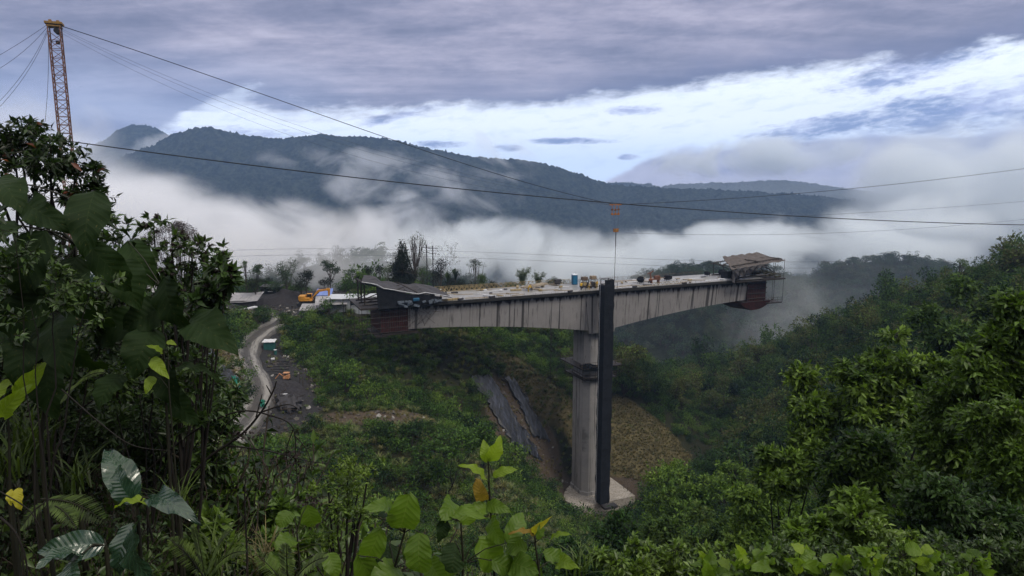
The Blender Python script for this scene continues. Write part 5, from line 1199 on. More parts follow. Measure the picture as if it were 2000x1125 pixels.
TT('thin_tree', 'sparse flat topped tree rising behind the dark cone shaped tree', 812, 452, 570, 58, 172, 'umbrella', 3, L_mid, .3, 260)
TT('leafy_tree', 'dark leafy tree under the large bare tree', 862, 505, 588, 46, 156, 'tall', 4, L_dark, .35, 1500)
TT('leafy_tree', 'dark leafy tree between the cone shaped tree and the bare tree', 828, 512, 585, 34, 152, 'tall', 44, L_mid, .32, 1100)
TT('flat_topped_tree', 'thin flat topped tree behind the yellow zigzag bars', 930, 506, 566, 52, 160, 'umbrella', 5, L_mid, .3, 420)
TT('leafy_tree', 'slender leafy tree under the thin flat topped tree', 940, 528, 570, 30, 156, 'tall', 6, L_mid, .32, 900)
TT('bare_tree', 'faint thin bare tree standing in the fog above the middle of the deck', 970, 507, 565, 26, 175, 'vase', 7, None, .3, 0, bark=M_pale)
TT('bamboo', 'light green feathery bamboo clump behind the deck', 1020, 513, 566, 40, 162, 'bamboo', 8, L_bamb, .55, 900)
TT('bamboo', 'smaller arching bamboo clump right of the feathery one', 1052, 527, 566, 34, 162, 'bamboo', 9, L_bamb, .5, 600)
TT('leafy_shrub', 'rounded dark green shrub behind the zigzag bars left of the toilet', 1076, 543, 568, 50, 160, 'round', 10, L_mid, .3, 1200)
TT('banana_plant', 'banana plant with spread leaves right of the large bare tree', 890, 523, 572, 22, 158, 'banana', 11, L_mid)
TT('banana_plant', 'smaller banana plant close to the large bare tree', 875, 530, 572, 16, 157, 'banana', 12, L_mid)
TT('leafy_shrub', 'bushy shrub at the foot of the two banana plants', 905, 545, 580, 44, 156, 'round', 13, L_dark, .3, 900)
TT('small_palm', 'small thin stemmed tree with tiny tuft, tallest left of the camp', 482, 507, 562, 20, 168, 'umbrella', 14, L_mid, .3, 240)
TT('layered_tree', 'layered tree right of the thin stemmed tuft tree', 503, 514, 570, 44, 170, 'flat', 15, L_mid, .35, 900)
TT('spreading_tree', 'dark low spreading tree above the sagging roof', 500, 543, 582, 66, 160, 'flat', 16, L_dark, .35, 1100)
TT('layered_tree', 'rounded tree with visible trunk behind the gravel heap', 560, 504, 572, 46, 168, 'round', 17, L_mid, .35, 1300)
TT('leafy_tree', 'dense round tree behind the excavator', 598, 528, 572, 44, 168, 'round', 18, L_dark, .35, 1300)
TT('layered_tree', 'tall layered tree between the excavator and the white shed', 646, 507, 566, 50, 172, 'flat', 19, L_mid, .35, 1300)
TT('leafy_tree', 'slim leafy tree above the grassy bank of the camp', 683, 520, 560, 34, 172, 'tall', 20, L_mid, .33, 900)
TT('leafy_shrub', 'dark hedge like shrub on top of the grassy bank', 704, 532, 558, 34, 172, 'round', 21, L_dark, .3, 800)
TT('small_tree', 'small round tree standing alone left of the near canopy top', 720, 517, 545, 18, 165, 'round', 22, L_dark, .28, 420)
TT('small_tree', 'small dark round tree right above the near canopy top', 742, 516, 546, 22, 165, 'round', 23, L_dark, .28, 500)
TT('small_tree', 'light green small tree against the dark cone shaped tree', 757, 515, 552, 22, 160, 'round', 24, L_bamb, .28, 500)
TT('drooping_tree', 'broad tree with drooping leaves left of the layered trees', 448, 522, 592, 64, 150, 'flat', 25, L_bamb, .5, 1300, asp=.25)
TT('purple_tree', 'dome shaped tree with sparse purple grey twigs on the left', 345, 430, 520, 118, 90, 'dome', 26, L_purp, .16, 5200, asp=.6)
TT('ridge_tree', 'flat crowned tree leaning out at the top of the right ridge', 1868, 505, 590, 60, 165, 'umbrella', 27, L_mid, .35, 700)
TT('ridge_tree', 'tall tree with sparse top at the right edge of the ridge', 1962, 492, 560, 56, 150, 'flat', 28, L_mid, .35, 1300)
TT('ridge_tree', 'dark round tree on the ridge left of the flat crowned one', 1778, 560, 625, 60, 180, 'round', 29, L_dark, .4, 1500)
TT('open_tree', 'small open crowned tree with visible trunk in the valley bottom right of the pier', 1388, 880, 955, 90, 118, 'flat', 30, L_bush, .3, 2600)
for i, (x, tp, bt, wd_) in enumerate([(590, 548, 580, 40), (735, 548, 580, 40), (770, 545, 585, 50), (805, 555, 590, 44), (640, 540, 566, 40), (540, 548, 575, 40), (960, 548, 572, 40), (1000, 550, 570, 36), (880, 555, 585, 40), (430, 545, 592, 50)]):
    TT('hedge_shrub', 'dark shrub in the broken hedge behind the construction camp', x, tp, bt, wd_, 163+i % 3, 'round', 60+i, [L_dark, L_mid][i % 2], .3, 700, group='shrubs of the hedge behind the camp')
for i, (x, c_) in enumerate([(833, 'left'), (845, 'right')]):
    up_ = site('utility_pole', 'left slim pole with crossarm beside the bare tree' if i == 0 else 'right slim pole with crossarm beside the bare tree', 'utility pole', x, 590, .3)
    p0 = P(x, 478+i*2, 160); up_.location = (p0.x, p0.y, float(ground(p0.x, p0.y))); hh = p0.z-up_.location.z
    MB().bar((0, 0, 0), (0, 0, hh), .12, 8).build('shaft', M_black, up_); MB().box((0, 0, hh-.6), (2.4, .12, .12)).box((0, 0, hh-1.8), (1.6, .1, .1)).build('crossarm', M_black, up_)
# ------------------------------------------------------------------ near plants with real leaves
def vein_fn(k=9, strength=.45, light=(.12, .17, .05)):
    def f(t, col):
        u = t.n.new('ShaderNodeUVMap'); u.uv_map = 'uv'; x, y, _ = t.sep(u.outputs[0])
        ay = t.m('ABSOLUTE', t.m('SUBTRACT', y, .5)); lat = t.m('PINGPONG', t.m('SUBTRACT', t.m('MULTIPLY', x, float(k)), t.m('MULTIPLY', ay, 3.2)), .5)
        v = t.m('MAXIMUM', t.smooth(lat, .10, .02), t.smooth(ay, .022, .006)); n = t.noise(u.outputs[0], 14, 4, .7)
        b = t.new('ShaderNodeBump', Height=t.m('ADD', t.m('MULTIPLY', lat, 1.6), t.m('MULTIPLY', n, .35)), Strength=.35, Distance=.008); t.bumpn = b.outputs[0]
        c = t.mix(t.smooth(n, .62, .72), col, (.10, .09, .03)); return t.mix(t.m('MULTIPLY', v, strength), c, light)
    return f
B_dark = leafmat('big dark leaves', [(.005, .011, .004), (.009, .020, .006), (.014, .030, .008), (.024, .045, .012)], .22, .65, .12, vein_fn(9, .22, (.04, .06, .02)), 1.0)
B_gloss = leafmat('ribbed glossy leaves', [(.008, .022, .014), (.012, .032, .018), (.02, .045, .022)], .12, .22, .8, vein_fn(12, .4, (.05, .10, .05)), 1.0)
B_lime = leafmat('young lime leaves', [(.10, .17, .012), (.16, .24, .018), (.23, .31, .03)], .55, .45, .35, vein_fn(9, .5, (.26, .34, .08)), 1.0)
B_round = leafmat('round green leaves', [(0.037, 0.077, 0.010), (0.069, 0.125, 0.013), (0.112, 0.188, 0.018), (0.163, 0.237, 0.022)], .5, .45, .35, vein_fn(8, .4, (.16, .22, .05)), 1.0)
B_brown = leafmat('ageing brown leaf', [(.16, .11, .02), (.22, .15, .03)], .4, .6, .2, vein_fn(9, .4, (.1, .06, .02)), 1.0)
B_yell = leafmat('yellow leaf', [(.30, .28, .02), (.36, .32, .03)], .4, .5, .3, vein_fn(9, .3, (.4, .38, .1)), 1.0)
F_small = leafmat('small shrub leaves', [(.006, .012, .005), (.012, .025, .007), (.022, .044, .010), (.045, .07, .016)], .3, .4, .35, nscale=1.2)
F_lite = leafmat('fresh shrub leaves', [(0.031, 0.060, 0.013), (0.056, 0.103, 0.018), (0.094, 0.150, 0.025), (0.138, 0.200, 0.037)], .42, .4, .4, nscale=1.2)
F_mid = leafmat('near slope leaves', [(0.015, 0.030, 0.011), (0.027, 0.053, 0.015), (0.050, 0.085, 0.020), (0.075, 0.112, 0.025)], .35, .4, .4, nscale=.7)
F_fern = leafmat('fern fronds', [(.025, .042, .010), (.05, .08, .016), (.085, .12, .025)], .35, .5, .3, nscale=1.0)
F_red = leafmat('reddish young leaves', [(.10, .03, .02), (.16, .06, .04)], .4)
F_bud = flat('dark flower buds', (.016, .010, .010), .7)
L_fresh = leafmat('fresh tree leaves', [(.03, .06, .012), (.055, .10, .016), (.085, .145, .022), (.12, .18, .03)], .4, spec=.25, nscale=.5)
M_stem = flat('green brown stem', (.013, .013, .007), .7, var=.3)
M_twig = flat('dark wet twig', (.010, .008, .007), .8, var=.4)
def leaf_arrays(base, tip, width, up=(0, 0, 1), kind='ovate', arch=.18, cup=.15, wavy=.045, ribs=0, nu=16, nv=8, seed=0):
    rs_ = np.random.RandomState(seed); a = np.array(base, float); b = np.array(tip, float); D = b-a; L = np.linalg.norm(D); D /= L
    up = np.array(up, float)+rs_.normal(size=3)*.25; S = np.cross(D, up); S /= np.linalg.norm(S)+1e-9; N = np.cross(S, D)
    s = np.linspace(0, 1, nu); v = np.linspace(-1, 1, nv+1)
    if kind == 'ovate': w = np.sin(np.pi*s**.75)**.75*(1-.15*s)
    elif kind == 'round': w = np.clip(1-(2*s-1)**2, 0, 1)**.45
    elif kind == 'long': w = np.sin(np.pi*np.clip(s, 0, 1)**.85)**.9
    elif kind == 'strap': w = (np.clip(s*5, 0, 1)**.6)*(1-s)**.55
    w = np.maximum(w, .015); w = w*width/2*(1+.035*np.sin(s*9+seed)*(rs_.rand()+.3))
    Sg, Vg = np.meshgrid(s, v, indexing='ij'); Wg = w[:, None]*Vg
    h = arch*L*np.sin(np.pi*Sg*.85)-arch*L*.55*Sg**3 + cup*np.abs(Vg)*w[:, None] + wavy*L*np.sin(Sg*19+seed)*Vg**2*np.sign(Vg+.01)
    if ribs: h = h+ .009*L*np.abs(np.sin(np.pi*(Sg*ribs-np.abs(Vg)*1.6)))*np.sin(np.pi*Sg)
    V = a+D*(Sg*L)[..., None]+S*Wg[..., None]+N*h[..., None]; i = np.arange(nu*(nv+1)).reshape(nu, nv+1)
    Q = np.stack([i[:-1, :-1], i[1:, :-1], i[1:, 1:], i[:-1, 1:]], -1).reshape(-1, 4); uv = np.stack([Sg.ravel(), (Vg.ravel()+1)/2], 1); return V.reshape(-1, 3), Q, uv
def bigplant(name, label, stem_px, Y0, leaves, mat, stemr=.012, cat='plant', group=None, stems=None):
    """stem_px: pixels of the stem from the ground up; leaves: (base px, tip px, Y base, Y tip, width px, kind, up, ribs[, material])"""
    root = P(*stem_px[0], Y0); gz_ = float(ground(root.x, root.y)); o = thing(name, label, cat, (root.x, root.y, min(gz_, root.z)), 0, group); inv = -np.array(o.location)
    pts = [np.array((root.x, root.y, min(gz_, root.z)-.05))]+[np.array(P(*q, Y0)) for q in stem_px]; pts = np.array(pts)+inv; pts = pts+np.array([0, 0, 0]); V, Q = tube_arrays(pts, np.linspace(stemr*1.3, stemr*.7, len(pts)), 7); parts = [(V, Q)]
    for k, lf in enumerate(leaves):
        (bx_, by_), (tx, ty), Yb, Yt, wpx, kind, up, ribs = lf[:8]; mt = lf[8] if len(lf) > 8 else mat
        b = np.array(P(bx_, by_, Yb)); t_ = np.array(P(tx, ty, Yt)); V, Q, uv = leaf_arrays(b, t_, wpx*Yb*1.02/F, up, kind, ribs=ribs, seed=abs(k*7+int(bx_)))
        cen = V.mean(0); me = npmesh('leaf', V-cen, Q, smooth=True, uv=uv); link('leaf', me, mt, o, loc=cen+inv)
        near = pts[np.argmin(np.linalg.norm(pts+np.array(o.location)-b, axis=1))]; e = b+inv; m_ = (near+e)/2; m_[2] += .03; parts.append(tube_arrays([near, m_, e], [stemr*.5, stemr*.4, stemr*.35], 5))
    V, Q = merge(parts); link('stem', npmesh('stem', V, Q, smooth=True), M_stem, o); return o
UPC = (0, -.75, .65); UPV = (.2, -1, .2)
# the dark big leaved plant at the left edge
bigplant('big_leaved_plant', 'tall dark plant with very large drooping leaves at the left edge', [(90, 1000), (80, 850), (110, 650), (150, 480), (170, 400)], 4.2, [
    ((50, 395), (150, 455), 4.3, 4.1, 62, 'ovate', UPC, 9), ((-10, 350), (50, 425), 4.4, 4.2, 70, 'ovate', UPC, 9), ((185, 372), (165, 505), 4.1, 3.9, 78, 'ovate', UPV, 9), ((150, 440), (265, 478), 4.3, 4.6, 44, 'ovate', (0, -.3, 1), 9),
    ((165, 470), (255, 570), 4.2, 4.5, 62, 'ovate', UPC, 9), ((150, 500), (135, 625), 4.1, 4.0, 80, 'ovate', UPV, 9), ((90, 450), (60, 600), 4.0, 4.1, 95, 'ovate', UPV, 9), ((100, 570), (15, 660), 4.0, 4.2, 85, 'ovate', UPC, 9),
    ((120, 610), (150, 740), 4.1, 3.8, 90, 'ovate', UPV, 9), ((40, 440), (-40, 560), 4.1, 4.2, 100, 'ovate', UPC, 9), ((80, 640), (30, 760), 4.2, 4.0, 80, 'ovate', UPV, 9), ((130, 660), (225, 720), 4.3, 4.4, 60, 'ovate', UPC, 9),
    ((95, 700), (110, 820), 4.2, 4.1, 70, 'ovate', UPV, 9), ((30, 620), (-30, 720), 4.4, 4.4, 80, 'ovate', UPC, 9), ((60, 395), (-20, 450), 4.6, 4.6, 80, 'ovate', UPC, 9), ((150, 540), (225, 640), 4.5, 4.6, 70, 'ovate', UPC, 9)], B_dark, .013)
bigplant('big_leaved_plant', 'dark plant with large veined leaves hanging above the road bend', [(345, 1150), (330, 900), (320, 700), (315, 560)], 4.8, [
    ((235, 508), (272, 605), 4.8, 4.7, 78, 'ovate', UPV, 10), ((322, 540), (372, 645), 4.8, 4.7, 76, 'ovate', UPV, 10), ((330, 598), (238, 645), 4.9, 4.8, 72, 'ovate', UPC, 10), ((372, 622), (465, 692), 4.8, 4.5, 82, 'ovate', UPC, 11),
    ((250, 470), (300, 560), 5.2, 5.2, 60, 'ovate', UPV, 9), ((300, 640), (260, 740), 4.8, 4.6, 80, 'ovate', UPV, 9), ((335, 720), (432, 744), 4.7, 4.6, 22, 'long', (0, -.2, 1), 0), ((240, 732), (192, 800), 4.8, 4.6, 62, 'ovate', UPC, 9),
    ((310, 700), (350, 800), 4.9, 4.8, 56, 'ovate', UPV, 9), ((280, 610), (190, 680), 5.0, 5.1, 70, 'ovate', UPC, 9), ((330, 760), (390, 830), 5.0, 4.9, 50, 'ovate', UPC, 8)], B_dark, .010)
bigplant('ribbed_plant', 'plant with long ribbed glossy leaves shining blue in the lower left', [(280, 1170), (272, 1050), (268, 990)], 3.6, [
    ((262, 985), (205, 878), 3.7, 3.9, 66, 'ovate', (.3, -.8, .5), 12), ((262, 985), (230, 905), 3.65, 3.8, 50, 'ovate', (-.3, -.8, .5), 12), ((300, 985), (222, 992), 3.6, 3.6, 26, 'long', (0, -.3, 1), 8, B_lime), ((292, 972), (392, 1022), 3.6, 3.3, 46, 'long', (.1, -.5, .9), 12),
    ((272, 1010), (305, 1140), 3.6, 3.3, 84, 'ovate', UPV, 13), ((260, 1020), (235, 1130), 3.6, 3.5, 50, 'ovate', UPV, 12)], B_gloss, .012)
bigplant('ribbed_plant', 'plant with broad ribbed dark leaves at the bottom left corner', [(215, 1170), (210, 1100), (206, 1065)], 3.3, [
    ((207, 1062), (72, 1078), 3.3, 3.2, 62, 'ovate', (0, -.6, .8), 12), ((160, 1082), (68, 1112), 3.2, 3.0, 46, 'ovate', (0, -.6, .8), 11), ((150, 1090), (150, 1160), 3.2, 3.0, 60, 'ovate', UPC, 11)], B_gloss, .012)
bigplant('lime_leaved_plant', 'upright lime green folded leaves near the left edge', [(20, 1000), (18, 860), (15, 800)], 4.0, [
    ((28, 770), (92, 706), 4.0, 4.0, 34, 'long', (.5, -1, .3), 6), ((25, 780), (82, 708), 4.0, 4.1, 20, 'long', (-.5, -1, .3), 5), ((2, 815), (66, 748), 4.0, 3.9, 34, 'long', (.4, -1, .4), 6), ((-12, 790), (30, 735), 4.0, 4.1, 24, 'long', UPC, 6)], B_lime, .008)
bigplant('yellow_leaved_seedling', 'seedling with two hanging yellow leaves at the left edge', [(40, 1060), (34, 1000), (32, 952)], 3.7, [
    ((22, 955), (22, 988), 3.7, 3.65, 15, 'ovate', UPV, 6), ((36, 952), (42, 998), 3.7, 3.65, 24, 'ovate', UPV, 7)], B_yell, .005)
bigplant('small_lime_seedling', 'tiny seedling with bright lime leaves among dark big leaves', [(330, 760), (328, 690)], 4.5, [
    ((325, 668), (345, 674), 4.4, 4.4, 12, 'ovate', UPC, 5), ((318, 690), (285, 675), 4.5, 4.4, 13, 'ovate', UPC, 5), ((300, 735), (285, 770), 4.5, 4.4, 22, 'ovate', UPV, 6), ((296, 700), (330, 740), 4.5, 4.4, 26, 'ovate', UPC, 6)], B_lime, .005)
# lime stalk and round leaves at the bottom
bigplant('lime_stalk', 'tall thin stalk with crinkled lime leaf on top, bottom centre', [(968, 1180), (962, 1050), (956, 960), (954, 905)], 4.6, [
    ((952, 902), (978, 850), 4.6, 4.6, 34, 'ovate', (.4, -1, .3), 8), ((952, 904), (944, 858), 4.6, 4.65, 26, 'ovate', (-.4, -1, .3), 8), ((950, 938), (896, 908), 4.6, 4.5, 22, 'ovate', (0, -.5, .9), 8), ((962, 930), (1012, 917), 4.6, 4.6, 22, 'ovate', (0, -.5, .9), 8),
    ((945, 978), (930, 936), 4.6, 4.5, 28, 'round', UPV, 7, B_brown), ((950, 985), (1000, 1000), 4.6, 4.5, 30, 'ovate', UPC, 7, B_round), ((955, 990), (905, 1010), 4.6, 4.5, 34, 'ovate', UPC, 7, B_round), ((960, 1010), (985, 1060), 4.6, 4.4, 40, 'round', UPV, 7, B_round)], B_lime, .008)
rl = random.Random(3)
def roundplant(label, stem, Y0, specs, group=None, mat=B_round):
    bigplant('round_leaved_plant', label, stem, Y0, [((x, y), (x+dx, y+dy), Y0+rl.uniform(-.15, .15), Y0+rl.uniform(-.25, .2), w_, k, u, 8, *([mm] if mm else [])) for x, y, dx, dy, w_, k, u, mm in specs], mat, .009, group=group)
roundplant('broad round translucent green leaves on dark stems, left part of the bottom cluster', [(760, 1190), (770, 1110), (790, 1040)], 4.2, [
    (800, 962, -20, 70, 66, 'round', UPV, None), (745, 1030, -30, 60, 50, 'round', UPV, None), (770, 1000, -62, -5, 40, 'ovate', UPC, None), (700, 1085, 40, 40, 60, 'round', UPV, None), (820, 1040, 5, 80, 60, 'round', UPV, None), (760, 1060, -20, 70, 56, 'ovate', UPV, B_dark), (840, 1090, 30, 50, 50, 'round', UPC, None), (780, 1110, -50, 30, 60, 'round', UPC, None), (730, 1010, 60, 15, 22, 'long', (0, -.4, 1), B_dark), (795, 1030, 40, -10, 20, 'long', (0, -.4, 1), B_dark)])
roundplant('broad round green leaves right of the tall lime stalk', [(900, 1190), (905, 1100), (900, 1020)], 4.4, [
    (880, 975, -18, 40, 40, 'round', UPV, None), (905, 985, 12, 40, 44, 'round', UPV, None), (860, 1020, 90, -8, 30, 'long', (0, -.5, 1), None), (890, 1060, -10, 60, 56, 'round', UPV, B_dark), (935, 1050, 30, 60, 60, 'round', UPV, None), (900, 1090, -30, 40, 52, 'round', UPC, None), (960, 1095, 40, 30, 50, 'round', UPC, None), (990, 1060, 30, -60, 44, 'ovate', UPC, None), (1000, 1100, 50, 20, 52, 'round', UPC, None), (865, 1010, -10, 50, 34, 'ovate', UPV, B_dark)])
roundplant('shorter plant with upright ochre leaves at the right end of the bottom cluster', [(1060, 1190), (1052, 1110), (1045, 1060)], 4.4, [
    (1038, 1040, 38, -30, 16, 'ovate', UPC, B_yell), (1045, 1048, -52, -6, 14, 'ovate', UPC, B_brown), (1075, 1052, 42, -8, 14, 'ovate', UPC, B_lime), (1050, 1055, 8, -40, 18, 'ovate', UPV, None), (1030, 1075, -40, -10, 40, 'round', UPC, None), (1060, 1080, 40, 20, 36, 'round', UPC, None), (1040, 1095, -10, 50, 44, 'ovate', UPV, None), (1090, 1100, 40, 10, 36, 'ovate', UPC, B_lime)])
roundplant('low plant with rounded lime leaves at the bottom, left of the branching sapling', [(590, 1190), (585, 1100), (580, 1040)], 5.2, [
    (600, 985, 15, 40, 40, 'round', UPV, None), (570, 1000, -25, 30, 36, 'round', UPC, None), (575, 1050, -35, 25, 40, 'round', UPC, None), (640, 1080, 20, 50, 40, 'ovate', UPC, None), (560, 1090, -40, 20, 44, 'round', UPC, None)])
for i, (x0, y0, lab) in enumerate([(1375, 1105, 'pale lime plant with large veined leaves at the bottom, leftmost of the lower right row'), (1435, 1100, 'plant with broad drooping lime leaves, second from left in the lower right row'), (1490, 1095, 'plant with upright round leaf in the lower right row'),
        (1560, 1095, 'plant with overlapping round leaves, middle of the lower right row'), (1625, 1110, 'low plant with round lime leaves right of the middle in the lower right row'), (1700, 1095, 'broad dense lime plant towards the right of the lower right row'), (1790, 1085, 'plant with long lime leaves near the right end of the lower right row'), (1900, 1100, 'spiky leaved low plant at the right end of the lower right row')]):
    sp = []
    for k in range(9):
        a = rl.uniform(-1.3, 1.3); L = rl.uniform(26, 46); sp.append((x0+rl.uniform(-12, 12), y0+rl.uniform(-12, 26), math.sin(a)*L, -math.cos(a)*L*.7+rl.uniform(-8, 22), L*rl.uniform(.45, .85), rl.choice(['ovate', 'round', 'ovate']), rl.choice([UPC, UPV]), rl.choice([None, B_lime, None, None])))
    roundplant(lab, [(x0, 1190), (x0, 1150), (x0, y0)], 5.2, sp, 'lime leaved plants along the bottom right')

# shrubs built of leafy twigs
def twig_shrub(name, label, lobes_px, Y0, ntw, leaf, mat, seed, asp=.42, per=9, base_px=None, cat='shrub', tips=None, group=None, extra=None, thick=1.0, stemr=.03, up=.35):
    """lobes_px: [(x, y, rx, ry)] on the picture at distance Y0 -> real lobes with depth"""
    rs_ = np.random.RandomState(seed); k0 = Y0/F*1.02; lb = [(np.array(P(x, y, Y0+rs_.uniform(-.5, .5)*rx*k0*thick)), rx*k0, ry*k0) for x, y, rx, ry in lobes_px]
    cx = base_px if base_px else (np.mean([l[0] for l in lobes_px]), max(l[1] for l in lobes_px)+60); b = P(*cx, Y0); gz_ = float(ground(b.x, b.y)); o = thing(name, label, cat, (b.x, b.y, min(gz_, b.z)), 0, group); org = np.array(o.location)
    wt = np.array([l[1]*l[2] for l in lb]); wt /= wt.sum(); parts = []; PL_, DL, NL = [], [], []; tp = []
    stems = [0]*len(lb)
    full = []
    for c, rx, ry in lb:
        for _ in range(4): full.append((c+rs_.normal(size=3)*np.array([rx, rx*thick, ry])*.52, rx*rs_.uniform(.42, .68), ry*rs_.uniform(.42, .68)))
    mains = lb; top = np.mean([l[0] for l in lb], 0)-org; fork = top*.5
    for i, (c, rx, ry) in enumerate(lb):
        a = fork*rs_.uniform(.6, 1.1) if i else np.array([0, 0, 0.]); e = c-org; q = np.linspace(0, 1, 8)[:, None]; cc = a+(e-a)*q; cc[:, 2] += .1*np.linalg.norm(e[:2])*np.sin(q[:, 0]*math.pi); cc[1:-1] += rs_.normal(size=(6, 3))*rx*.08; parts.append(tube_arrays(cc, np.linspace(stemr, stemr*.3, 8), 6))
    lb = full; wt = np.array([l[1]*l[2] for l in lb]); wt /= wt.sum()
    for _ in range(ntw):
        i = rs_.choice(len(lb), p=wt); c, rx, ry = lb[i]; d = rnd_dirs(rs_, 1, up)[0]; sc3 = np.array([rx, rx*thick, ry]); r1 = rs_.uniform(.5, 1.4); st = c-org+d*sc3*rs_.uniform(.05, .45); en = c-org+d*sc3*r1; L = np.linalg.norm(en-st)
        en = en+rs_.normal(size=3)*L*.15; q = np.linspace(0, 1, 5)[:, None]; cc = st+(en-st)*q; cc[:, 2] += .12*L*np.sin(q[:, 0]*3.14)*rs_.uniform(-.5, 1); parts.append(tube_arrays(cc, np.linspace(leaf*.045, leaf*.018, 5), 3)); tp.append((en, (en-st)/L))
        for k in range(per):
            f = .3+.7*(k+rs_.rand()*.5)/per; p = st+(en-st)*min(f, 1); ax = (en-st)/L; sd_ = np.cross(ax, rnd_dirs(rs_, 1)[0]); PL_.append(p); DL.append(ax*rs_.uniform(.2, .9)+sd_*.9+[0, 0, -.15]); NL.append(np.array([0, -.25, 1.])+rs_.normal(size=3)*.55)
    PL_ = np.array(PL_); ll = leaf*(.55+.7*rs_.rand(len(PL_))); V, T_ = leaves_mesh(PL_, np.array(DL), np.array(NL), ll, ll*asp, .10); link('foliage', npmesh('foliage', V, None, T_), mat, o)
    V, Q = merge(parts); link('stems', npmesh('stems', V, Q), M_twig, o)
    if tips:
        pp = []; 
        for en, d in tp[:tips]:
            for k in range(5):
                dd = d+rs_.normal(size=3)*.45; dd /= np.linalg.norm(dd); a = en; pp.append(tube_arrays([a, a+dd*leaf*.35, a+dd*leaf*.55], [leaf*.03, leaf*.09, leaf*.03], 4))
        V, Q = merge(pp); link('flower_buds', npmesh('flower_buds', V, Q), F_bud, o)
    if extra:
        n_, m_ = extra; k = rs_.choice(len(PL_), n_); V, T_ = leaves_mesh(PL_[k], np.array(DL)[k], np.array(NL)[k], leaf*1.5, leaf*.6); link('young_leaves', npmesh('young_leaves', V, None, T_), m_, o)
    return o
TS = twig_shrub
TS('small_leaved_tree', 'small leaved dark tree against the sky at the upper left', [(20, 260, 50, 40), (65, 245, 45, 32), (40, 310, 70, 45), (100, 290, 40, 30), (110, 340, 55, 45), (30, 370, 60, 50), (150, 330, 28, 36), (140, 390, 40, 40), (168, 430, 30, 45), (185, 380, 20, 34), (-20, 300, 50, 60)], 8.0, 560, .095, F_small, 1, .38, 9, (60, 700), 'tree', extra=(40, F_red), stemr=.03)
TS('twiggy_shrub', 'shrub with thin twigs below the small leaved tree, left of the purple tree', [(200, 480, 40, 50), (225, 520, 45, 40), (180, 560, 40, 60), (240, 470, 26, 22), (260, 460, 24, 18)], 7.0, 130, .09, F_mid, 2, .42, 8, (220, 760), stemr=.02)
TS('budding_shrub', 'shrub with clusters of dark flower buds on top, in front of the purple tree', [(300, 445, 24, 18), (335, 470, 34, 22), (330, 520, 36, 36), (375, 482, 26, 20), (400, 515, 28, 26), (360, 550, 44, 36), (430, 500, 16, 16), (425, 560, 30, 36), (300, 560, 40, 40)], 6.5, 170, .085, F_mid, 3, .40, 8, (330, 860), tips=110, stemr=.02)
TS('budding_shrub', 'leaning branch of buds and long leaves above the sagging roof', [(430, 520, 22, 18), (440, 545, 20, 24), (415, 590, 26, 30), (395, 620, 20, 26)], 5.2, 70, .10, F_mid, 4, .36, 8, (340, 900), tips=22, stemr=.012)
TS('slender_leaved_shrub', 'tangle of slender leaved stems left of the road bend', [(350, 800, 60, 50), (400, 760, 45, 40), (430, 830, 40, 50), (300, 850, 60, 50), (380, 900, 60, 60)], 7.5, 330, .13, F_mid, 5, .3, 8, (350, 1000), stemr=.012)
TS('branching_sapling', 'finely branched sapling with small pale leaves left of the round leaved cluster', [(640, 940, 30, 30), (680, 915, 34, 26), (700, 960, 34, 34), (655, 990, 40, 36), (720, 925, 20, 20), (690, 1010, 30, 30), (640, 1040, 30, 30)], 6.0, 230, .050, F_lite, 6, .42, 8, (670, 1180), 'sapling', stemr=.02)
TS('leafy_shrub', 'pale leaved low shrub with wet shine at the bottom left of the sapling', [(560, 1010, 40, 30), (600, 1040, 40, 36), (520, 1050, 40, 36), (480, 1010, 40, 36), (450, 960, 40, 30)], 7.5, 300, .14, F_lite, 7, .42, 8, (540, 1190), stemr=.02)
TS('leafy_shrub', 'lime shrub between the grasses and the round leaved cluster at the bottom', [(470, 1080, 50, 34), (540, 1100, 50, 30), (420, 1040, 36, 40), (400, 1100, 40, 34)], 6.0, 260, .11, F_lite, 8, .40, 8, (480, 1230), stemr=.015)
TS('tangled_shrub', 'tangle of small dark leaves between the very large drooping leaves', [(60, 520, 60, 50), (120, 600, 60, 50), (40, 650, 60, 60), (200, 640, 50, 50), (100, 720, 60, 60)], 5.0, 330, .075, F_small, 51, .42, 8, (100, 1000), stemr=.01)
TS('tangled_shrub', 'mixed small green leaves under the leaves hanging above the road bend', [(270, 700, 60, 50), (210, 760, 60, 50), (330, 780, 60, 50), (380, 720, 40, 40), (290, 620, 50, 30)], 5.4, 330, .07, F_mid, 52, .42, 8, (280, 1000), stemr=.01)
TS('tangled_shrub', 'sparse small leaves hanging in front of the very large leaves at the left edge', [(30, 470, 50, 50), (110, 530, 50, 60), (60, 600, 60, 50), (180, 560, 40, 50)], 3.7, 90, .05, F_mid, 61, .42, 8, (60, 1000), stemr=.006)
for k_, (x_, y_, lab_) in enumerate([(1440, 1115, 'low bush of small fresh leaves behind the left part of the lower right row'), (1600, 1105, 'low bush of small fresh leaves behind the middle of the lower right row'), (1760, 1100, 'low bush of small fresh leaves behind the right part of the lower right row'), (1930, 1095, 'low bush of small fresh leaves in the bottom right corner'), (1240, 1115, 'low bush of small fresh leaves at the bottom below the footing')]):
    TS('low_bush', lab_, [(x_-60, y_-10, 50, 30), (x_, y_-22, 50, 34), (x_+60, y_-8, 50, 30), (x_+20, y_+20, 60, 30)], 7.5, 420, .085, [F_lite, F_mid][k_ % 2], 70+k_, .42, 8, (x_, y_+120), stemr=.012)
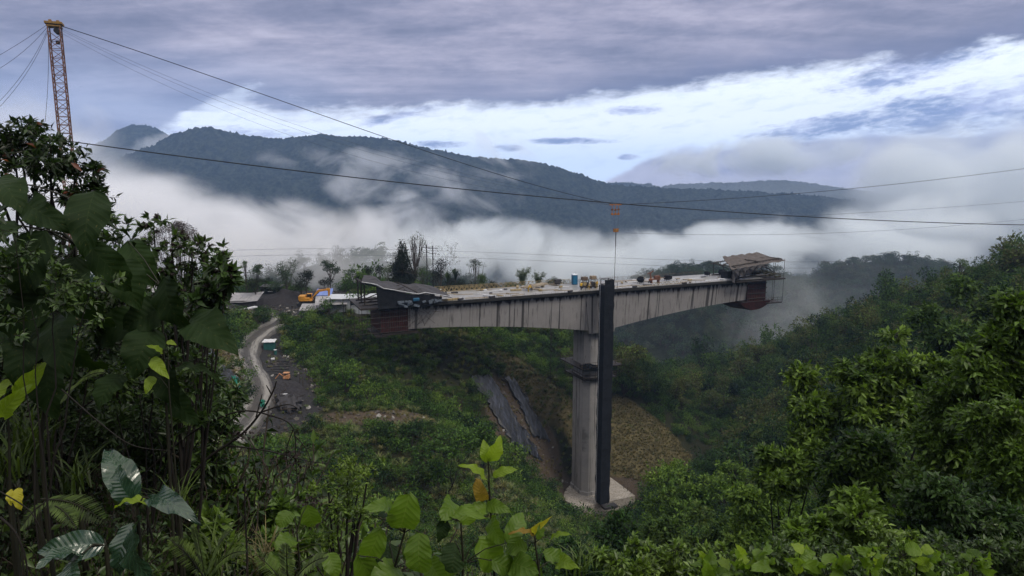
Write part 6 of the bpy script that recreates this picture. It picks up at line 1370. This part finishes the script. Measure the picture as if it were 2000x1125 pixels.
TS('tangled_shrub', 'dense dark fine leaved mass filling the left edge below the very large leaves', [(40, 500, 80, 60), (150, 560, 70, 60), (60, 640, 90, 70), (200, 690, 80, 60), (90, 760, 90, 60), (220, 800, 80, 60), (30, 840, 80, 70)], 6.6, 900, .085, F_small, 81, .40, 8, (110, 1000), stemr=.012)
TS('tangled_shrub', 'dense dark fine leaved mass under the budding shrub, left of the road', [(270, 600, 60, 50), (330, 640, 60, 50), (390, 690, 40, 40), (280, 720, 70, 60), (360, 770, 60, 50), (300, 850, 80, 60)], 7.6, 800, .09, F_small, 82, .38, 8, (310, 1000), stemr=.012)
TS('tangled_shrub', 'loose dark foliage behind the yellow leaved seedling', [(40, 850, 70, 60), (150, 860, 70, 60), (240, 860, 60, 60), (100, 780, 70, 50)], 5.6, 330, .08, F_small, 53, .30, 8, (120, 1100), stemr=.01)
TS('slope_shrub', 'yellowish leafed shrub in the gap right of the round leaved cluster', [(1150, 1080, 50, 40), (1200, 1050, 50, 40), (1110, 1110, 50, 40), (1230, 1100, 50, 40)], 30, 700, .26, L_bush, 54, .42, 8, (1170, 1180), stemr=.04)
TS('slope_shrub', 'dark rounded shrub on the slope above the tall lime stalk', [(880, 880, 50, 34), (930, 860, 40, 28), (840, 910, 40, 30)], 84, 600, .42, L_bush, 55, .42, 8, (880, 960), stemr=.08)
TS('slope_shrub', 'brownish shrub on the spur beside the bare footpath', [(740, 850, 40, 26), (780, 840, 34, 22), (715, 860, 26, 20)], 93, 420, .36, L_forest, 56, .42, 8, (745, 890), stemr=.08)
# right hand shrubs and trees
RB = [
 ('large yellow green tree, the lit crown rising right of the valley', [(1560, 850, 50, 40), (1600, 800, 55, 45), (1650, 760, 50, 45), (1700, 715, 45, 34), (1740, 705, 40, 26), (1780, 730, 50, 34), (1830, 750, 34, 30), (1640, 830, 70, 45), (1720, 790, 80, 55), (1790, 800, 60, 50), (1560, 900, 50, 40)], 26, 3600, .28, L_sun, 9, (1740, 1010), .06),
 ('drooping leaved tree on the left flank of the lit crown', [(1520, 895, 36, 30), (1550, 940, 40, 36), (1500, 930, 26, 26), (1590, 890, 40, 30)], 24, 800, .28, L_sun, 10, (1535, 1060), .05),
 ('leafy tree at the right edge with long pale leaves', [(1950, 680, 50, 40), (1990, 640, 50, 50), (1930, 740, 60, 50), (1990, 720, 60, 60), (2040, 700, 60, 80), (1900, 700, 34, 30)], 18, 2400, .23, L_fresh, 11, (1980, 1000), .06),
 ('dark leafed shrub below the lit crown', [(1660, 900, 60, 50), (1720, 880, 60, 50), (1640, 950, 60, 50), (1700, 960, 60, 40)], 22, 1600, .24, L_sun, 12, (1680, 1080), .04),
 ('shrub with blue green leaves between the lit crown and the right edge', [(1850, 840, 60, 50), (1900, 800, 60, 45), (1880, 880, 60, 50), (1820, 880, 50, 50)], 18, 2200, .19, L_fresh, 13, (1860, 1070), .04),
 ('dense shrub at the right edge with small yellowish leaves', [(1960, 830, 60, 60), (2010, 880, 60, 70), (1950, 900, 60, 50), (1990, 960, 60, 60)], 13, 1700, .15, L_fresh, 14, (1980, 1150), .035),
 ('round dark shrub right of the pier footing', [(1340, 930, 50, 36), (1300, 960, 50, 34), (1380, 965, 50, 40), (1320, 1010, 60, 40)], 70, 1300, .45, L_bush, 15, (1340, 1070), .08),
 ('small leaved shrub in the middle of the lower right', [(1480, 960, 50, 40), (1440, 1000, 50, 40), (1520, 1010, 50, 40), (1470, 1050, 60, 40)], 34, 900, .32, L_bush, 16, (1480, 1110), .05),
 ('dull green shrub just left of the lower right plant row', [(1360, 1040, 60, 36), (1300, 1060, 50, 36), (1250, 1070, 50, 34), (1400, 1070, 50, 30)], 40, 900, .34, L_forest, 17, (1340, 1130), .06),
 ('large shrub with broad leaves above the lower right plant row', [(1640, 1030, 60, 36), (1700, 1010, 60, 36), (1760, 1020, 60, 40), (1580, 1040, 50, 30)], 14, 1100, .20, L_fresh, 18, (1680, 1150), .03),
 ('dense blue green shrub above the right end of the plant row', [(1840, 980, 60, 50), (1900, 1010, 60, 50), (1800, 1040, 50, 30), (1960, 1040, 60, 50)], 12, 1500, .13, L_gloss, 19, (1880, 1180), .03),
 ('brownish green shrub on the slope under the right ridge', [(1850, 660, 60, 50), (1900, 620, 60, 50), (1960, 600, 50, 40), (1800, 700, 50, 40)], 60, 1000, .6, L_forest, 20, (1880, 780), .09)]
for lab, lb, Yd, nt, lf, mt, sd_, bp, sr in RB:
    TS('leafy_shrub' if 'shrub' in lab else 'leafy_tree', lab, lb, Yd, nt, lf, mt, sd_, .42, 8, bp, 'shrub' if 'shrub' in lab else 'tree', thick=1.0, stemr=sr)
# ferns
def fern(label, fronds, Y0, group=None, mat=None, name='fern'):
    b = P(*fronds[0][0], Y0); o = thing(name, label, 'fern', (b.x, b.y, float(min(ground(b.x, b.y), b.z))), 0, group); org = np.array(o.location); rs_ = np.random.RandomState(abs(int(fronds[0][0][0]))); st = []
    for (b0, t0, w_) in fronds:
        a = np.array(P(*b0, Y0))-org; e = np.array(P(*t0, Y0+rs_.uniform(-.3, .1)))-org; L = np.linalg.norm(e-a); q = np.linspace(0, 1, 12)[:, None]; c = a+(e-a)*q; c[:, 2] += .15*L*np.sin(q[:, 0]*2.6); st.append(tube_arrays(c, np.linspace(.006, .002, 12), 4))
        ax = (e-a)/L; S = np.cross(ax, np.array([0, -.5, 1.])); S /= np.linalg.norm(S); n = 26; f = np.linspace(.12, .99, n); pc = np.stack([np.interp(f, q[:, 0], c[:, k]) for k in range(3)], 1); ww = w_*Y0/F*np.sin(np.pi*np.clip(f, .05, .98))**.6
        Pc = np.concatenate([pc, pc]); D = np.concatenate([np.tile(S, (n, 1)), np.tile(-S, (n, 1))])+ax*.45+rs_.normal(size=(2*n, 3))*.06+[0, 0, -.1]; V, T_ = leaves_mesh(Pc, D, np.tile([0, -.4, 1.], (2*n, 1))+rs_.normal(size=(2*n, 3))*.1, np.concatenate([ww, ww]), np.maximum(L/n*.95, .008), .02)
        link('frond', npmesh('frond', V, None, T_), mat or F_fern, o)
    V, Q = merge(st); link('stalks', npmesh('stalks', V, Q), M_stem, o)
fern('lit fern with feathery frond in front of the yellow leaved seedling', [((80, 975), (205, 1030), 34), ((95, 985), (150, 1040), 22), ((90, 980), (40, 1040), 24)], 3.9)
fern('fern with one long pale frond reaching right in the middle of the left plants', [((110, 800), (205, 742), 20), ((110, 800), (60, 740), 18)], 4.4)
fern('feathery pale ferns glowing behind the dark big leaves', [((250, 640), (190, 560), 26), ((252, 642), (160, 620), 26), ((254, 645), (300, 570), 24), ((250, 650), (150, 660), 24), ((252, 640), (230, 560), 22)], 9.0)
fern('dark fern at the left edge behind the lime leaves', [((10, 720), (70, 625), 22), ((5, 722), (20, 620), 20), ((12, 722), (100, 700), 20)], 5.0)
fern('fern fan at the bottom left of centre', [((400, 1130), (330, 1060), 24), ((402, 1130), (380, 1040), 26), ((404, 1130), (450, 1050), 24), ((404, 1132), (480, 1090), 22)], 4.4)
fern('fern fan at the bottom beside the low lime plant', [((560, 1150), (500, 1090), 24), ((562, 1150), (560, 1070), 26), ((564, 1150), (640, 1100), 24)], 4.4)
# grass tufts, countable ones near the camera
def grassclump(label, px, py, Y0, h, sp, nb, wd, seed, mat=None):
    p = P(px, py, Y0); gz_ = float(ground(p.x, p.y)); V, Q = blades_arrays(seed, nb, h, sp, wd, .75); o = thing('grass_tuft', label, 'grass tuft', (p.x, p.y, p.z)); link('blades', npmesh('blades', V, Q), mat or F_fern, o)
    V, Q = tube_arrays([(0, 0, min(gz_-p.z, -.1)), (0.02, 0, .1)], [.03, .015], 6); link('stem', npmesh('stem', V, Q), M_stem, o)
grassclump('tall grass tuft with narrow pale blades above the yellow leaves', 60, 900, 4.6, .75, .42, 46, .010, 1)
grassclump('wide grass tuft with arching blades at the left edge', 10, 930, 4.3, .6, .45, 40, .009, 2)
grassclump('grass tuft with upright blades right of the feathery fern', 150, 960, 4.8, .55, .4, 36, .009, 3)
grassclump('bright grass tuft at the bottom between fern fan and sapling', 430, 1110, 5.2, .6, .45, 50, .009, 4)
grassclump('dry brownish grass tuft at the bottom left of centre', 520, 1110, 5.8, .5, .5, 60, .007, 5, L_dry)
grassclump('grass tuft with thin blades beside the long ribbed leaves', 345, 1000, 5.0, .45, .4, 36, .007, 6)
grassclump('small grass tuft at the bottom, right of the round leaved cluster', 1130, 1120, 6.5, .5, .4, 36, .010, 7)
# dark bare twigs crossing in front of the road
def twigs(label, lines, Y0, r, heads=()):
    b = P(*lines[0][0], Y0); o = thing('bare_twig', label, 'twig', b); org = np.array(b); ps = []
    for ln in lines: A = np.array([P(x, y, Y0) for x, y in ln])-org; q = np.linspace(0, len(A)-1, len(A)*5); rr = r*(1 if ln is lines[0] else .55); ps.append(tube_arrays(crom(A, q), np.linspace(rr, rr*.4, len(q)), 5))
    V, Q = merge(ps); link('branches', npmesh('branches', V, Q, smooth=True), M_twig, o)
    if heads:
        rs_ = np.random.RandomState(5); Pc = []
        for x, y, s in heads: Pc.append(np.array(P(x, y, Y0))-org+rs_.normal(size=(60, 3))*np.array([s, s, s*.4])*Y0/F)
        Pc = np.concatenate(Pc); V, T_ = leaves_mesh(Pc, rnd_dirs(rs_, len(Pc)), rnd_dirs(rs_, len(Pc)), .035, .02); link('seed_heads', npmesh('seed_heads', V, None, T_), F_bud, o)
twigs('long dark bare twig arching over the lower end of the road', [[(250, 960), (330, 880), (400, 830), (470, 803), (530, 812), (572, 835), (578, 900), (584, 985)], [(572, 840), (560, 880), (565, 930)], [(575, 850), (600, 880), (610, 920)], [(470, 805), (430, 850), (420, 950)]], 5.5, .010, [(590, 910, 26), (560, 890, 18), (600, 980, 14)])
twigs('dark forked twig rising to buds in front of the yard', [[(330, 985), (400, 900), (470, 850), (510, 805), (533, 765), (540, 745)], [(510, 805), (560, 790), (585, 800)], [(500, 815), (512, 770)], [(440, 870), (520, 880), (600, 900), (640, 905)], [(400, 905), (395, 960), (380, 1010)], [(530, 770), (520, 752)]], 5.5, .014, [(470, 850, 14)])
twigs('thin dark vertical stem at the bottom left of centre', [[(484, 1180), (482, 1080), (478, 980), (480, 930)], [(482, 1060), (500, 1030)], [(481, 1020), (464, 990)]], 5.0, .010)
twigs('dark wandering roots and creepers at the left edge', [[(0, 1010), (30, 1040), (50, 1090), (55, 1150)], [(0, 960), (60, 1000), (90, 1060)], [(120, 760), (200, 830), (260, 870), (330, 880)]], 3.6, .008)
# ------------------------------------------------------------------ uncounted undergrowth near the camera
def near_proto(key, mat, n, ntw, leaf, per, H, seed, asp=.42):
    out = []
    for i in range(n):
        rs_ = np.random.RandomState(seed+i); PL_, DL, NL, parts = [], [], [], []
        for _ in range(ntw):
            a = rs_.uniform(0, 6.283); r = rs_.uniform(.1, .75)*H*.6; h = H*rs_.uniform(.35, 1); q = np.linspace(0, 1, 6)[:, None]; c = np.hstack([np.cos(a)*r*q**1.3, np.sin(a)*r*q**1.3, h*q*(1.1-.1*q)]); c += rs_.normal(size=c.shape)*.03*H*q; parts.append(tube_arrays(c, np.linspace(.014, .004, 6)*H, 3))
            f = rs_.uniform(.35, 1, per); PL_.append(np.stack([np.interp(f, q[:, 0], c[:, k]) for k in range(3)], 1)); d = rnd_dirs(rs_, per, .1); DL.append(d); NL.append(np.array([0, 0, 1.])+rs_.normal(size=(per, 3))*.5)
        Pc = np.concatenate(PL_); ll = leaf*(.6+.7*rs_.rand(len(Pc))); lv = leaves_mesh(Pc, np.concatenate(DL), np.concatenate(NL), ll, ll*asp, .12); out.append(two_mat_mesh(key, lv, merge(parts), [mat, M_bark]))
    proto_set(key, out)
near_proto('near dark', F_mid, 5, 46, .16, 14, 1.5, 300); near_proto('near fresh', F_lite, 5, 40, .13, 14, 1.4, 320); near_proto('near small', F_small, 4, 60, .09, 16, 1.4, 340)
x, y, z, px, py, rs2 = sample(-60, 60, 3.5, 46, .85, 21, 500)
k = (py < 1900) & (rs2.rand(len(x)) < .9) & (y > 6.5)
lp = (px < 520) & (y < 14)
r = rs2.rand(len(x)); sA = k & (r < .45); sB = k & (r >= .45) & (r < .75) & ~lp; sC = k & ((r >= .75) | (lp & (r > .45)))
hgt = rs2.uniform(.8, 1.6, len(x))
for nm, key, s, sd_ in (('near_undergrowth', 'near dark', sA, 31), ('near_undergrowth', 'near fresh', sB, 32), ('near_undergrowth', 'near small', sC, 33)):
    scatter(nm, key, np.stack([x, y, z-.1], 1)[s], hgt[s], sd_)
# bank of plants close on the left, where the hillside rises beside the camera
rs3 = np.random.RandomState(77); X3 = rs3.uniform(-13, -2.2, 2600); Y3 = rs3.uniform(4.6, 12, 2600); Z3 = ground(X3, Y3); u3, v3 = proj(X3, Y3, Z3)
k = (u3 > -200) & (u3 < 440) & (v3 > 620+np.maximum(0, u3-230)*1.3) & (v3 < 1500); pp = np.stack([X3, Y3, Z3-.03], 1)[k][:900]; h3 = rs3.uniform(.3, .62, len(pp)); m3 = rs3.rand(len(pp))
for nm, key, s, sd_ in (('bank_undergrowth', 'near dark', m3 < .4, 41), ('bank_undergrowth', 'near small', (m3 >= .4) & (m3 < .75), 42), ('bank_grass', 'grass', m3 >= .75, 43)):
    scatter(nm, key, pp[s], h3[s]*(1.0 if key != 'grass' else .9), sd_, .3)
# ------------------------------------------------------------------ valley fog: banks of real cloud, each a volume of its own
def fog_mat(name, dens, nscale, lo, hi, seed, top=0.0, stretch=(1, .28, 1.25), col=(.93, .95, 1.0), edge=.42, rate=.30, shear=(0, 0)):
    m, t = material(name)
    tc = t.n.new('ShaderNodeTexCoord'); ob = tc.outputs['Object']
    pos = t.n.new('ShaderNodeNewGeometry').outputs['Position']
    x, y, z = t.sep(pos); ox, oy, oz = t.sep(ob)
    q = t.comb(t.m('MULTIPLY', t.m('ADD', x, t.m('MULTIPLY', z, shear[0])), stretch[0]), t.m('MULTIPLY', y, stretch[1]), t.m('ADD', t.m('MULTIPLY', z, stretch[2]), seed*137.0))
    n = t.noise(q, nscale, 7, .60, .6)
    r = t.vm('LENGTH', ob)
    # billows: the threshold of the noise falls towards the heart of the bank and rises at its border
    g = t.m('ADD', n, t.m('MULTIPLY', t.m('SUBTRACT', 1.0, r), edge))
    f = t.m('MULTIPLY', t.smooth(g, lo, hi), t.smooth(r, 1.0, .72))
    v = t.new('ShaderNodeVolumePrincipled', Color=col, Density=t.m('MULTIPLY', f, dens), Anisotropy=.0)
    t.l.new(v.outputs[0], t.out.inputs['Volume'])
    m.cycles.homogeneous_volume = False; m.cycles.volume_step_rate = rate
    return m
def ico(sub=3):
    bm = bmesh.new(); bmesh.ops.create_icosphere(bm, subdivisions=sub, radius=1.0)
    me = bpy.data.meshes.new('fog'); bm.to_mesh(me); bm.free(); return me
def fog(x, y, Yd, rx, ry, rz, dens, seed, tilt=0, nscale=.006, lo=.50, hi=.86, **kw):
    """centre on pixel x, y at distance Yd; radii in metres; tilt about the view axis in degrees"""
    o = link('fog_bank', ico(), fog_mat('fog %d' % seed, dens, nscale, lo, hi, seed, **kw), loc=P(x, y, Yd), rot=(0, R(tilt), 0))
    o.scale = (rx, ry, rz); o['kind'] = 'stuff'; return o
LV = (.985, .985, 1.0); BL = (.93, .97, 1.0)
fog(215, 470, 1000, 390, 170, 140, .022, 1, tilt=17, nscale=.0065, col=LV)
fog(60, 330, 1500, 330, 150, 190, .012, 2, nscale=.005, col=LV)
fog(640, 480, 980, 330, 120, 76, .020, 3, tilt=7, nscale=.010, col=LV, edge=.36)
fog(1010, 498, 930, 270, 110, 58, .018, 4, tilt=4, nscale=.012, col=BL, edge=.34)
fog(1380, 500, 900, 300, 100, 50, .030, 5, tilt=-4, nscale=.014, col=BL, edge=.36, lo=.54, hi=.80)
fog(1700, 475, 850, 250, 100, 66, .026, 15, tilt=-8, nscale=.012, col=BL, edge=.36, lo=.54, hi=.82)
fog(2010, 390, 1300, 430, 170, 190, .020, 6, tilt=0, nscale=.006, col=BL)
fog(1500, 306, 2400, 520, 110, 88, .016, 7, tilt=-3, nscale=.007, col=BL)
fog(1480, 385, 2330, 560, 90, 95, .0016, 19, nscale=.006, edge=.5, lo=.30, hi=.7, col=BL)
fog(900, 375, 1200, 170, 70, 100, .010, 8, tilt=-32, nscale=.012, edge=.22, shear=(.9, 0))
fog(760, 400, 1150, 190, 70, 50, .012, 16, tilt=30, nscale=.012, edge=.25, shear=(-.9, 0))
fog(700, 318, 1500, 260, 60, 40, .010, 9, tilt=3, nscale=.011, edge=.18)
fog(300, 288, 2100, 120, 60, 44, .014, 10, tilt=-12, nscale=.010, edge=.3)
fog(1600, 570, 330, 44, 24, 40, .005, 11, tilt=32, nscale=.03, edge=.25, col=BL)
fog(1520, 640, 290, 34, 20, 26, .012, 12, tilt=45, nscale=.035, edge=.25, col=BL)
fog(600, 492, 300, 100, 26, 22, .035, 13, nscale=.022, edge=.3, col=LV)
fog(1000, 505, 300, 90, 30, 20, .030, 17, nscale=.022, edge=.3, col=BL)
fog(1380, 600, 300, 110, 40, 60, .0004, 14, tilt=0, nscale=.010, edge=.5, lo=.35, hi=.8, col=BL)
fog(1760, 560, 430, 110, 40, 46, .0006, 18, tilt=10, nscale=.012, edge=.5, lo=.4, hi=.8, col=BL)
# ------------------------------------------------------------------ haze
def boxmesh(x0, x1, y0, y1, z0, z1):
    V = [(x, y, z) for z in (z0, z1) for y in (y0, y1) for x in (x0, x1)]
    return npmesh('box', V, [(0, 2, 3, 1), (4, 5, 7, 6), (0, 1, 5, 4), (2, 6, 7, 3), (0, 4, 6, 2), (1, 3, 7, 5)])
mh, t = material('haze')
v = t.new('ShaderNodeVolumePrincipled', Color=(.42, .62, 1.0), Density=.00015, Anisotropy=.0); t.l.new(v.outputs[0], t.out.inputs['Volume'])
mh.cycles.homogeneous_volume = True
tag(link('haze', boxmesh(-2600, 2600, -120, 3200, -430, 330), mh), kind='stuff')
